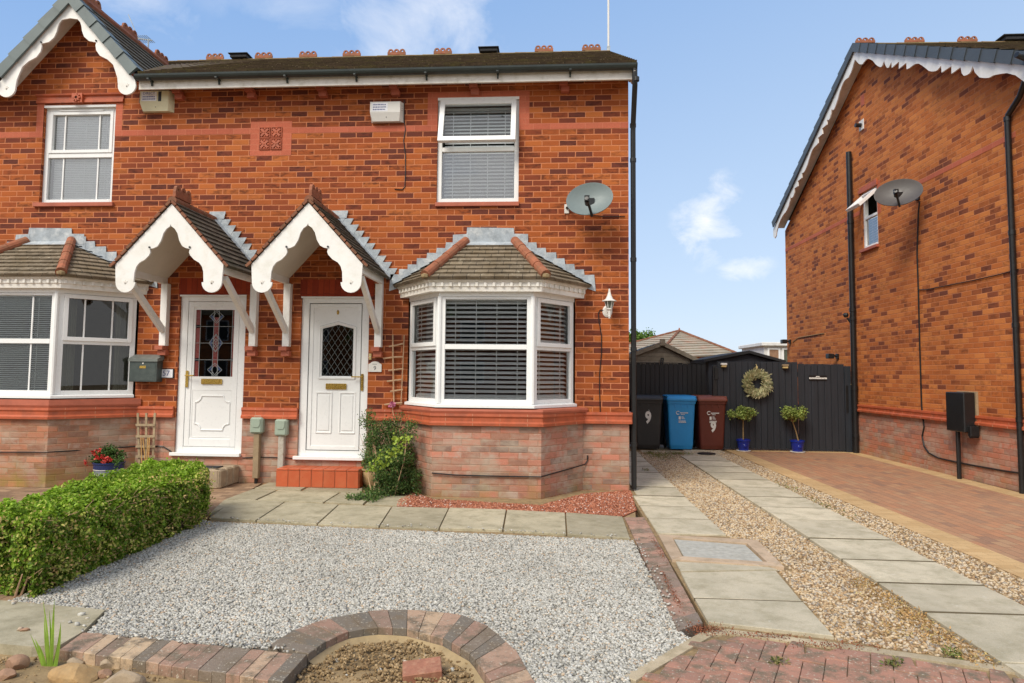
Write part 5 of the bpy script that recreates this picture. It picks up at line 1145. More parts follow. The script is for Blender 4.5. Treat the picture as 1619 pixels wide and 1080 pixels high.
for s_ in (1, -1):
    loop = [(AP, topz(AP)), (-.57, topz(-.57))] + low[::-1]
    loop = [(-(AP+s_*(a-AP)), b) for a, b in loop]      # local x = -s
    ar = sum(loop[i][0]*loop[(i+1) % len(loop)][1]-loop[(i+1) % len(loop)][0]*loop[i][1] for i in range(len(loop)))
    if ar < 0: loop = loop[::-1]
    b = MB(M_RW); b.plate(loop, [], (0, -.22, 0), (1, 0, 0), (0, 0, 1), .022); b.build('bargeboard', 'white_paint', nb)
vt = MB(M_RW); ang = math.atan(.5246)
for s_ in (1, -1):
    d = Vector((s_*math.cos(ang), 0, -math.sin(ang))); nrm = Vector((s_*math.sin(ang), 0, math.cos(ang))); L = 4.55/math.cos(ang); k = 15
    for i in range(k):
        a = Vector((-AP, -.25, 7.72))+d*(i*L/k-.01); b = Vector((-AP, -.25, 7.72))+d*((i+1)*L/k+.012)
        def sec(p, dep): return [p+nrm*.015+Vector((0, .14, 0)), p+nrm*.015+Vector((0, -.03, 0)), p-nrm*dep+Vector((0, -.03, 0)), p-nrm*dep+Vector((0, -.005, 0)), p-nrm*.02+Vector((0, 0, 0)), p-nrm*.02+Vector((0, .14, 0))]
        A = sec(a, .13); Bq = [q+nrm*.012+Vector((0, -.012, 0)) for q in sec(b, .155)]; f = [(j, (j+1) % 6, 6+(j+1) % 6, 6+j) for j in range(6)]+[tuple(range(6))[::-1], tuple(range(6, 12))]
        if s_ == -1: f = [q[::-1] for q in f]
        vt.add(A+Bq, f)
vt.build('verge_trim', 'grey_verge_dark', nb)
b = MB(M_RW)
for s_ in (1, -1):
    P = [(-AP, -.22, 7.54), (-AP+s_*4.5, -.22, 7.54-4.5*.5246), (-AP+s_*4.5, 0, 7.54-4.5*.5246), (-AP, 0, 7.54)]; b.add(P, [(0, 1, 2, 3) if s_ == 1 else (3, 2, 1, 0)])
b.build('verge_soffit', 'aged_white_paint', nb)
# pipes on the wall
b = MB(M_RW); b.tube([(-4.77, -.07, 5.88), (-4.77, -.07, -.02)], .052, 14)
for z in (4.45, 2.72, 2.55, 1.2, .3): b.tube([(-4.77, -.07, z), (-4.77, -.07, z+.07)], .062, 14)
b.build('soil_pipe', 'black_plastic', nb, smooth=True)
b = MB(M_RW); b.tube([(.46, -.42, 5.34), (.40, -.2, 5.28), (.0, -.08, 5.02), (-.27, -.05, 4.88), (-.29, -.05, 4.82), (-.29, -.05, -.02)], .036, 12)
for z in (4.80, 3.3, 2.1, .9): b.tube([(-.29, -.05, z), (-.29, -.05, z+.06)], .043, 12)
b.build('downpipe', 'black_plastic', nb, smooth=True)
b = MB(M_RW); b.bbox(-4.36, -4.22, -.008, .02, 6.62, 6.84, .003)
for i in range(5): b.box(-4.35+.026*i+.006, -4.35+.026*i+.012, -.011, -.008, 6.64, 6.82)
b.build('air_vent', 'terracotta_red', nb)
fl = thing('boiler_flue', 'white square flue terminal high on the neighbour gable above the tall black pipe', 'flue', np_(4.34, 6.22, 0))
b = MB(M_RW); b.bbox(-4.43, -4.25, -.02, 0, 6.16, 6.36, .006); b.build('flue_plate', 'alarm_white', fl)
b = MB(M_RW); b.tube([(-4.34, -.02, 6.26), (-4.34, -.13, 6.26)], .04, 12); b.build('flue_pipe', 'black_plastic', fl)
def onwall(s, z, o): return tuple(Rp(s, z, o))
def cable(pts, r, lab, M=None, name='cable', mat='black_plastic'):
    b = MB(M); b.tube(pts, r, 6); return tag(b.build(name, mat), lab, 'cable')
def rwp(x, y, o=.012): s, z = Rw(x, y, o); return Rp(s, z, o)
cable([rwp(*p) for p in ((1454, 318), (1452, 335), (1450, 400), (1452, 460), (1454, 540), (1457, 640), (1459, 660), (1461, 675), (1458, 690), (1461, 705), (1468, 716), (1483, 724), (1512, 731), (1550, 738), (1590, 745), (1640, 752))], .012, 'thick black cable dropping from the dark dish and looping along the neighbour plinth')
cable([rwp(*p) for p in ((1451, 458), (1465, 458), (1500, 451), (1540, 443), (1580, 434), (1610, 426))], .007, 'thin black cable running sideways across the neighbour brick wall')
cable([rwp(*p) for p in ((1253, 541), (1262, 534), (1285, 530), (1303, 527))], .008, 'short brown cable leading from the farther wall light on the neighbour house', mat='bark')
# satellite dishes
def dish(name_lab, c, nrm, roll, rx, ry, mat, mount, group):
    t_ = thing('satellite_dish', name_lab, 'satellite dish', tuple(c), group); c = Vector(c); n = Vector(nrm).normalized(); up = Vector((0, 0, 1)); x = up.cross(n).normalized(); y = n.cross(x)
    a = rad(roll); x, y = x*math.cos(a)+y*math.sin(a), -x*math.sin(a)+y*math.cos(a)
    M = Matrix(((x.x, y.x, n.x, c.x), (x.y, y.y, n.y, c.y), (x.z, y.z, n.z, c.z), (0, 0, 0, 1)))
    pr = [(0.0001, -.07)]+[(r, -.07+.07*r*r) for r in (.2, .4, .6, .8, .93, 1.0)]+[(1.02, .002), (1.02, -.012), (.97, -.018)]+[(r, -.085+.07*r*r) for r in (.8, .5, .2, .0001)]
    b = MB(); b.lathe(pr, (0, 0, 0), 40, M @ Matrix.Diagonal((rx, ry, 1, 1))); b.build('reflector', mat, t_, smooth=True)
    b = MB(); tip = M @ Vector((-.03, -.14, .20)); foot_ = M @ Vector((.0, -ry-.02, -.02)); b.bar(foot_, M @ Vector((-.015, -ry*.75, .1)), .028, .02); b.bar(M @ Vector((-.015, -ry*.75, .1)), tip, .03, .022); b.build('feed_arm', 'black_plastic', t_)
    b = MB(); b.tube([tip, tip-(n*.09)], .034, 12); b.tube([tip+x*.0+n*.04, tip], .025, 10); b.box(-.03, .03, -.03, .02, -.02, .05, Matrix.Translation(tip)); b.build('receiver_head', 'black_plastic', t_)
    b = MB(); mt = Vector(mount); b.tube([mt, mt+(c-mt)*.35, c-n*.09], .018, 8); b.box(-.05, .05, -.05, .05, -.05, .05, Matrix.Translation(c-n*.1)); b.build('mount_arm', 'black_plastic', t_)
    return t_, mt
c = Fp(932, 314, -.36); t_, mt = dish('pale grey satellite dish on the front wall near the drainpipe', c, (-.15, -1, .32), 9, .285, .225, 'dish_grey', Fp(896, 329, -.02), 'satellite dishes on the house walls')
b = MB(); b.bbox(mt.x-.03, mt.x+.03, -.02, 0, mt.z-.07, mt.z+.05, .004); b.build('wall_plate', 'alarm_white', t_)
cable([(-.5, -.012, 3.50), (-.3, -.012, 3.475), (-.05, -.012, 3.48)], .006, 'thin dark cable running from the pale dish to the house corner')
c2 = Rp(*Rw(1420, 304, .45), .45); t_, mt = dish('dark grey satellite dish on the neighbour gable wall beside the open window', c2, (-.55, -1, .45), 4, .335, .245, 'dish_dark', Rp(2.50, 4.42, .02), 'satellite dishes on the house walls')
b = MB(M_RW); b.bbox(-2.55, -2.45, -.03, 0, 4.33, 4.5, .004); b.build('wall_plate', 'black_plastic', t_)
# meter boxes and lights on neighbour wall
mb_ = thing('meter_box', 'black meter box with pale edge on a post beside the neighbour wall', 'meter box', np_(1.5, 0, .1))
b = MB(M_RW); b.bbox(-1.62, -1.19, -.19, -.03, .69, 1.25, .012); b.box(-1.16, -1.14, -.15, -.03, .62, .72); b.bbox(-1.19, -1.12, -.15, -.03, .64, .78, .006); b.build('casing', 'black_plastic', mb_)
b = MB(M_RW); b.bbox(-1.615, -1.165, -.03, 0, .72, 1.262, .004); b.build('back_plate', 'timber_pale', mb_)
b = MB(M_RW); b.tube([(-1.50, -.10, .70), (-1.50, -.10, -.02)], .03, 10); b.build('post', 'black_plastic', mb_)
mb_ = thing('meter_box', 'black box fixed to the neighbour wall between gate and tall pipe', 'meter box', np_(4.95, .8, .1))
b = MB(M_RW); b.bbox(-5.22, -4.87, -.20, 0, .74, 1.30, .012); b.build('casing', 'black_plastic', mb_)
b = MB(M_RW); b.bbox(-5.23, -4.86, -.10, 0, 1.301, 1.32, .002); b.build('lid_edge', 'timber_pale', mb_)
for (s, z, lab) in ((8.26, 2.31, 'small black wall light near the far corner of the neighbour house'), (5.62, 1.88, 'small black wall light just above the grey gate')):
    t_ = thing('wall_light', lab, 'wall light', np_(s, z, .1), 'security lights on the neighbour wall')
    b = MB(M_RW); b.bbox(-s-.05, -s+.05, -.04, 0, z-.05, z+.05, .006); b.build('base', 'black_plastic', t_)
    b = MB(M_RW); b.bbox(-s-.09, -s+.07, -.22, -.10, z-.05, z+.05, .012, ); b.tube([(-s, -.04, z), (-s, -.11, z+.02)], .02, 8); b.build('lamp_head', 'black_plastic', t_)
cm_ = thing('security_camera', 'small round camera clamped to the tall black pipe', 'camera', np_(4.77, 2.7, .15))
b = MB(M_RW); b.lathe([(0, -.05), (.035, -.04), (.05, 0), (.035, .04), (0, .05)], (-4.86, -.16, 2.66), 12); b.build('camera_head', 'black_plastic', cm_)
b = MB(M_RW); b.bar((-4.84, -.14, 2.60), (-4.78, -.10, 2.50), .03); b.lathe([(0, -.02), (.02, 0), (0, .02)], (-4.88, -.20, 2.67), 8); b.build('bracket', 'black_plastic', cm_)
# ================================================================== GATE, FENCE AND WHAT STANDS BEHIND
gt = thing('gate', 'wide dark grey boarded gate closing the drive between the houses', 'gate', (3.6, 5.0, 0))
def boards(x0, x1, y, z0, z1, wd, name, mat, parent, top=None, th=.02):
    b = MB(); n = round((x1-x0)/wd); w_ = (x1-x0)/n
    for i in range(n): b.bbox(x0+i*w_+.003, x0+(i+1)*w_-.003, y+rnd.uniform(0, .004), y+th, z0+rnd.uniform(0, .01), z1+rnd.uniform(-.004, .004), .003)
    b.box(x0, x1, y+th+.001, y+th+.03, z0+.2, z0+.3); b.box(x0, x1, y+th+.001, y+th+.03, z1-.25, z1-.15); b.box(x0+.01, x1-.01, y+th-.004, y+th, z0+.03, z1-.03); return b.build(name, mat, parent)
GY = 5.0
boards(2.26, 3.80, GY, .03, 1.735, .118, 'gate_leaf', 'gate_grey', gt); boards(3.805, 4.68, GY, .03, 1.70, .118, 'gate_leaf', 'gate_grey', gt)
b = MB(); b.bbox(4.685, 4.80, GY-.02, GY+.08, 0, 1.665, .006); b.build('gate_post', 'gate_grey', gt); b = MB(); b.bbox(2.17, 2.255, GY, GY+.09, 0, 1.66, .006); b.build('gate_post', 'fence_dark', gt)
b = MB(); b.lathe([(.03, 0), (.035, .01), (.02, .02)], (0, 0, 0), 10, Matrix.Translation((3.92, GY, .78)) @ Matrix.Rotation(rad(90), 4, 'X')); b.build('gate_latch', 'black_plastic', gt)
for z in (1.5, .9, .3): b = MB(); b.bbox(2.20, 2.27, GY-.02, GY-.001, z-.12, z+.12, .004); b.build('hinge', 'black_plastic', gt) if z == 1.5 else None
fn = thing('fence', 'dark boarded fence behind the three wheelie bins', 'fence', (1.2, 5.62, 0)); boards(-.1, 2.17, 5.62, .02, 1.70, .095, 'fence_panel', 'fence_dark', fn)
b = MB(); b.bbox(-.1, 2.17, 5.60, 5.67, 1.705, 1.72, .004); b.build('capping_rail', 'fence_dark', fn)
# wreath
wr_ = thing('wreath', 'round sage green leafy wreath hanging on the grey gate', 'wreath', (3.02, 4.96, 1.3)); c = Fp(1197, 606, 4.94)
b = MB(); b.tube([(c.x+.19*math.cos(a), c.y, c.z+.19*math.sin(a)) for a in [2*math.pi*k/32 for k in range(33)]], .03, 8, False); b.build('wreath_ring', 'bark', wr_)
n = 2600; a = rs.uniform(0, 2*np.pi, n); rr = np.abs(rs.normal(.175, .035, n)); P = np.stack([c.x+rr*np.cos(a), np.full(n, c.y)+rs.uniform(-.05, .02, n), c.z+rr*np.sin(a)], 1)
# leaves sweep outwards and round
s = rs.uniform(.05, .095, n)[:, None]; T = np.stack([np.cos(a)*.8+np.sin(a)*.75, rs.normal(-.15, .25, n), np.sin(a)*.8-np.cos(a)*.75], 1)+rs.normal(0, .25, (n, 3)); T /= np.linalg.norm(T, axis=1, keepdims=True)
N = np.tile([0, -1., 0], (n, 1))+rs.normal(0, .4, (n, 3)); B = np.cross(N, T); B /= np.linalg.norm(B, axis=1, keepdims=True)
V = np.stack([P, P+T*s*.5+B*.009, P+T*s, P+T*s*.5-B*.009], 1).reshape(-1, 3); np_mesh('foliage', V, (np.arange(n)*4)[:, None]+np.array([[0, 1, 2, 3]]), 'wreath_leaf', wr_)
b = MB(); b.tube([(c.x, c.y, c.z+.2), (c.x, c.y+.01, c.z+.34), (c.x, GY-.004, c.z+.37)], .006, 6); b.bbox(c.x-.018, c.x+.018, c.y-.01, c.y+.03, c.z+.27, c.z+.33, .006); b.build('hook', 'light_cream', wr_)
for x, y, lab in ((1144, 577, 'small cream solar light on the gate near its hinge side'), (1241, 579, 'small cream solar light on the gate to the right of the wreath')):
    q = Fp(x, y, GY-.02); t_ = thing('solar_light', lab, 'solar light', tuple(q), 'solar lights on the gate')
    b = MB(); b.bbox(q.x-.05, q.x+.05, GY-.07, GY-.001, q.z-.045, q.z-.005, .008); b.build('lens', 'light_cream', t_); b = MB(); b.bbox(q.x-.058, q.x+.058, GY-.08, GY-.001, q.z-.004, q.z+.035, .006); b.build('cap', 'white_mark' if x < 1200 else 'timber_pale', t_)
q = Fp(1293, 597.5, GY-.01); sg = thing('gate_sign', 'small black sign with two lines of white lettering on the gate', 'sign', tuple(q)); b = MB(); b.bbox(q.x-.17, q.x+.17, GY-.012, GY-.001, q.z-.05, q.z+.05, .002); b.build('sign_board', 'black_plastic', sg)
b = MB(); x = q.x-.165
while x < q.x+.16: w_ = rnd.uniform(.008, .018); b.box(x, x+w_, GY-.0135, GY-.0122, q.z-.022, q.z+.004+rnd.uniform(0, .006)); x += w_+.004
x = q.x-.035
while x < q.x+.035: w_ = rnd.uniform(.008, .014); b.box(x, x+w_, GY-.0135, GY-.0122, q.z+.014, q.z+.034); x += w_+.004
b.build('lettering', 'white_mark', sg)
# standard trees in blue pots
def pot_tree(cx, cy, lean, lab):
    t_ = thing('potted_tree', lab, 'potted tree', (cx, cy, 0), 'little standard trees in blue pots')
    b = MB(); b.lathe([(0, .006), (.125, .006), (.14, .02), (.135, .028), (.11, .024), (0, .024)], (cx, cy, 0), 24); b.build('saucer', 'alarm_white', t_)
    b = MB(); b.lathe([(0, .026), (.092, .026), (.10, .05), (.122, .20), (.132, .205), (.132, .235), (.12, .238), (.112, .20), (0, .19)], (cx, cy, 0), 28); b.lathe([(0, 0), (.03, .004), (.022, .009), (0, .01)], (0, 0, 0), 16, Matrix.Translation((cx, cy-.112, .12)) @ Matrix.Rotation(rad(84), 4, 'X')); b.build('pot', 'pot_blue', t_, smooth=True)
    b = MB(); top = Vector((cx+lean, cy, .62)); b.tube([(cx-lean*.3, cy, .19), (cx+lean*.2, cy+.01, .4), top], [.014, .012, .010], 7)
    for k in range(9): a = rnd.uniform(0, 6.28); b.tube([top-Vector((0, 0, .03)), top+Vector((.12*math.cos(a), .12*math.sin(a), .07)), top+Vector((.22*math.cos(a), .22*math.sin(a), .10+rnd.uniform(-.05, .1)))], [.006, .004, .002], 5)
    b.build('trunk', 'bark', t_)
    cl_ = []; 
    for k in range(34): a = rnd.uniform(0, 6.28); r = rnd.uniform(.02, .25); cl_.append(np.array([top.x+r*math.cos(a), top.y+r*math.sin(a)*.8, top.z+.11+rnd.uniform(-.09, .09)*(1-r)+.02]))
    P = np.vstack([q+rs.normal(0, .030, (60, 3)) for q in cl_]); N = np.zeros_like(P); N[:, 2] = .5; leaves('crown', P, N, (.025, .045), 'pot_tree_leaf', t_, spread=.8)
pot_tree(2.70, 4.84, .0, 'small mop-headed tree in a blue pot nearest the bins'); pot_tree(3.70, 4.80, -.09, 'small leaning tree in a blue pot further right along the gate')
# sheds and roofs beyond
sh_ = thing('shed', 'black painted shed with low felt roof behind the gate', 'shed', (3.2, 6.2, 0)); A, Lf, Rf = Fp(1185, 554, 6.1), Fp(1114, 568, 6.1), Fp(1243, 570, 6.1)
b = MB(); x0, x1 = Lf.x+.1, Rf.x-.05; b.plate([(x0, 0), (x1, 0), (x1, Rf.z-.02), (A.x, A.z-.06), (x0, Lf.z-.02)], [], (0, 8.6, 0), (1, 0, 0), (0, 0, 1), 2.4); b.build('wall', 'shed_black', sh_)
b = MB()
for P0, P1 in ((Lf, A), (A, Rf)): b.add([(P0.x, 6.1, P0.z), (P1.x, 6.1, P1.z), (P1.x, 8.7, P1.z), (P0.x, 8.7, P0.z), (P0.x, 6.1, P0.z-.06), (P1.x, 6.1, P1.z-.06), (P1.x, 8.7, P1.z-.06), (P0.x, 8.7, P0.z-.06)], [(0, 1, 2, 3), (7, 6, 5, 4), (0, 4, 5, 1), (2, 6, 7, 3), (1, 5, 6, 2), (3, 7, 4, 0)])
b.build('roof', 'felt_black', sh_)
gg = thing('timber_garage', 'weathered grey timber garage gable rising behind the dark fence', 'garage', (1.4, 7.6, 0)); A, Lf, Rf = Fp(1047, 540, 7.6), Fp(978, 566, 7.6), Fp(1112, 571, 7.6)
b = MB(); n = 16; z = 0; zt = A.z-.05; 
for i in range(22):
    za, zb = zt*i/22, zt*(i+1)/22; fr = lambda z: max(0, (A.z-z)/(A.z-Lf.z)); l = min(1, fr(zb)); r_ = l; xl = A.x-(A.x-Lf.x-.05)*min(1, fr(zb)); xr = A.x+(Rf.x-.05-A.x)*min(1, fr(zb)); b.add([(xl, 7.66-.012, za), (xr, 7.66-.012, za), (xr, 7.66, zb), (xl, 7.66, zb), (xl, 7.69, za), (xr, 7.69, za)], [(0, 1, 2, 3), (1, 0, 4, 5)])
b.plate([(Lf.x+.08, 0), (Rf.x-.08, 0), (Rf.x-.08, Rf.z-.1), (A.x, A.z-.1), (Lf.x+.08, Lf.z-.1)], [], (0, 11.5, 0), (1, 0, 0), (0, 0, 1), 3.8); b.build('boarded_wall', 'weathered_board', gg)
b = MB()
for P0, P1 in ((Lf, A), (A, Rf)): b.add([(P0.x, 7.55, P0.z), (P1.x, 7.55, P1.z), (P1.x, 7.6, P1.z), (P0.x, 7.6, P0.z), (P0.x, 7.55, P0.z-.10), (P1.x, 7.55, P1.z-.10), (P1.x, 7.6, P1.z-.10), (P0.x, 7.6, P0.z-.10)], [(0, 1, 2, 3), (7, 6, 5, 4), (0, 4, 5, 1), (2, 6, 7, 3), (1, 5, 6, 2), (3, 7, 4, 0)])
b.bbox(A.x-.06, A.x+.06, 7.52, 7.6, A.z-.1, A.z+.06, .006); b.build('bargeboard', 'weathered_board', gg)
b = MB()
for P0, P1 in ((Lf, A), (A, Rf)): b.add([(P0.x, 7.6, P0.z), (P1.x, 7.6, P1.z), (P1.x, 11.5, P1.z), (P0.x, 11.5, P0.z), (P0.x, 7.6, P0.z-.05), (P1.x, 7.6, P1.z-.05), (P1.x, 11.5, P1.z-.05), (P0.x, 11.5, P0.z-.05)], [(0, 1, 2, 3), (7, 6, 5, 4), (0, 4, 5, 1), (2, 6, 7, 3)])
b.build('roof', 'felt_black', gg)
b = MB(); q = Fp(1046, 573, 7.5); b.bar((q.x-.03, 7.55, q.z-.1), (q.x+.0, 7.55, q.z+.1), .03, .03, (0, 1, 0)); b.bar((q.x+.02, 7.55, q.z-.1), (q.x+.05, 7.55, q.z+.1), .03, .03, (0, 1, 0)); b.bar((q.x-.0, 7.55, q.z+.1), (q.x+.05, 7.55, q.z+.1), .03, .03, (0, 1, 0)); b.build('door_bracket', 'black_plastic', gg)
bg_ = thing('bungalow', 'bungalow with hipped pale tile roof seen over the timber garage', 'house', (4, 17, 0)); A = Fp(1074, 524, 18.5); FL, FR, BL = Fp(1036, 566, 14.5), Fp(1168, 561, 15.5), Fp(950, 556, 23); BR = FR+(BL-FL)
zl = 2.2
for q in (FL, FR, BL, BR): q.z = FL.z if False else q.z
b = MB(); coursed(b, FL, FR, A, A, 11, .03); coursed(b, BL, FL, A, A, 11, .03); coursed(b, FR, BR, A, A, 8, .03); coursed(b, BR, BL, A, A, 8, .03)
bro = b.build('roof', 'hip_tile', bg_); 
for P0 in (FL, FR, BL): h = MB(); halfround(h, P0+Vector((0, 0, .03)), A+Vector((0, 0, .03)), .05, 14, 8); h.build('hip_tile', 'verge_brown', bro)
h = MB(); h.lathe([(.06, 0), (.04, .06), (.02, .14)], tuple(A), 8); h.build('finial', 'terracotta_dark', bro)
b = MB(); c = (FL+FR+BL+BR)/4; qs = [c+(q-c)*.9 for q in (FL, FR, BR, BL)]; b.plate([(q.x, q.y) for q in qs], [], (0, 0, 0), (1, 0, 0), (0, 1, 0), 2.15); b.build('wall', 'brick_neighbour', bg_)
wh = thing('white_dormer_house', 'distant house with white framed windows under a flat pale roof edge', 'house', (7, 17.5, 0)); a, b2 = Fp(1208, 545, 17), Fp(1275, 541, 17)
b = MB(); b.box(a.x, b2.x, 17, 20, 0, a.z-.05); b.build('wall', 'render_white', wh); b = MB(); b.bbox(a.x-.12, b2.x+.1, 16.85, 20.1, a.z-.05, a.z+.09, .02); b.build('roof_edge', 'render_white', wh)
for k in range(3):
    x = a.x+.12+k*.52; b = MB(); ring(b, x, x+.45, a.z-.75, a.z-.12, .06, 16.96, 17.0); wo = b.build('window', 'upvc', wh); b = MB(); b.box(x+.06, x+.39, 16.985, 16.99, a.z-.69, a.z-.18); b.build('pane', ('rock_orange', 'glass_solid', 'glass_solid')[k], wo)
tr_ = thing('tree', 'green tree top showing over the garage roof beside the brick corner', 'tree', (3.6, 32, 0)); c = Fp(1012, 540, 32)
b = MB(); b.tube([(c.x-.2, 32, 0), (c.x-.1, 32, 1.5), (c.x, 32, c.z-.4)], [.16, .12, .06], 8)
for k in range(7): a_ = rnd.uniform(0, 6.28); b.tube([(c.x-.1, 32, 1.9), (c.x+.9*math.cos(a_), 32+.9*math.sin(a_), c.z+rnd.uniform(-.3, .4))], [.05, .02], 5)
b.build('trunk', 'bark', tr_)
P = np.vstack([np.array([c.x+rnd.uniform(-1.1, .9), 32+rnd.uniform(-1, 1), c.z+rnd.uniform(-.9, .35)])+rs.normal(0, .17, (110, 3)) for _ in range(46)]); N = np.zeros_like(P); N[:, 2] = .6; leaves('crown', P, N, (.09, .17), 'tree_leaf', tr_)
# aerials on the ridge
q = Fp(962, 78, RY); am = thing('aerial_mast', 'thin white mast rising from the ridge end of the roof', 'mast', (q.x, RY, RZ)); b = MB(); b.tube([(q.x, RY, RZ-.1), (q.x, RY, RZ+2.6)], .02, 8); b.build('mast_pole', 'alarm_white', am); b = MB(); b.box(q.x-.03, q.x+.03, RY-.03, RY+.03, RZ, RZ+.1); b.build('clamp', 'lead', am)
q = Fp(234, 80, RY); ta = thing('tv_aerial', 'television aerial standing behind the small gable', 'aerial', tuple(q)); b = MB(); b.tube([(q.x, RY, RZ-.1), (q.x, RY, q.z+.25)], .014, 6); b.build('pole', 'lead', ta)
b = MB(); bz_ = q.z+.24; b.bar((q.x-.45, RY, bz_+.05), (q.x+.08, RY, bz_-.03), .02); b.bar((q.x-.22, RY, bz_+.03), (q.x-.42, RY-.05, bz_+.5), .014); b.bar((q.x-.22, RY, bz_+.03), (q.x-.40, RY-.05, bz_-.34), .014)
for k in range(7): x = q.x-.2+k*.04; b.bar((x, RY-.16, bz_), (x, RY+.16, bz_), .008)
b.build('antenna_boom', 'lead', ta)
# ================================================================== THINGS ON AND BY THE HOUSE
def alarm(x0, x1, z0, z1, mat, lab, big):
    t_ = thing('alarm_box', lab, 'alarm box', ((x0+x1)/2, 0, z0), 'burglar alarm boxes under the eaves'); b = MB(); d = .10; zc_ = z0+(z1-z0)*.42; i = .03
    P = [(x0, -d, zc_), (x1-i, -d, zc_), (x1-i, -d, z1-.01), (x0, -d, z1-.01), (x0, 0, z0), (x1, 0, z0), (x1, 0, z1), (x0, 0, z1), (x0+i, -d*.65, z0), (x1-i*1.6, -d*.65, z0)]
    b.add(P, [(0, 1, 2, 3), (3, 2, 6, 7), (8, 9, 1, 0), (4, 5, 9, 8), (5, 6, 2, 1), (5, 1, 9), (4, 0, 3, 7), (4, 8, 0)]); b.build('casing', mat, t_)
    lb = MB(); lb.box(x0+.02, x0+.02+(x1-x0)*.5, -d-.0015, -d-.0003, zc_+.012, z1-.025); lb.build('label', 'paper', t_)
    cx = x0+.02+(x1-x0)*.25; M = Matrix.Translation((cx, -d-.002, z1-.045)); text_mesh('DIRECT', .05, M, 'label_blue', 'lettering', t_, .0004) if big else None
    lb = MB()
    for r_ in range(2 if big else 3):
        x = x0+.04
        while x < x0+(x1-x0)*.48: w_ = rnd.uniform(.01, .02); lb.box(x, x+w_, -d-.003, -d-.0018, zc_+.03+r_*.032, zc_+.045+r_*.032); x += w_+.006
    lb.build('small_print', 'label_blue', t_)
    lb = MB()
    if big: lb.box(x0+(x1-x0)*.60, x0+(x1-x0)*.70, -d-.002, -d-.0003, zc_+.005, z1-.02)
    else:
        for k in range(3): lb.bar((x1-.035+.0, -d*.9, zc_+.03+k*.03), (x1-.014, -d*.45, zc_+.04+k*.03), .004, .008)
    lb.lathe([(.006, 0), (.004, .004)], (0, 0, 0), 8, Matrix.Translation(((x0+x1)/2, -d*.83, z0+.05)) @ Matrix.Rotation(rad(90), 4, 'X')); lb.build('strobe_slot', 'ink', t_)
a, b_ = Fp(223, 144, -.08), Fp(272, 176, -.05); alarm(a.x, b_.x, b_.z, a.z, 'alarm_cream', 'cream alarm box with printed label beside the left gable', True)
a, b_ = Fp(586, 161, -.08), Fp(637, 192, -.05); alarm(a.x, b_.x, b_.z, a.z, 'alarm_white', 'white alarm box with slotted side left of the open window', False)
cable([Fp(x, y, -.008) for x, y in ((639, 158), (639, 190), (641, 205), (638, 222), (641, 245), (641, 270), (640, 295), (636, 300), (624, 299))], .006, 'thin dark cable hanging down the brickwork below the white alarm box')
# wall lantern
c = Fp(962, 484, -.12); wl_ = thing('wall_lantern', 'white carriage lantern on the brickwork beside the right bay', 'lantern', tuple(c)); X, Yl = c.x, -.14
b = MB(); b.lathe([(.0, 0), (.062, 0), (.062, .008), (.045, .018), (0, .02)], (0, 0, 0), 20, Matrix.Translation((X-.005, 0, c.z-.055)) @ Matrix.Rotation(rad(90), 4, 'X') @ Matrix.Diagonal((1, 1.25, 1, 1))); b.tube([(X, -.015, c.z-.06), (X+.01, -.08, c.z-.075), (X+.01, Yl, c.z-.04)], .014, 8); b.build('back_plate', 'alarm_white', wl_)
b = MB(); b.lathe([(0, .165), (.010, .16), (.014, .12), (.03, .07), (.05, .03), (.088, .012), (.09, .004), (.08, 0), (0, 0)], (X+.01, Yl, c.z+.055), 8); b.build('lantern_cap', 'alarm_white', wl_)
b = MB()
for k in range(6): a_ = k*math.pi/3; b.bar((X+.01+.058*math.cos(a_), Yl+.058*math.sin(a_), c.z+.056), (X+.01+.034*math.cos(a_), Yl+.034*math.sin(a_), c.z-.03), .008)
b.lathe([(0, 0), (.036, 0), (.036, -.014), (.02, -.03), (.016, -.09), (.018, -.105), (.012, -.112), (.012, -.125), (0, -.13)], (X+.01, Yl, c.z-.03), 12); b.build('lantern_frame', 'alarm_white', wl_)
b = MB(); b.lathe([(0, -.028), (.031, -.028), (.053, .053), (0, .053)], (X+.01, Yl, c.z), 6); b.build('lantern_glass', 'glass_solid', wl_)
cable([Fp(x, y, -.01) for x, y in ((955, 491), (949, 490), (946, 495), (947, 508), (951, 530), (951, 560), (948, 590), (948, 620), (949, 652), (955, 662), (968, 668))], .006, 'thin dark cable curving down from the white lantern to the string course')
cable([Fp(x, y, -.70) for x, y in ((683, 748), (720, 751), (770, 752.5), (820, 753.5), (855, 754))]+[Fp(x, y, Y) for x, y, Y in ((880, 747, -.45), (905, 740, -.2), (925, 734, -.02), (929, 728, -.012), (929, 720, -.012))], .008, 'black cable clipped across the brick base of the right bay')
cable([Fp(x, y, -.70) for x, y in ((-40, 715), (0, 715), (40, 715), (76, 715))]+[Fp(x, y, Y) for x, y, Y in ((110, 713, -.52), (160, 709, -.25), (214, 706, -.02), (240, 705, -.012), (258, 706, -.012), (268, 712, -.012), (276, 720, -.012))], .008, 'black cable clipped across the brick base of the left bay')
cable([Fp(x, y, -.01) for x, y in ((383, 724), (400, 723), (430, 723), (470, 725))], .006, 'short black cable running between the two meter posts and the doors')
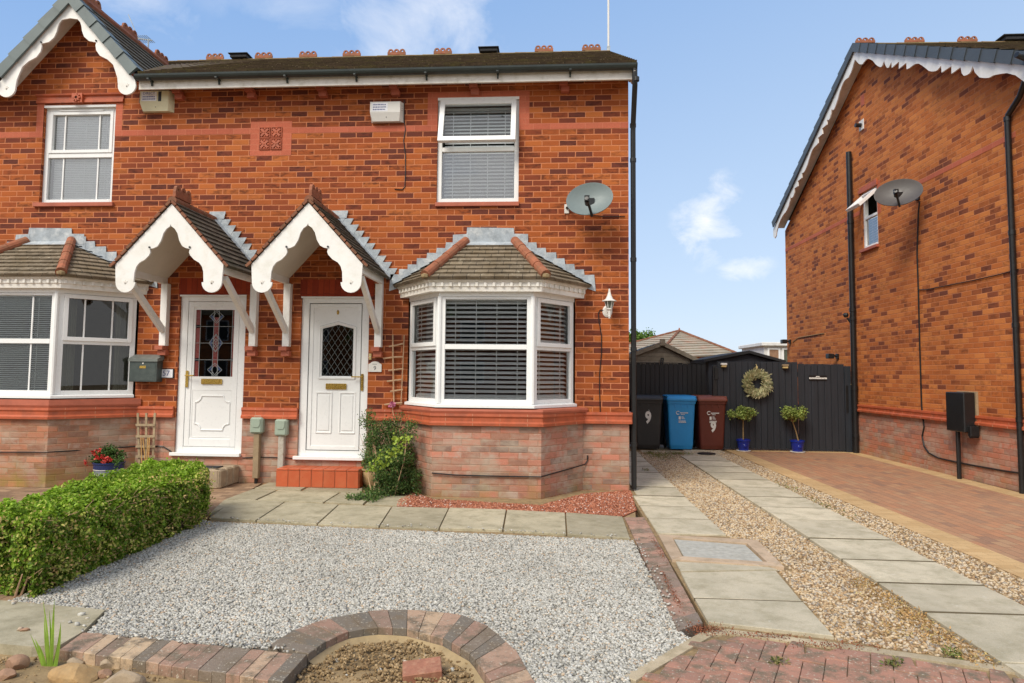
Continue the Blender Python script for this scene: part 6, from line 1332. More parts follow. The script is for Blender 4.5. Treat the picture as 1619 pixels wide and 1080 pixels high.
# mailbox
a, b_ = Fp(205, 566, -.14), Fp(247, 604, -.14); mbx = thing('mailbox', 'grey metal letter box with sloping lid on the wall beside the left bay', 'mailbox', ((a.x+b_.x)/2, -.07, b_.z)); x0, x1, z0, z1 = a.x, b_.x, b_.z, a.z-.02
b = MB(); b.bbox(x0, x1, -.14, -.001, z0, z1, .006); b.box(x0+.02, x1-.02, -.1425, -.1405, z0+.02, z1-.05); b.build('box', 'mailbox_metal', mbx)
b = MB(); b.add([(x0-.012, -.155, z1-.025), (x1+.012, -.155, z1-.025), (x1+.012, -.155, z1+.01), (x0-.012, -.155, z1+.01), (x0-.012, 0, z1-.0), (x1+.012, 0, z1-.0), (x1+.012, 0, z1+.07), (x0-.012, 0, z1+.07)], [(0, 1, 2, 3), (3, 2, 6, 7), (1, 5, 6, 2), (4, 0, 3, 7), (4, 5, 1, 0)]); b.build('lid', 'mailbox_lid', mbx)
b = MB(); b.bbox((x0+x1)/2-.045, (x0+x1)/2+.04, -.1465, -.142, z1-.115, z1-.08, .002); b.build('name_strip', 'gold', mbx); b = MB(); b.lathe([(.012, 0), (.01, .006)], (0, 0, 0), 10, Matrix.Translation(((x0+x1)/2, -.142, z1-.05)) @ Matrix.Rotation(rad(90), 4, 'X')); b.build('lock', 'alarm_white', mbx)
# number tiles
a, b_ = Fp(252, 584, -.015), Fp(273, 597, -.015); nt = thing('number_plaque', 'white framed tile plaque with the number 57 beside the letter box', 'house number', ((a.x+b_.x)/2, 0, b_.z)); b = MB(); b.bbox(a.x, b_.x+.012, -.018, -.001, b_.z-.01, a.z+.012, .003); b.build('frame', 'ink', nt)
b = MB(); b.box(a.x+.008, b_.x-.0, -.021, -.0185, b_.z, a.z); b.build('tile', 'paper', nt); text_mesh('57', .10, Matrix.Translation(((a.x+b_.x)/2+.005, -.0215, (a.z+b_.z)/2)), 'label_blue', 'digits', nt, .0004)
a, b_ = Fp(582.5, 576, -.015), Fp(603, 588, -.015); n9 = thing('number_plaque', 'white arched plaque with the number 9 right of the leaded door', 'house number', ((a.x+b_.x)/2, 0, b_.z)); cx = (a.x+b_.x)/2; hw = (b_.x-a.x)/2
out = [(-hw, b_.z), (hw, b_.z), (hw, a.z)]+[(hw*.72*math.cos(t_), a.z+.038*math.sin(t_)**.8) for t_ in [math.pi*k/10 for k in range(1, 10)]]+[(-hw, a.z)]; b = MB(); b.plate(out, [], (cx, -.006, 0), (1, 0, 0), (0, 0, 1), .012); b.build('plaque', 'alarm_white', n9); text_mesh('9', .075, Matrix.Translation((cx, -.0185, (a.z+b_.z)/2-.004)), 'ink', 'digit', n9, .0004)
b = MB(); 
for k in range(5): b.box(cx-.03+k*.012, cx-.022+k*.012, -.0195, -.0182, a.z-.002, a.z+.006)
b.build('small_print', 'dish_grey', n9)
a, b_ = Fp(583, 559, -.02), Fp(587, 569, -.02); db = thing('doorbell', 'small cream bell push between leaded door and plaque', 'doorbell', (a.x, 0, b_.z)); b = MB(); b.bbox(a.x, b_.x, -.02, -.001, b_.z, a.z, .004); b.build('bell_case', 'light_cream', db); b = MB(); b.lathe([(.008, 0), (.007, .004)], (0, 0, 0), 8, Matrix.Translation(((a.x+b_.x)/2, -.02, (a.z+b_.z)/2)) @ Matrix.Rotation(rad(90), 4, 'X')); b.build('button', 'alarm_white', db)
# meter cabinets with conduit posts
for (p0, p1, pb_, mat, lab) in (((395, 660), (414, 686), (406, 753), 'timber_pale', 'pale green meter cover on a clean timber boxed pipe nearer the left door'), ((434, 663), (453, 690), (444, 757), 'timber_white_flaked', 'pale green meter cover on a flaking whitish boxed pipe nearer the leaded door')):
    a, b_ = Fp(*p0, -.10), Fp(*p1, -.10); g_ = Fp(*pb_, -.06); mt_ = thing('meter_cover', lab, 'meter cover', ((a.x+b_.x)/2, -.05, 0), 'meter covers between the doors'); cx = (a.x+b_.x)/2
    b = MB(); b.bbox(a.x, b_.x, -.105, -.001, b_.z, a.z, .022); b.bbox(a.x+.035, b_.x-.04, -.05, -.001, a.z, a.z+.02, .004); b.plate([(cx-.055, a.z-.09), (cx-.035, a.z-.125), (cx+.035, a.z-.125), (cx+.055, a.z-.09), (cx+.055, a.z-.02), (cx-.055, a.z-.02)], [], (0, -.105, 0), (1, 0, 0), (0, 0, 1), .008); b.build('cover', 'meter_green', mt_)
    b = MB(); b.bbox(cx-.038, cx+.038, -.075, -.001, .07, b_.z+.0, .006); b.build('boxed_pipe', mat, mt_); b = MB(); b.tube([(cx, -.04, -.05), (cx, -.04, .075)], .022, 8); b.build('pipe_end', 'black_plastic', mt_)
# door steps
s9 = thing('doorstep', 'orange quarry tiled step below the leaded door', 'doorstep', (-3.86, -.15, 0)); fl_, fr_ = Fp(453, 737, -.28), Fp(571, 742, -.28)
x0, x1 = -4.41, -3.36; yf = -.30; zt = .235; n = 7; b = MB(); b.box(x0+.002, x1-.002, yf+.002, -.001, -.03, zt-.004); b.build('grouted_core', 'grout', s9); b = MB()
for i in range(n):
    a = x0+(x1-x0)*i/n; c = x0+(x1-x0)*(i+1)/n; b.bbox(a+.003, c-.003, yf-.008, yf+.0015, .012, zt-.022, .003); b.bbox(a+.003, c-.003, yf-.012, -.15, zt-.018, zt+.004, .004); b.bbox(a+.003, c-.003, -.146, -.002, zt-.003, zt+.004, .003)
for i in range(2): b.bbox(x1-.0015, x1+.008, yf+.004+i*.148, yf+.146+i*.148, .012, zt-.022, .003); b.bbox(x0-.008, x0+.0015, yf+.004+i*.148, yf+.146+i*.148, .012, zt-.022, .003)
b.build('quarry_tiles', 'tile_step', s9)
s1_ = thing('doorstep', 'worn brown brick step with a black mat in front of the left door', 'doorstep', (-5.6, -.3, 0)); q = Gp(357, 767); b = MB(); slab_l = -6.05; XR = -5.03; zt = .235; yf = -.52
for i in range(4): a = slab_l+.25*i; b.bbox(a+.004, a+.246, yf, yf+.12, .0, zt, .015)
for i in range(3): b.bbox(XR-.11, XR, yf+.005+i*.173, yf+.17+i*.173, .0, zt, .02)
b.box(slab_l, XR-.111, yf+.121, -.002, 0, zt-.02); b.build('brick_step', 'rock_grey', s1_)
dm_ = MB(); dm_.bbox(-5.78, -5.2, -.40, -.10, zt-.019, zt-.006, .004); tag(dm_.build('doormat', 'felt_black'), 'black rubber mat lying on the left doorstep', 'doormat')
# trellises
tl_ = thing('trellis', 'small fan shaped wooden trellis leaning on plinth right of the left bay', 'trellis', (-6.33, -.05, 0)); a0, a1 = Fp(218, 653, -.05), Fp(245, 653, -.05); c0, c1 = Fp(222, 745, -.05), Fp(241, 745, -.05); b = MB()
for k in range(3): p, q = a0.lerp(a1, k/2), c0.lerp(c1, k/2); b.bar(p, (q.x, -.05, 0), .028, .012, (0, 1, 0))
for y in (672, 690, 706, 722): p, q = Fp(217, y, -.065), Fp(244, y, -.065); b.bar(p+Vector((-.02, 0, 0)), q+Vector((.01, 0, 0)), .03, .012, (0, 1, 0))
b.build('laths', 'trellis_wood', tl_)
cn = MB()
for x, xb in ((223, 224.5), (226, 231), (234, 231), (236.5, 234)): cn.tube([Fp(x, 692, -.10), Fp(xb, 742, -.14)], .006, 6)
tag(cn.build('canes', 'cane'), 'bundle of thin bamboo canes standing against the small trellis', 'canes')
t2 = thing('trellis', 'rustic stick trellis on the brick wall between leaded door and right bay', 'trellis', (-2.97, -.03, 1)); b = MB()
def st_(p, q, r=.011): b.tube([Fp(*p, -.03), Fp((p[0]+q[0])/2+rnd.uniform(-.8, .8), (p[1]+q[1])/2+rnd.uniform(-.8, .8), -.035), Fp(*q, -.03)], r, 6)
st_((621, 529), (623, 644)); st_((639, 530), (634, 640), .008)
for y, a, c in ((546, 615, 638), (565, 606, 638), (584, 614, 638), (601, 612, 637), (617, 617, 637), (638, 608, 636)): st_((a, y+2), (c, y-1 if y > 560 else y-3))
b.build('sticks', 'twig', t2)
# ---- plants
hd = thing('hedge', 'long clipped bright green box hedge on the left of the gravel', 'hedge', (-4.55, -3.5, 0))
b = MB(); hx0, hx1, hy0, hy1, hz = -4.98, -4.18, -4.55, -1.80, .50
bm = bmesh.new(); bmesh.ops.create_grid(bm, x_segments=2, y_segments=2, size=1); bm.free(); b.plate([(-4.72, -4.48), (-4.25, -4.48), (-4.25, -2.52), (-4.55, -1.88), (-5.05, -1.88)], [], (0, 0, .05), (1, 0, 0), (0, 1, 0), hz-.11); b.build('shade_core', 'hedge_core_shade', hd)  # solid dark block standing in for the shaded inside of the hedge
def surf(n, side):
    u, v = rs.uniform(0, 1, n), rs.uniform(0, 1, n); P = np.zeros((n, 3)); N = np.zeros((n, 3))
    if side == 'top': P[:, 0] = hx0+(hx1-hx0)*u; P[:, 1] = hy0+(hy1-hy0)*v; P[:, 2] = hz; N[:, 2] = 1
    if side == 'right': P[:, 0] = hx1; P[:, 1] = hy0+(hy1-hy0)*u; P[:, 2] = .03+(hz-.03)*v; N[:, 0] = 1; N[:, 2] = .4
    if side == 'left': P[:, 0] = hx0; P[:, 1] = hy0+(hy1-hy0)*u; P[:, 2] = .03+(hz-.03)*v; N[:, 0] = -1; N[:, 2] = .4
    if side == 'near': P[:, 0] = hx0+(hx1-hx0)*u; P[:, 1] = hy0; P[:, 2] = .03+(hz-.03)*v; N[:, 1] = -1; N[:, 2] = .4
    if side == 'far': P[:, 0] = hx0+(hx1-hx0)*u; P[:, 1] = hy1; P[:, 2] = .03+(hz-.03)*v; N[:, 1] = 1; N[:, 2] = .4
    q = P
    bump = .035*np.sin(q[:, 0]*17+q[:, 1]*9)*np.sin(q[:, 1]*14+q[:, 2]*11+2)+.025*np.sin(q[:, 1]*37+q[:, 2]*29)*np.sin(q[:, 0]*31+q[:, 2]*23+1)+.012*np.sin(q[:, 1]*83+q[:, 2]*71)
    Nn = N/np.linalg.norm(N, axis=1, keepdims=True); dep = rs.exponential(.022, n)-np.where(rs.uniform(0, 1, n) < .04, rs.uniform(0, .035, n), 0); P = P+Nn*(bump-dep)[:, None]
    low = np.clip(.5-P[:, 2]*2.2, 0, .4) if side != 'top' else 0; P -= Nn*(np.ones(n)*low*.18)[:, None]
    # round the corners
    return P, N
PT, NT_ = surf(36000, 'top'); PR, NR_ = surf(42000, 'right'); Pn, Nn_ = surf(7000, 'near'); Pf, Nf_ = surf(6000, 'far'); Pl, Nl_ = surf(7000, 'left')
def rc(P):   # soften the long top edges
    e = np.clip((P[:, 0]-(hx1-.12))/.12, 0, 1); t = np.clip((P[:, 2]-(hz-.12))/.12, 0, 1); P[:, 2] -= e*t*.045; P[:, 0] -= e*t*.04
    e = np.clip((P[:, 1]-(hy1-.12))/.12, 0, 1); P[:, 2] -= e*t*.04
    f_ = (P[:, 0]-hx0)/(hx1-hx0); x1 = -4.18-np.clip(P[:, 1]+2.5, 0, 1)*.5; x0 = -4.70-(P[:, 1]+4.55)*.15; P[:, 0] = x0+(x1-x0)*f_; return P
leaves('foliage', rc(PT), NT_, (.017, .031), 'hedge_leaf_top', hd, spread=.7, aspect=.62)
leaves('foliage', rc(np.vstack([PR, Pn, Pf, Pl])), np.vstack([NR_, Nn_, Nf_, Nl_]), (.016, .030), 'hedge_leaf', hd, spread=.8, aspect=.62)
b = MB()
for k in range(170): y = rnd.uniform(hy0, -2.5); z = rnd.uniform(.05, hz-.02); p = Vector((hx1-.06, y, z)); q = p+Vector((.075+rnd.uniform(0, .02), rnd.uniform(-.06, .06), rnd.uniform(-.02, .09))); b.tube([p, q], [.0025, .0012], 4)
for k in range(60): y = rnd.uniform(hy0, -2.5); b.tube([(hx1-.15, y, 0), (hx1-.1+rnd.uniform(-.03, .05), y+rnd.uniform(-.05, .05), .16)], [.008, .004], 5)
b.build('twigs', 'twig', hd)
cc = []
for k in range(65):
    side = rnd.random() < .45; y = rnd.uniform(hy0, -2.0); c = np.array([-4.18-max(0, y+2.5)*.5-(rnd.uniform(0, .3) if side else .0)+.01, y, (hz-.01 if side else rnd.uniform(.06, hz-.02))]); cc.append(c+rs.normal(0, .03, (26, 3)))
P = np.vstack(cc); N = np.zeros_like(P); N[:, 0] = .7; N[:, 2] = .7; leaves('pale_foliage', P, N, (.015, .028), 'hedge_tan', hd, spread=.8)
# climbing shrub by the right bay
sh2 = thing('shrub', 'straggly dark green shrub growing up the corner beside the right bay', 'shrub', (-2.95, -.55, 0)); b = MB(); cl_ = []
for k in range(26):
    x0 = -3.0+rnd.uniform(-.12, .25); y0 = -.55+rnd.uniform(-.2, .25); top = Vector((x0+rnd.uniform(-.3, .22), y0+rnd.uniform(.0, .4), rnd.uniform(.35, .95))); mid = Vector((x0, y0, 0)).lerp(top, .5)+Vector((rnd.uniform(-.07, .07), 0, 0)); b.tube([(x0, y0, -.02), mid, top], [.008, .005, .002], 5)
    for q in range(9): p = mid.lerp(top, q/8) if q > 3 else Vector((x0, y0, .02)).lerp(mid, q/3); cl_.append(np.array(p)+rs.normal(0, .045, 3))
b.build('stems', 'twig', sh2)
for k in range(110): z = rnd.uniform(.0, .55); cl_.append(np.array([-2.86+rnd.gauss(0, .15*(1-.4*z)), -.58+rnd.gauss(0, .16), z]))
for k in range(22): cl_.append(np.array([-3.15+rnd.gauss(0, .2), -.98+rnd.gauss(0, .06), rnd.uniform(.0, .05)]))
P = np.vstack([q+rs.normal(0, .035, (90, 3)) for q in cl_]); P = P[(P[:, 2] > .005) & ~((P[:, 0] < -3.06) & (P[:, 2] > .06) & (P[:, 2] < .30)) & (P[:, 0] < -2.5) & (P[:, 0] > -3.3)]; N = np.zeros_like(P); N[:, 2] = .5; N[:, 1] = -.4; leaves('foliage', P, N, (.014, .028), 'shrub_leaf', sh2, spread=.9)
px = [(622, 690), (627, 697), (637, 700), (632, 707), (624, 714), (618, 720), (608, 717), (601, 724), (597, 731), (615, 728), (640, 698), (645, 691), (604, 735), (592, 738), (586, 740), (598, 742), (620, 715), (633, 713)]
P = np.vstack([np.array(Fp(x, y, -.95))+rs.normal(0, .024, (9, 3)) for x, y in px]); N = np.zeros_like(P); N[:, 1] = -1; leaves('lime_foliage', P, N, (.025, .04), 'lime_leaf', sh2, spread=.5, aspect=.85)
b = MB(); c_ = Fp(620, 640, -.06); P = np.array(c_)+rs.normal(0, .02, (40, 3)); N = np.zeros_like(P); N[:, 1] = -1; leaves('pink_flower', P, N, (.02, .035), 'pink_petal', sh2, spread=.6, aspect=.8)
b.tube([Fp(620, 690, -.5), Fp(624, 670, -.2), Fp(621, 650, -.08), Fp(620, 640, -.06)], .004, 5); b.build('flower_stem', 'twig', sh2)
# buff pot
pb_ = Gp(586, 771); pt = thing('plant_pot', 'buff clay pot of small leafy plants at the right end of the tiled step', 'plant pot', (pb_.x, pb_.y, 0)); b = MB(); b.lathe([(0, 0), (.10, 0), (.145, .08), (.155, .17), (.145, .21), (.165, .215), (.165, .235), (.14, .235), (.13, .2), (0, .19)], (pb_.x, pb_.y+.1, 0), 26); b.build('pot', 'pot_buff', pt, smooth=True)
P = np.vstack([np.array([pb_.x+rnd.uniform(-.17, .15), pb_.y+.1+rnd.uniform(-.12, .12), .24+abs(rnd.gauss(0, .09))])+rs.normal(0, .02, (22, 3)) for _ in range(40)]); N = np.zeros_like(P); N[:, 2] = .6; leaves('foliage', P, N, (.012, .026), 'flower_leaf', pt)
b = MB()
for k in range(16): a_ = rnd.uniform(0, 6.28); b.tube([(pb_.x, pb_.y+.1, .22), (pb_.x+.1*math.cos(a_), pb_.y+.1+.1*math.sin(a_), .4), (pb_.x+.2*math.cos(a_), pb_.y+.1+.15*math.sin(a_), .45+rnd.uniform(0, .25))], .0018, 4)
b.build('wispy_stems', 'twig', pt)
# blue pot with red flowers by left bay
q = Gp(172, 757); q.y = -.35; q.x = Fp(172, 745, -.35).x; fp_ = thing('flower_pot', 'blue and grey glazed pot of red flowers below the left bay', 'flower pot', (q.x, q.y, 0))
b = MB(); b.lathe([(0, .06), (.10, .06), (.135, .09), (.165, .16), (.168, .1999), (0, .1999)], (q.x, q.y, 0), 30); b.build('pot', 'pot_greyblue', fp_, smooth=True); b = MB(); b.lathe([(.168, .2), (.175, .205), (.176, .265), (.186, .27), (.186, .285), (.165, .285), (.155, .25), (0, .24)], (q.x, q.y, 0), 30); b.build('pot_rim', 'pot_navy', fp_, smooth=True)
b = MB(); 
for k in range(14): a_ = k*math.pi/7; b.lathe([(0, 0), (.02, .003), (0, .005)], (0, 0, 0), 6, Matrix.Translation((q.x+.158*math.cos(a_), q.y+.158*math.sin(a_), .14)) @ Matrix.Rotation(a_+math.pi/2, 4, 'Z') @ Matrix.Rotation(rad(85), 4, 'X'))
b.tube([(q.x+.170*math.cos(t), q.y+.170*math.sin(t), .197) for t in [2*math.pi*k/30 for k in range(31)]], .004, 5, False); b.build('pot_pattern', 'alarm_white', fp_)
cc = [np.array([q.x+rnd.uniform(-.18, .18), q.y+rnd.uniform(-.12, .12), .28+rnd.uniform(0, .17)]) for _ in range(60)]; cc = [c for c in cc if abs(c[0]-q.x) < .2-(c[2]-.28)*.7]
P = np.vstack([c+rs.normal(0, .022, (45, 3)) for c in cc]); N = np.zeros_like(P); N[:, 2] = .6; leaves('foliage', P, N, (.018, .032), 'flower_leaf', fp_)
P = np.vstack([np.array([q.x+dx, q.y-.13, z])+rs.normal(0, .012, (16, 3)) for dx, z in ((-.13, .42), (-.08, .36), (-.05, .34), (0, .36), (.07, .35), (.05, .32), (.1, .33), (-.21, .29), (-.06, .44), (.02, .31))]); N = np.zeros_like(P); N[:, 1] = -1; leaves('red_flowers', P, N, (.018, .03), 'red_petal', fp_, spread=.6, aspect=.9)
# iris in the bed
ip = Gp(88, 1062, -.06); ir = thing('iris_plant', 'tall young iris with sword shaped green leaves at front left', 'plant', tuple(ip)); b = MB()
def blade(bp, tip, w_, bend):
    bp, tip = Vector(bp), Vector(tip); n = 8; L = []; R_ = []; side = Vector((1, 0, 0)); V = []
    for k in range(n+1):
        t_ = k/n; p = bp.lerp(tip, t_)+Vector(bend)*math.sin(math.pi*t_)*.5; ww = w_*(1-t_**2.2)*.5+.0006; V += [p-side*ww, p+Vector((0, -ww*.35, 0)), p+side*ww]
    b.add(V, [(3*k, 3*k+1, 3*k+4, 3*k+3) for k in range(n)]+[(3*k+1, 3*k+2, 3*k+5, 3*k+4) for k in range(n)])
Yd = ip.y
for (x0, x1, y1, w_, bd_) in ((80, 86, 948, .02, (-.0, 0, 0)), (76, 68, 950, .014, (.02, 0, 0)), (84, 96, 985, .022, (.015, 0, 0)), (72, 55, 1010, .02, (0, 0, .03)), (70, 48, 1003, .012, (0, 0, .02)), (78, 70, 975, .016, (-.01, 0, 0)), (66, 57, 1075, .016, (-.02, 0, .05)), (80, 78, 965, .014, (.01, 0, 0)), (74, 62, 1020, .014, (0, 0, .02)), (86, 93, 1010, .016, (0.01, 0, 0))):
    p = Fp(x0, 1062, Yd); tp_ = Fp(x1, y1, Yd+rnd.uniform(-.03, .03)); blade(p, tp_, w_, bd_)
b.build('leaves', 'iris_leaf', ir)
# rocks, loose brick and stones
def rock(px, py, sx, sy, sz, mat, lab, rot=0, name='rock', z=-.035, seed=0):
    c = Gp(px, py, z+sz*.4); R2 = random.Random(seed); bm = bmesh.new(); bmesh.ops.create_icosphere(bm, subdivisions=3, radius=1)
    off = [Vector((R2.uniform(-1, 1), R2.uniform(-1, 1), R2.uniform(-1, 1))).normalized() for _ in range(7)]; cut = [R2.uniform(.62, .9) for _ in range(7)]
    for v in bm.verts:
        for o, k in zip(off, cut):
            d = v.co.dot(o)-k
            if d > 0: v.co -= o*d*.92
        v.co *= 1+R2.uniform(-.015, .015)
    M = Matrix.Translation(c) @ Matrix.Rotation(rad(rot), 4, 'Z') @ Matrix.Diagonal((sx, sy, sz, 1)); b = MB(); b.bm(bm, M); return tag(b.build(name, mat), lab, 'rock', 'garden rocks in the front bed')
rock(116, 1068, .13, .07, .055, 'rock_ochre', 'flat ochre sandstone rock just right of the iris', -8, seed=3); rock(196, 1078, .10, .06, .06, 'rock_grey', 'pale grey brown rock right of the ochre sandstone', 5, seed=5)
rock(27, 1050, .055, .05, .045, 'rock_orange', 'orange brown stone left of the iris', 15, seed=8); rock(172, 1050, .04, .04, .03, 'rock_grey', 'small greyish stone behind the ochre sandstone', 0, seed=9)
rock(165, 1066, .035, .03, .025, 'rock_orange', 'small reddish stone between the ochre and grey rocks', 0, seed=10); rock(120, 1047, .045, .03, .025, 'rock_grey', 'small mossy stone close behind the iris leaves', 0, seed=12)
rock(8, 1068, .05, .04, .03, 'rock_orange', 'buff stone at the left picture edge below the concrete slab', 0, seed=14)
b = MB(); c = Gp(668, 1062, -.02); M = Matrix.Translation((c.x, c.y, -.024)) @ Matrix.Rotation(rad(12), 4, 'Z') @ Matrix.Rotation(rad(-5), 4, 'Y') @ Matrix.Rotation(rad(8), 4, 'X'); b.bbox(-.095, .095, -.065, .065, -.03, .035, .004, M); tag(b.build('loose_brick', 'loose_brick'), 'reddish brick lying loose in the soil bed inside the curved edging', 'brick')
pts = np.array([tuple(Gp(x, y, -.05))[:2] for x, y in ((533, 1048), (560, 1047), (655, 1030), (672, 1038), (686, 1045), (640, 1050), (750, 1050), (735, 1040), (548, 1070), (520, 1060), (715, 1062), (690, 1028), (664, 1046), (745, 1058), (620, 1044), (600, 1062), (505, 1036), (510, 1035))])
tag(stones('white_stones', pts, (.010, .02), -.045, 'chippings', .7), 'scattered white pebbles lying on the soil of the flower bed', 'pebbles', kind='stuff')
pts = np.array([tuple(Gp(x, y))[:2] for x, y in ((135, 963), (128, 978), (138, 983), (122, 994), (32, 1002), (22, 958), (110, 990), (133, 996), (20, 960))]); tag(stones('stray_stones', pts, (.012, .022), .02, 'chippings', .7), 'few stray grey stones lying on the concrete slab', 'pebbles', kind='stuff')
rock(40, 996, .028, .014, .012, 'rock_orange', 'small flat brown stone lying on the grey concrete slab', 20, seed=20, z=.018)
# ---- wheelie bins
def bin_(cx, cy, rot, body, lidm, lab, h=1.0):
    t_ = thing('wheelie_bin', lab, 'wheelie bin', (cx, cy, 0), 'wheelie bins by the fence'); M = Matrix.Translation((cx, cy, 0)) @ Matrix.Rotation(rad(rot), 4, 'Z')
    def rr(w_, d_, yo, z, r=.04, n=4):
        P = []
        for sx_, sy_, a0 in ((1, -1, -90), (1, 1, 0), (-1, 1, 90), (-1, -1, 180)):
            for k in range(n+1): a_ = rad(a0+90*k/n); P.append((sx_*(w_/2-r)+r*math.cos(a_), yo+sy_*(d_/2-r)+r*math.sin(a_), z))
        return P
    def loft(b, secs):
        n = len(secs[0]); b.add([p for s_ in secs for p in s_], [(i*n+k, i*n+(k+1) % n, (i+1)*n+(k+1) % n, (i+1)*n+k) for i in range(len(secs)-1) for k in range(n)]+[tuple(range(n))[::-1], tuple((len(secs)-1)*n+k for k in range(n))])
    b = MB(M); loft(b, [rr(.43, .50, .0, .02), rr(.455, .54, 0, .10), rr(.505, .60, .01, .62), rr(.525, .64, .01, .86), rr(.53, .65, .01, .90), rr(.555, .68, .01, .905), rr(.56, .69, .01, .965), rr(.54, .67, .01, .97)])
    for k in range(3): b.box(-.12+.12*k-.008, -.12+.12*k+.008, -.325, -.30, .84, .903)
    bo = b.build('body', body, t_)
    b = MB(M); loft(b, [rr(.575, .70, .0, .955), rr(.585, .715, 0, .972), rr(.58, .71, 0, 1.0), rr(.54, .66, .02, 1.045), rr(.50, .58, .06, 1.06), rr(.46, .5, .08, 1.05)]); 
    for s_ in (-1, 1): b.bbox(s_*.255-.03, s_*.255+.03, -.32, .30, 1.005, 1.055, .012)
    b.tube([(-.24, .36, 1.0), (.24, .36, 1.0)], .016, 8); b.build('lid', lidm, t_)
    for s_ in (-1, 1): b = MB(M); b.lathe([(0, -.025), (.09, -.025), (.10, -.015), (.10, .015), (.09, .025), (0, .025)], (0, 0, 0), 20, Matrix.Translation((s_*.235, .24, .10)) @ Matrix.Rotation(rad(90), 4, 'Y')); b.build('wheel', 'black_plastic', t_)
    return t_, M
def fy(z): return -(.24+(.32-.24)*min(1, z/.86))-.0015       # front face of the tapered body
def mark(t_, M, txt, size, z, x=0, squash=1, name='number', mat='white_mark', off=0., flip=False):
    tilt = math.atan((.30-.24)/.6); m = M @ Matrix.Translation((x, fy(z)-.004, z)) @ Matrix.Rotation(tilt*.75, 4, 'X')
    if flip: m = m @ Matrix.Rotation(math.pi, 4, 'Y') @ Matrix.Identity(4)
    return text_mesh(txt, size, m, mat, name, t_, .001, squash=squash, off=off)
def logo(t_, M, x, z):
    k_ = 1.45; b = MB(M @ Matrix.Translation((x, fy(z), z)) @ Matrix.Diagonal((k_, 1, k_, 1)) @ Matrix.Translation((-x, -fy(z), -z))); y = fy(z)-.006; P = lambda px_, pz_: (px_, fy(pz_)-.006, pz_)
    ringp = [(x-.055+.022*math.cos(a_), z+.06+.022*math.sin(a_)) for a_ in [rad(40+280*k/12) for k in range(13)]]; b.tube([P(*p) for p in ringp], .0045, 5)
    for k in range(7): b.bbox(x-.028+k*.016, x-.017+k*.016, fy(z+.05)-.007, fy(z+.05)-.004, z+.052, z+.066, .001)
    for k in range(4): b.bbox(x-.015+k*.013, x-.006+k*.013, fy(z+.03)-.007, fy(z+.03)-.004, z+.034, z+.043, .001)
    b.bbox(x-.045, x-.018, fy(z-.02)-.007, fy(z-.02)-.004, z-.03, z+.012, .001)
    for k in range(3): b.bbox(x-.008, x+.04-.01*k, fy(z-.02)-.006, fy(z-.02)-.004, z-.022+.014*k, z-.016+.014*k, .001)
    for r_ in range(2):
        xx = x-.045
        while xx < x+.045: w_ = rnd.uniform(.008, .016); b.bbox(xx, xx+w_, fy(z-.06)-.007, fy(z-.06)-.004, z-.056-.017*r_, z-.043-.017*r_, .001); xx += w_+.004
    b.build('council_logo', 'white_mark', t_)
bx1 = Gp(1029, 712).x
t_, M = bin_(.90, 5.13, -3, 'bin_black', 'bin_black', 'black wheelie bin with a white number 9 next to the drainpipe'); mark(t_, M, '9', .31, .62, .0, .72, off=.014)
b = MB(M); b.bar((.01, fy(.77)-.003, .78), (.022, fy(.76)-.003, .755), .006, .004, (0, 1, 0)); b.build('scratch_mark', 'white_mark', t_)
t_, M = bin_(1.53, 5.16, 0, 'bin_blue', 'bin_blue', 'bright blue wheelie bin between the black and brown ones'); logo(t_, M, .01, .64)
t_, M = bin_(2.12, 5.22-.02, 2, 'bin_brown', 'bin_brown_lid', 'brown wheelie bin with white markings beside the grey gate'); logo(t_, M, .01, .64)
mark(t_, M, '9', .26, .45, .02, .75, off=.014)
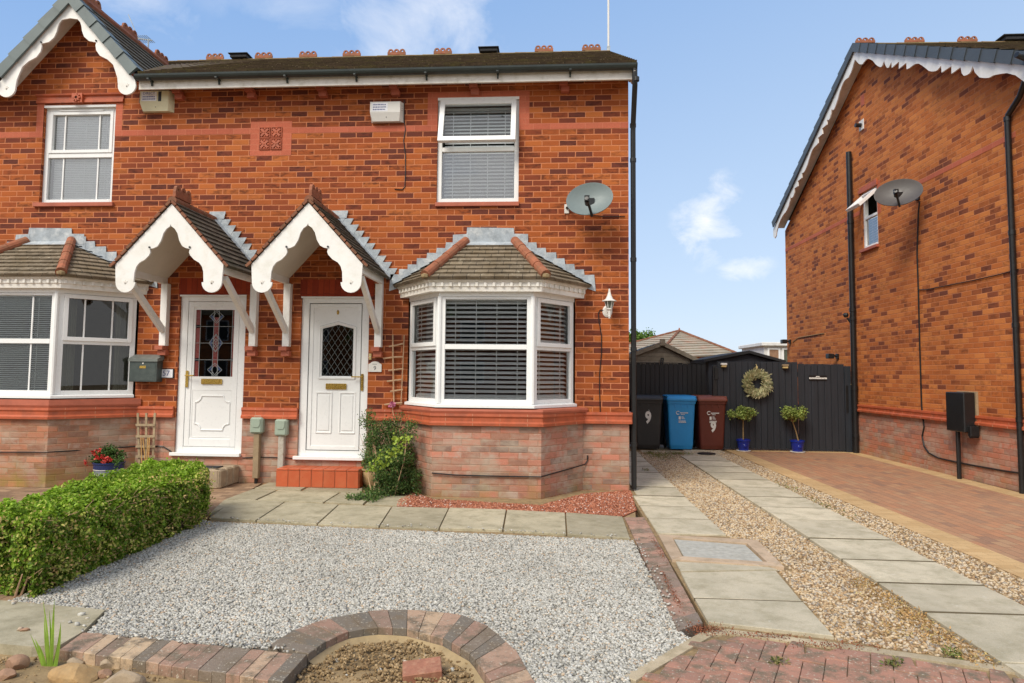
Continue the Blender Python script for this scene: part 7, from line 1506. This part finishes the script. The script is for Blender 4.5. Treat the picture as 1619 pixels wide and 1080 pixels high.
# ================================================================== ACROSS THE ROAD (added unseen behind the camera, to give the panes something to reflect)
def opposite(x0, x1, y, lab, mat):
    t_ = thing('added_opposite_house', lab, 'house', ((x0+x1)/2, y, 0)); b = MB(); b.box(x0, x1, y-8, y, 0, 5.1); b.plate([(-y, 5.1), (-y+8, 5.1), (-y+4, 7.4)], [], (x0, 0, 0), (0, -1, 0), (0, 0, 1), -(x1-x0)); b.build('wall', mat, t_)
    b = MB(); coursed(b, (x1+.2, y+.35, 5.0), (x0-.2, y+.35, 5.0), (x1+.2, y-4, 7.6), (x0-.2, y-4, 7.6), 14, .02); coursed(b, (x0-.2, y-8.35, 5.0), (x1+.2, y-8.35, 5.0), (x0-.2, y-4, 7.6), (x1+.2, y-4, 7.6), 14, .02); b.build('roof', 'tile_main', t_)
    n = int((x1-x0)/3.2)
    for k in range(n):
        for z in (.9, 3.4):
            x = x0+(k+.5)*(x1-x0)/n; b = MB(); ring(b, x-.75, x+.75, z, z+1.3, .07, y, y+.05); wo = b.build('window', 'upvc', t_); b = MB(); b.box(x-.68, x+.68, y+.005, y+.012, z+.07, z+1.23); b.build('pane', 'black_plastic', wo)
opposite(-24, -11, -33, 'added brick house across the road for reflection in the left bay glass', 'brick_neighbour'); opposite(-8, 4, -34, 'added brick house across the road for reflection in the right bay glass', 'brick_orange'); opposite(8, 20, -33, 'added brick house for reflections at the far end of the row across the road', 'brick_neighbour')
road = MB(); road.quad((-80, -22, -.06), (90, -22, -.06), (90, -15, -.06), (-80, -15, -.06)); tag(road.build('road', 'asphalt'), kind='structure')  # unseen road, added only for the panes to reflect
for k, (x, y) in enumerate(((-9.5, -27), (5.6, -26))):
    t_ = thing('tree', ('added leafy tree across the road for reflection left of the right bay', 'added leafy tree for reflections behind the camera on the right')[k], 'tree', (x, y, 0)); b = MB(); b.tube([(x, y, 0), (x+.1, y, 1.5), (x, y, 3.2)], [.16, .12, .07], 8)
    for q in range(7): a_ = rnd.uniform(0, 6.28); b.tube([(x, y, 2.2), (x+1.1*math.cos(a_), y+1.1*math.sin(a_), 3.6+rnd.uniform(-.4, .6))], [.06, .02], 5)
    b.build('trunk', 'bark', t_); P = np.vstack([np.array([x+rnd.gauss(0, .9), y+rnd.gauss(0, .9), 3.7+rnd.gauss(0, .8)])+rs.normal(0, .25, (80, 3)) for _ in range(60)]); N = np.zeros_like(P); N[:, 2] = .6; leaves('crown', P, N, (.10, .2), 'tree_leaf', t_)
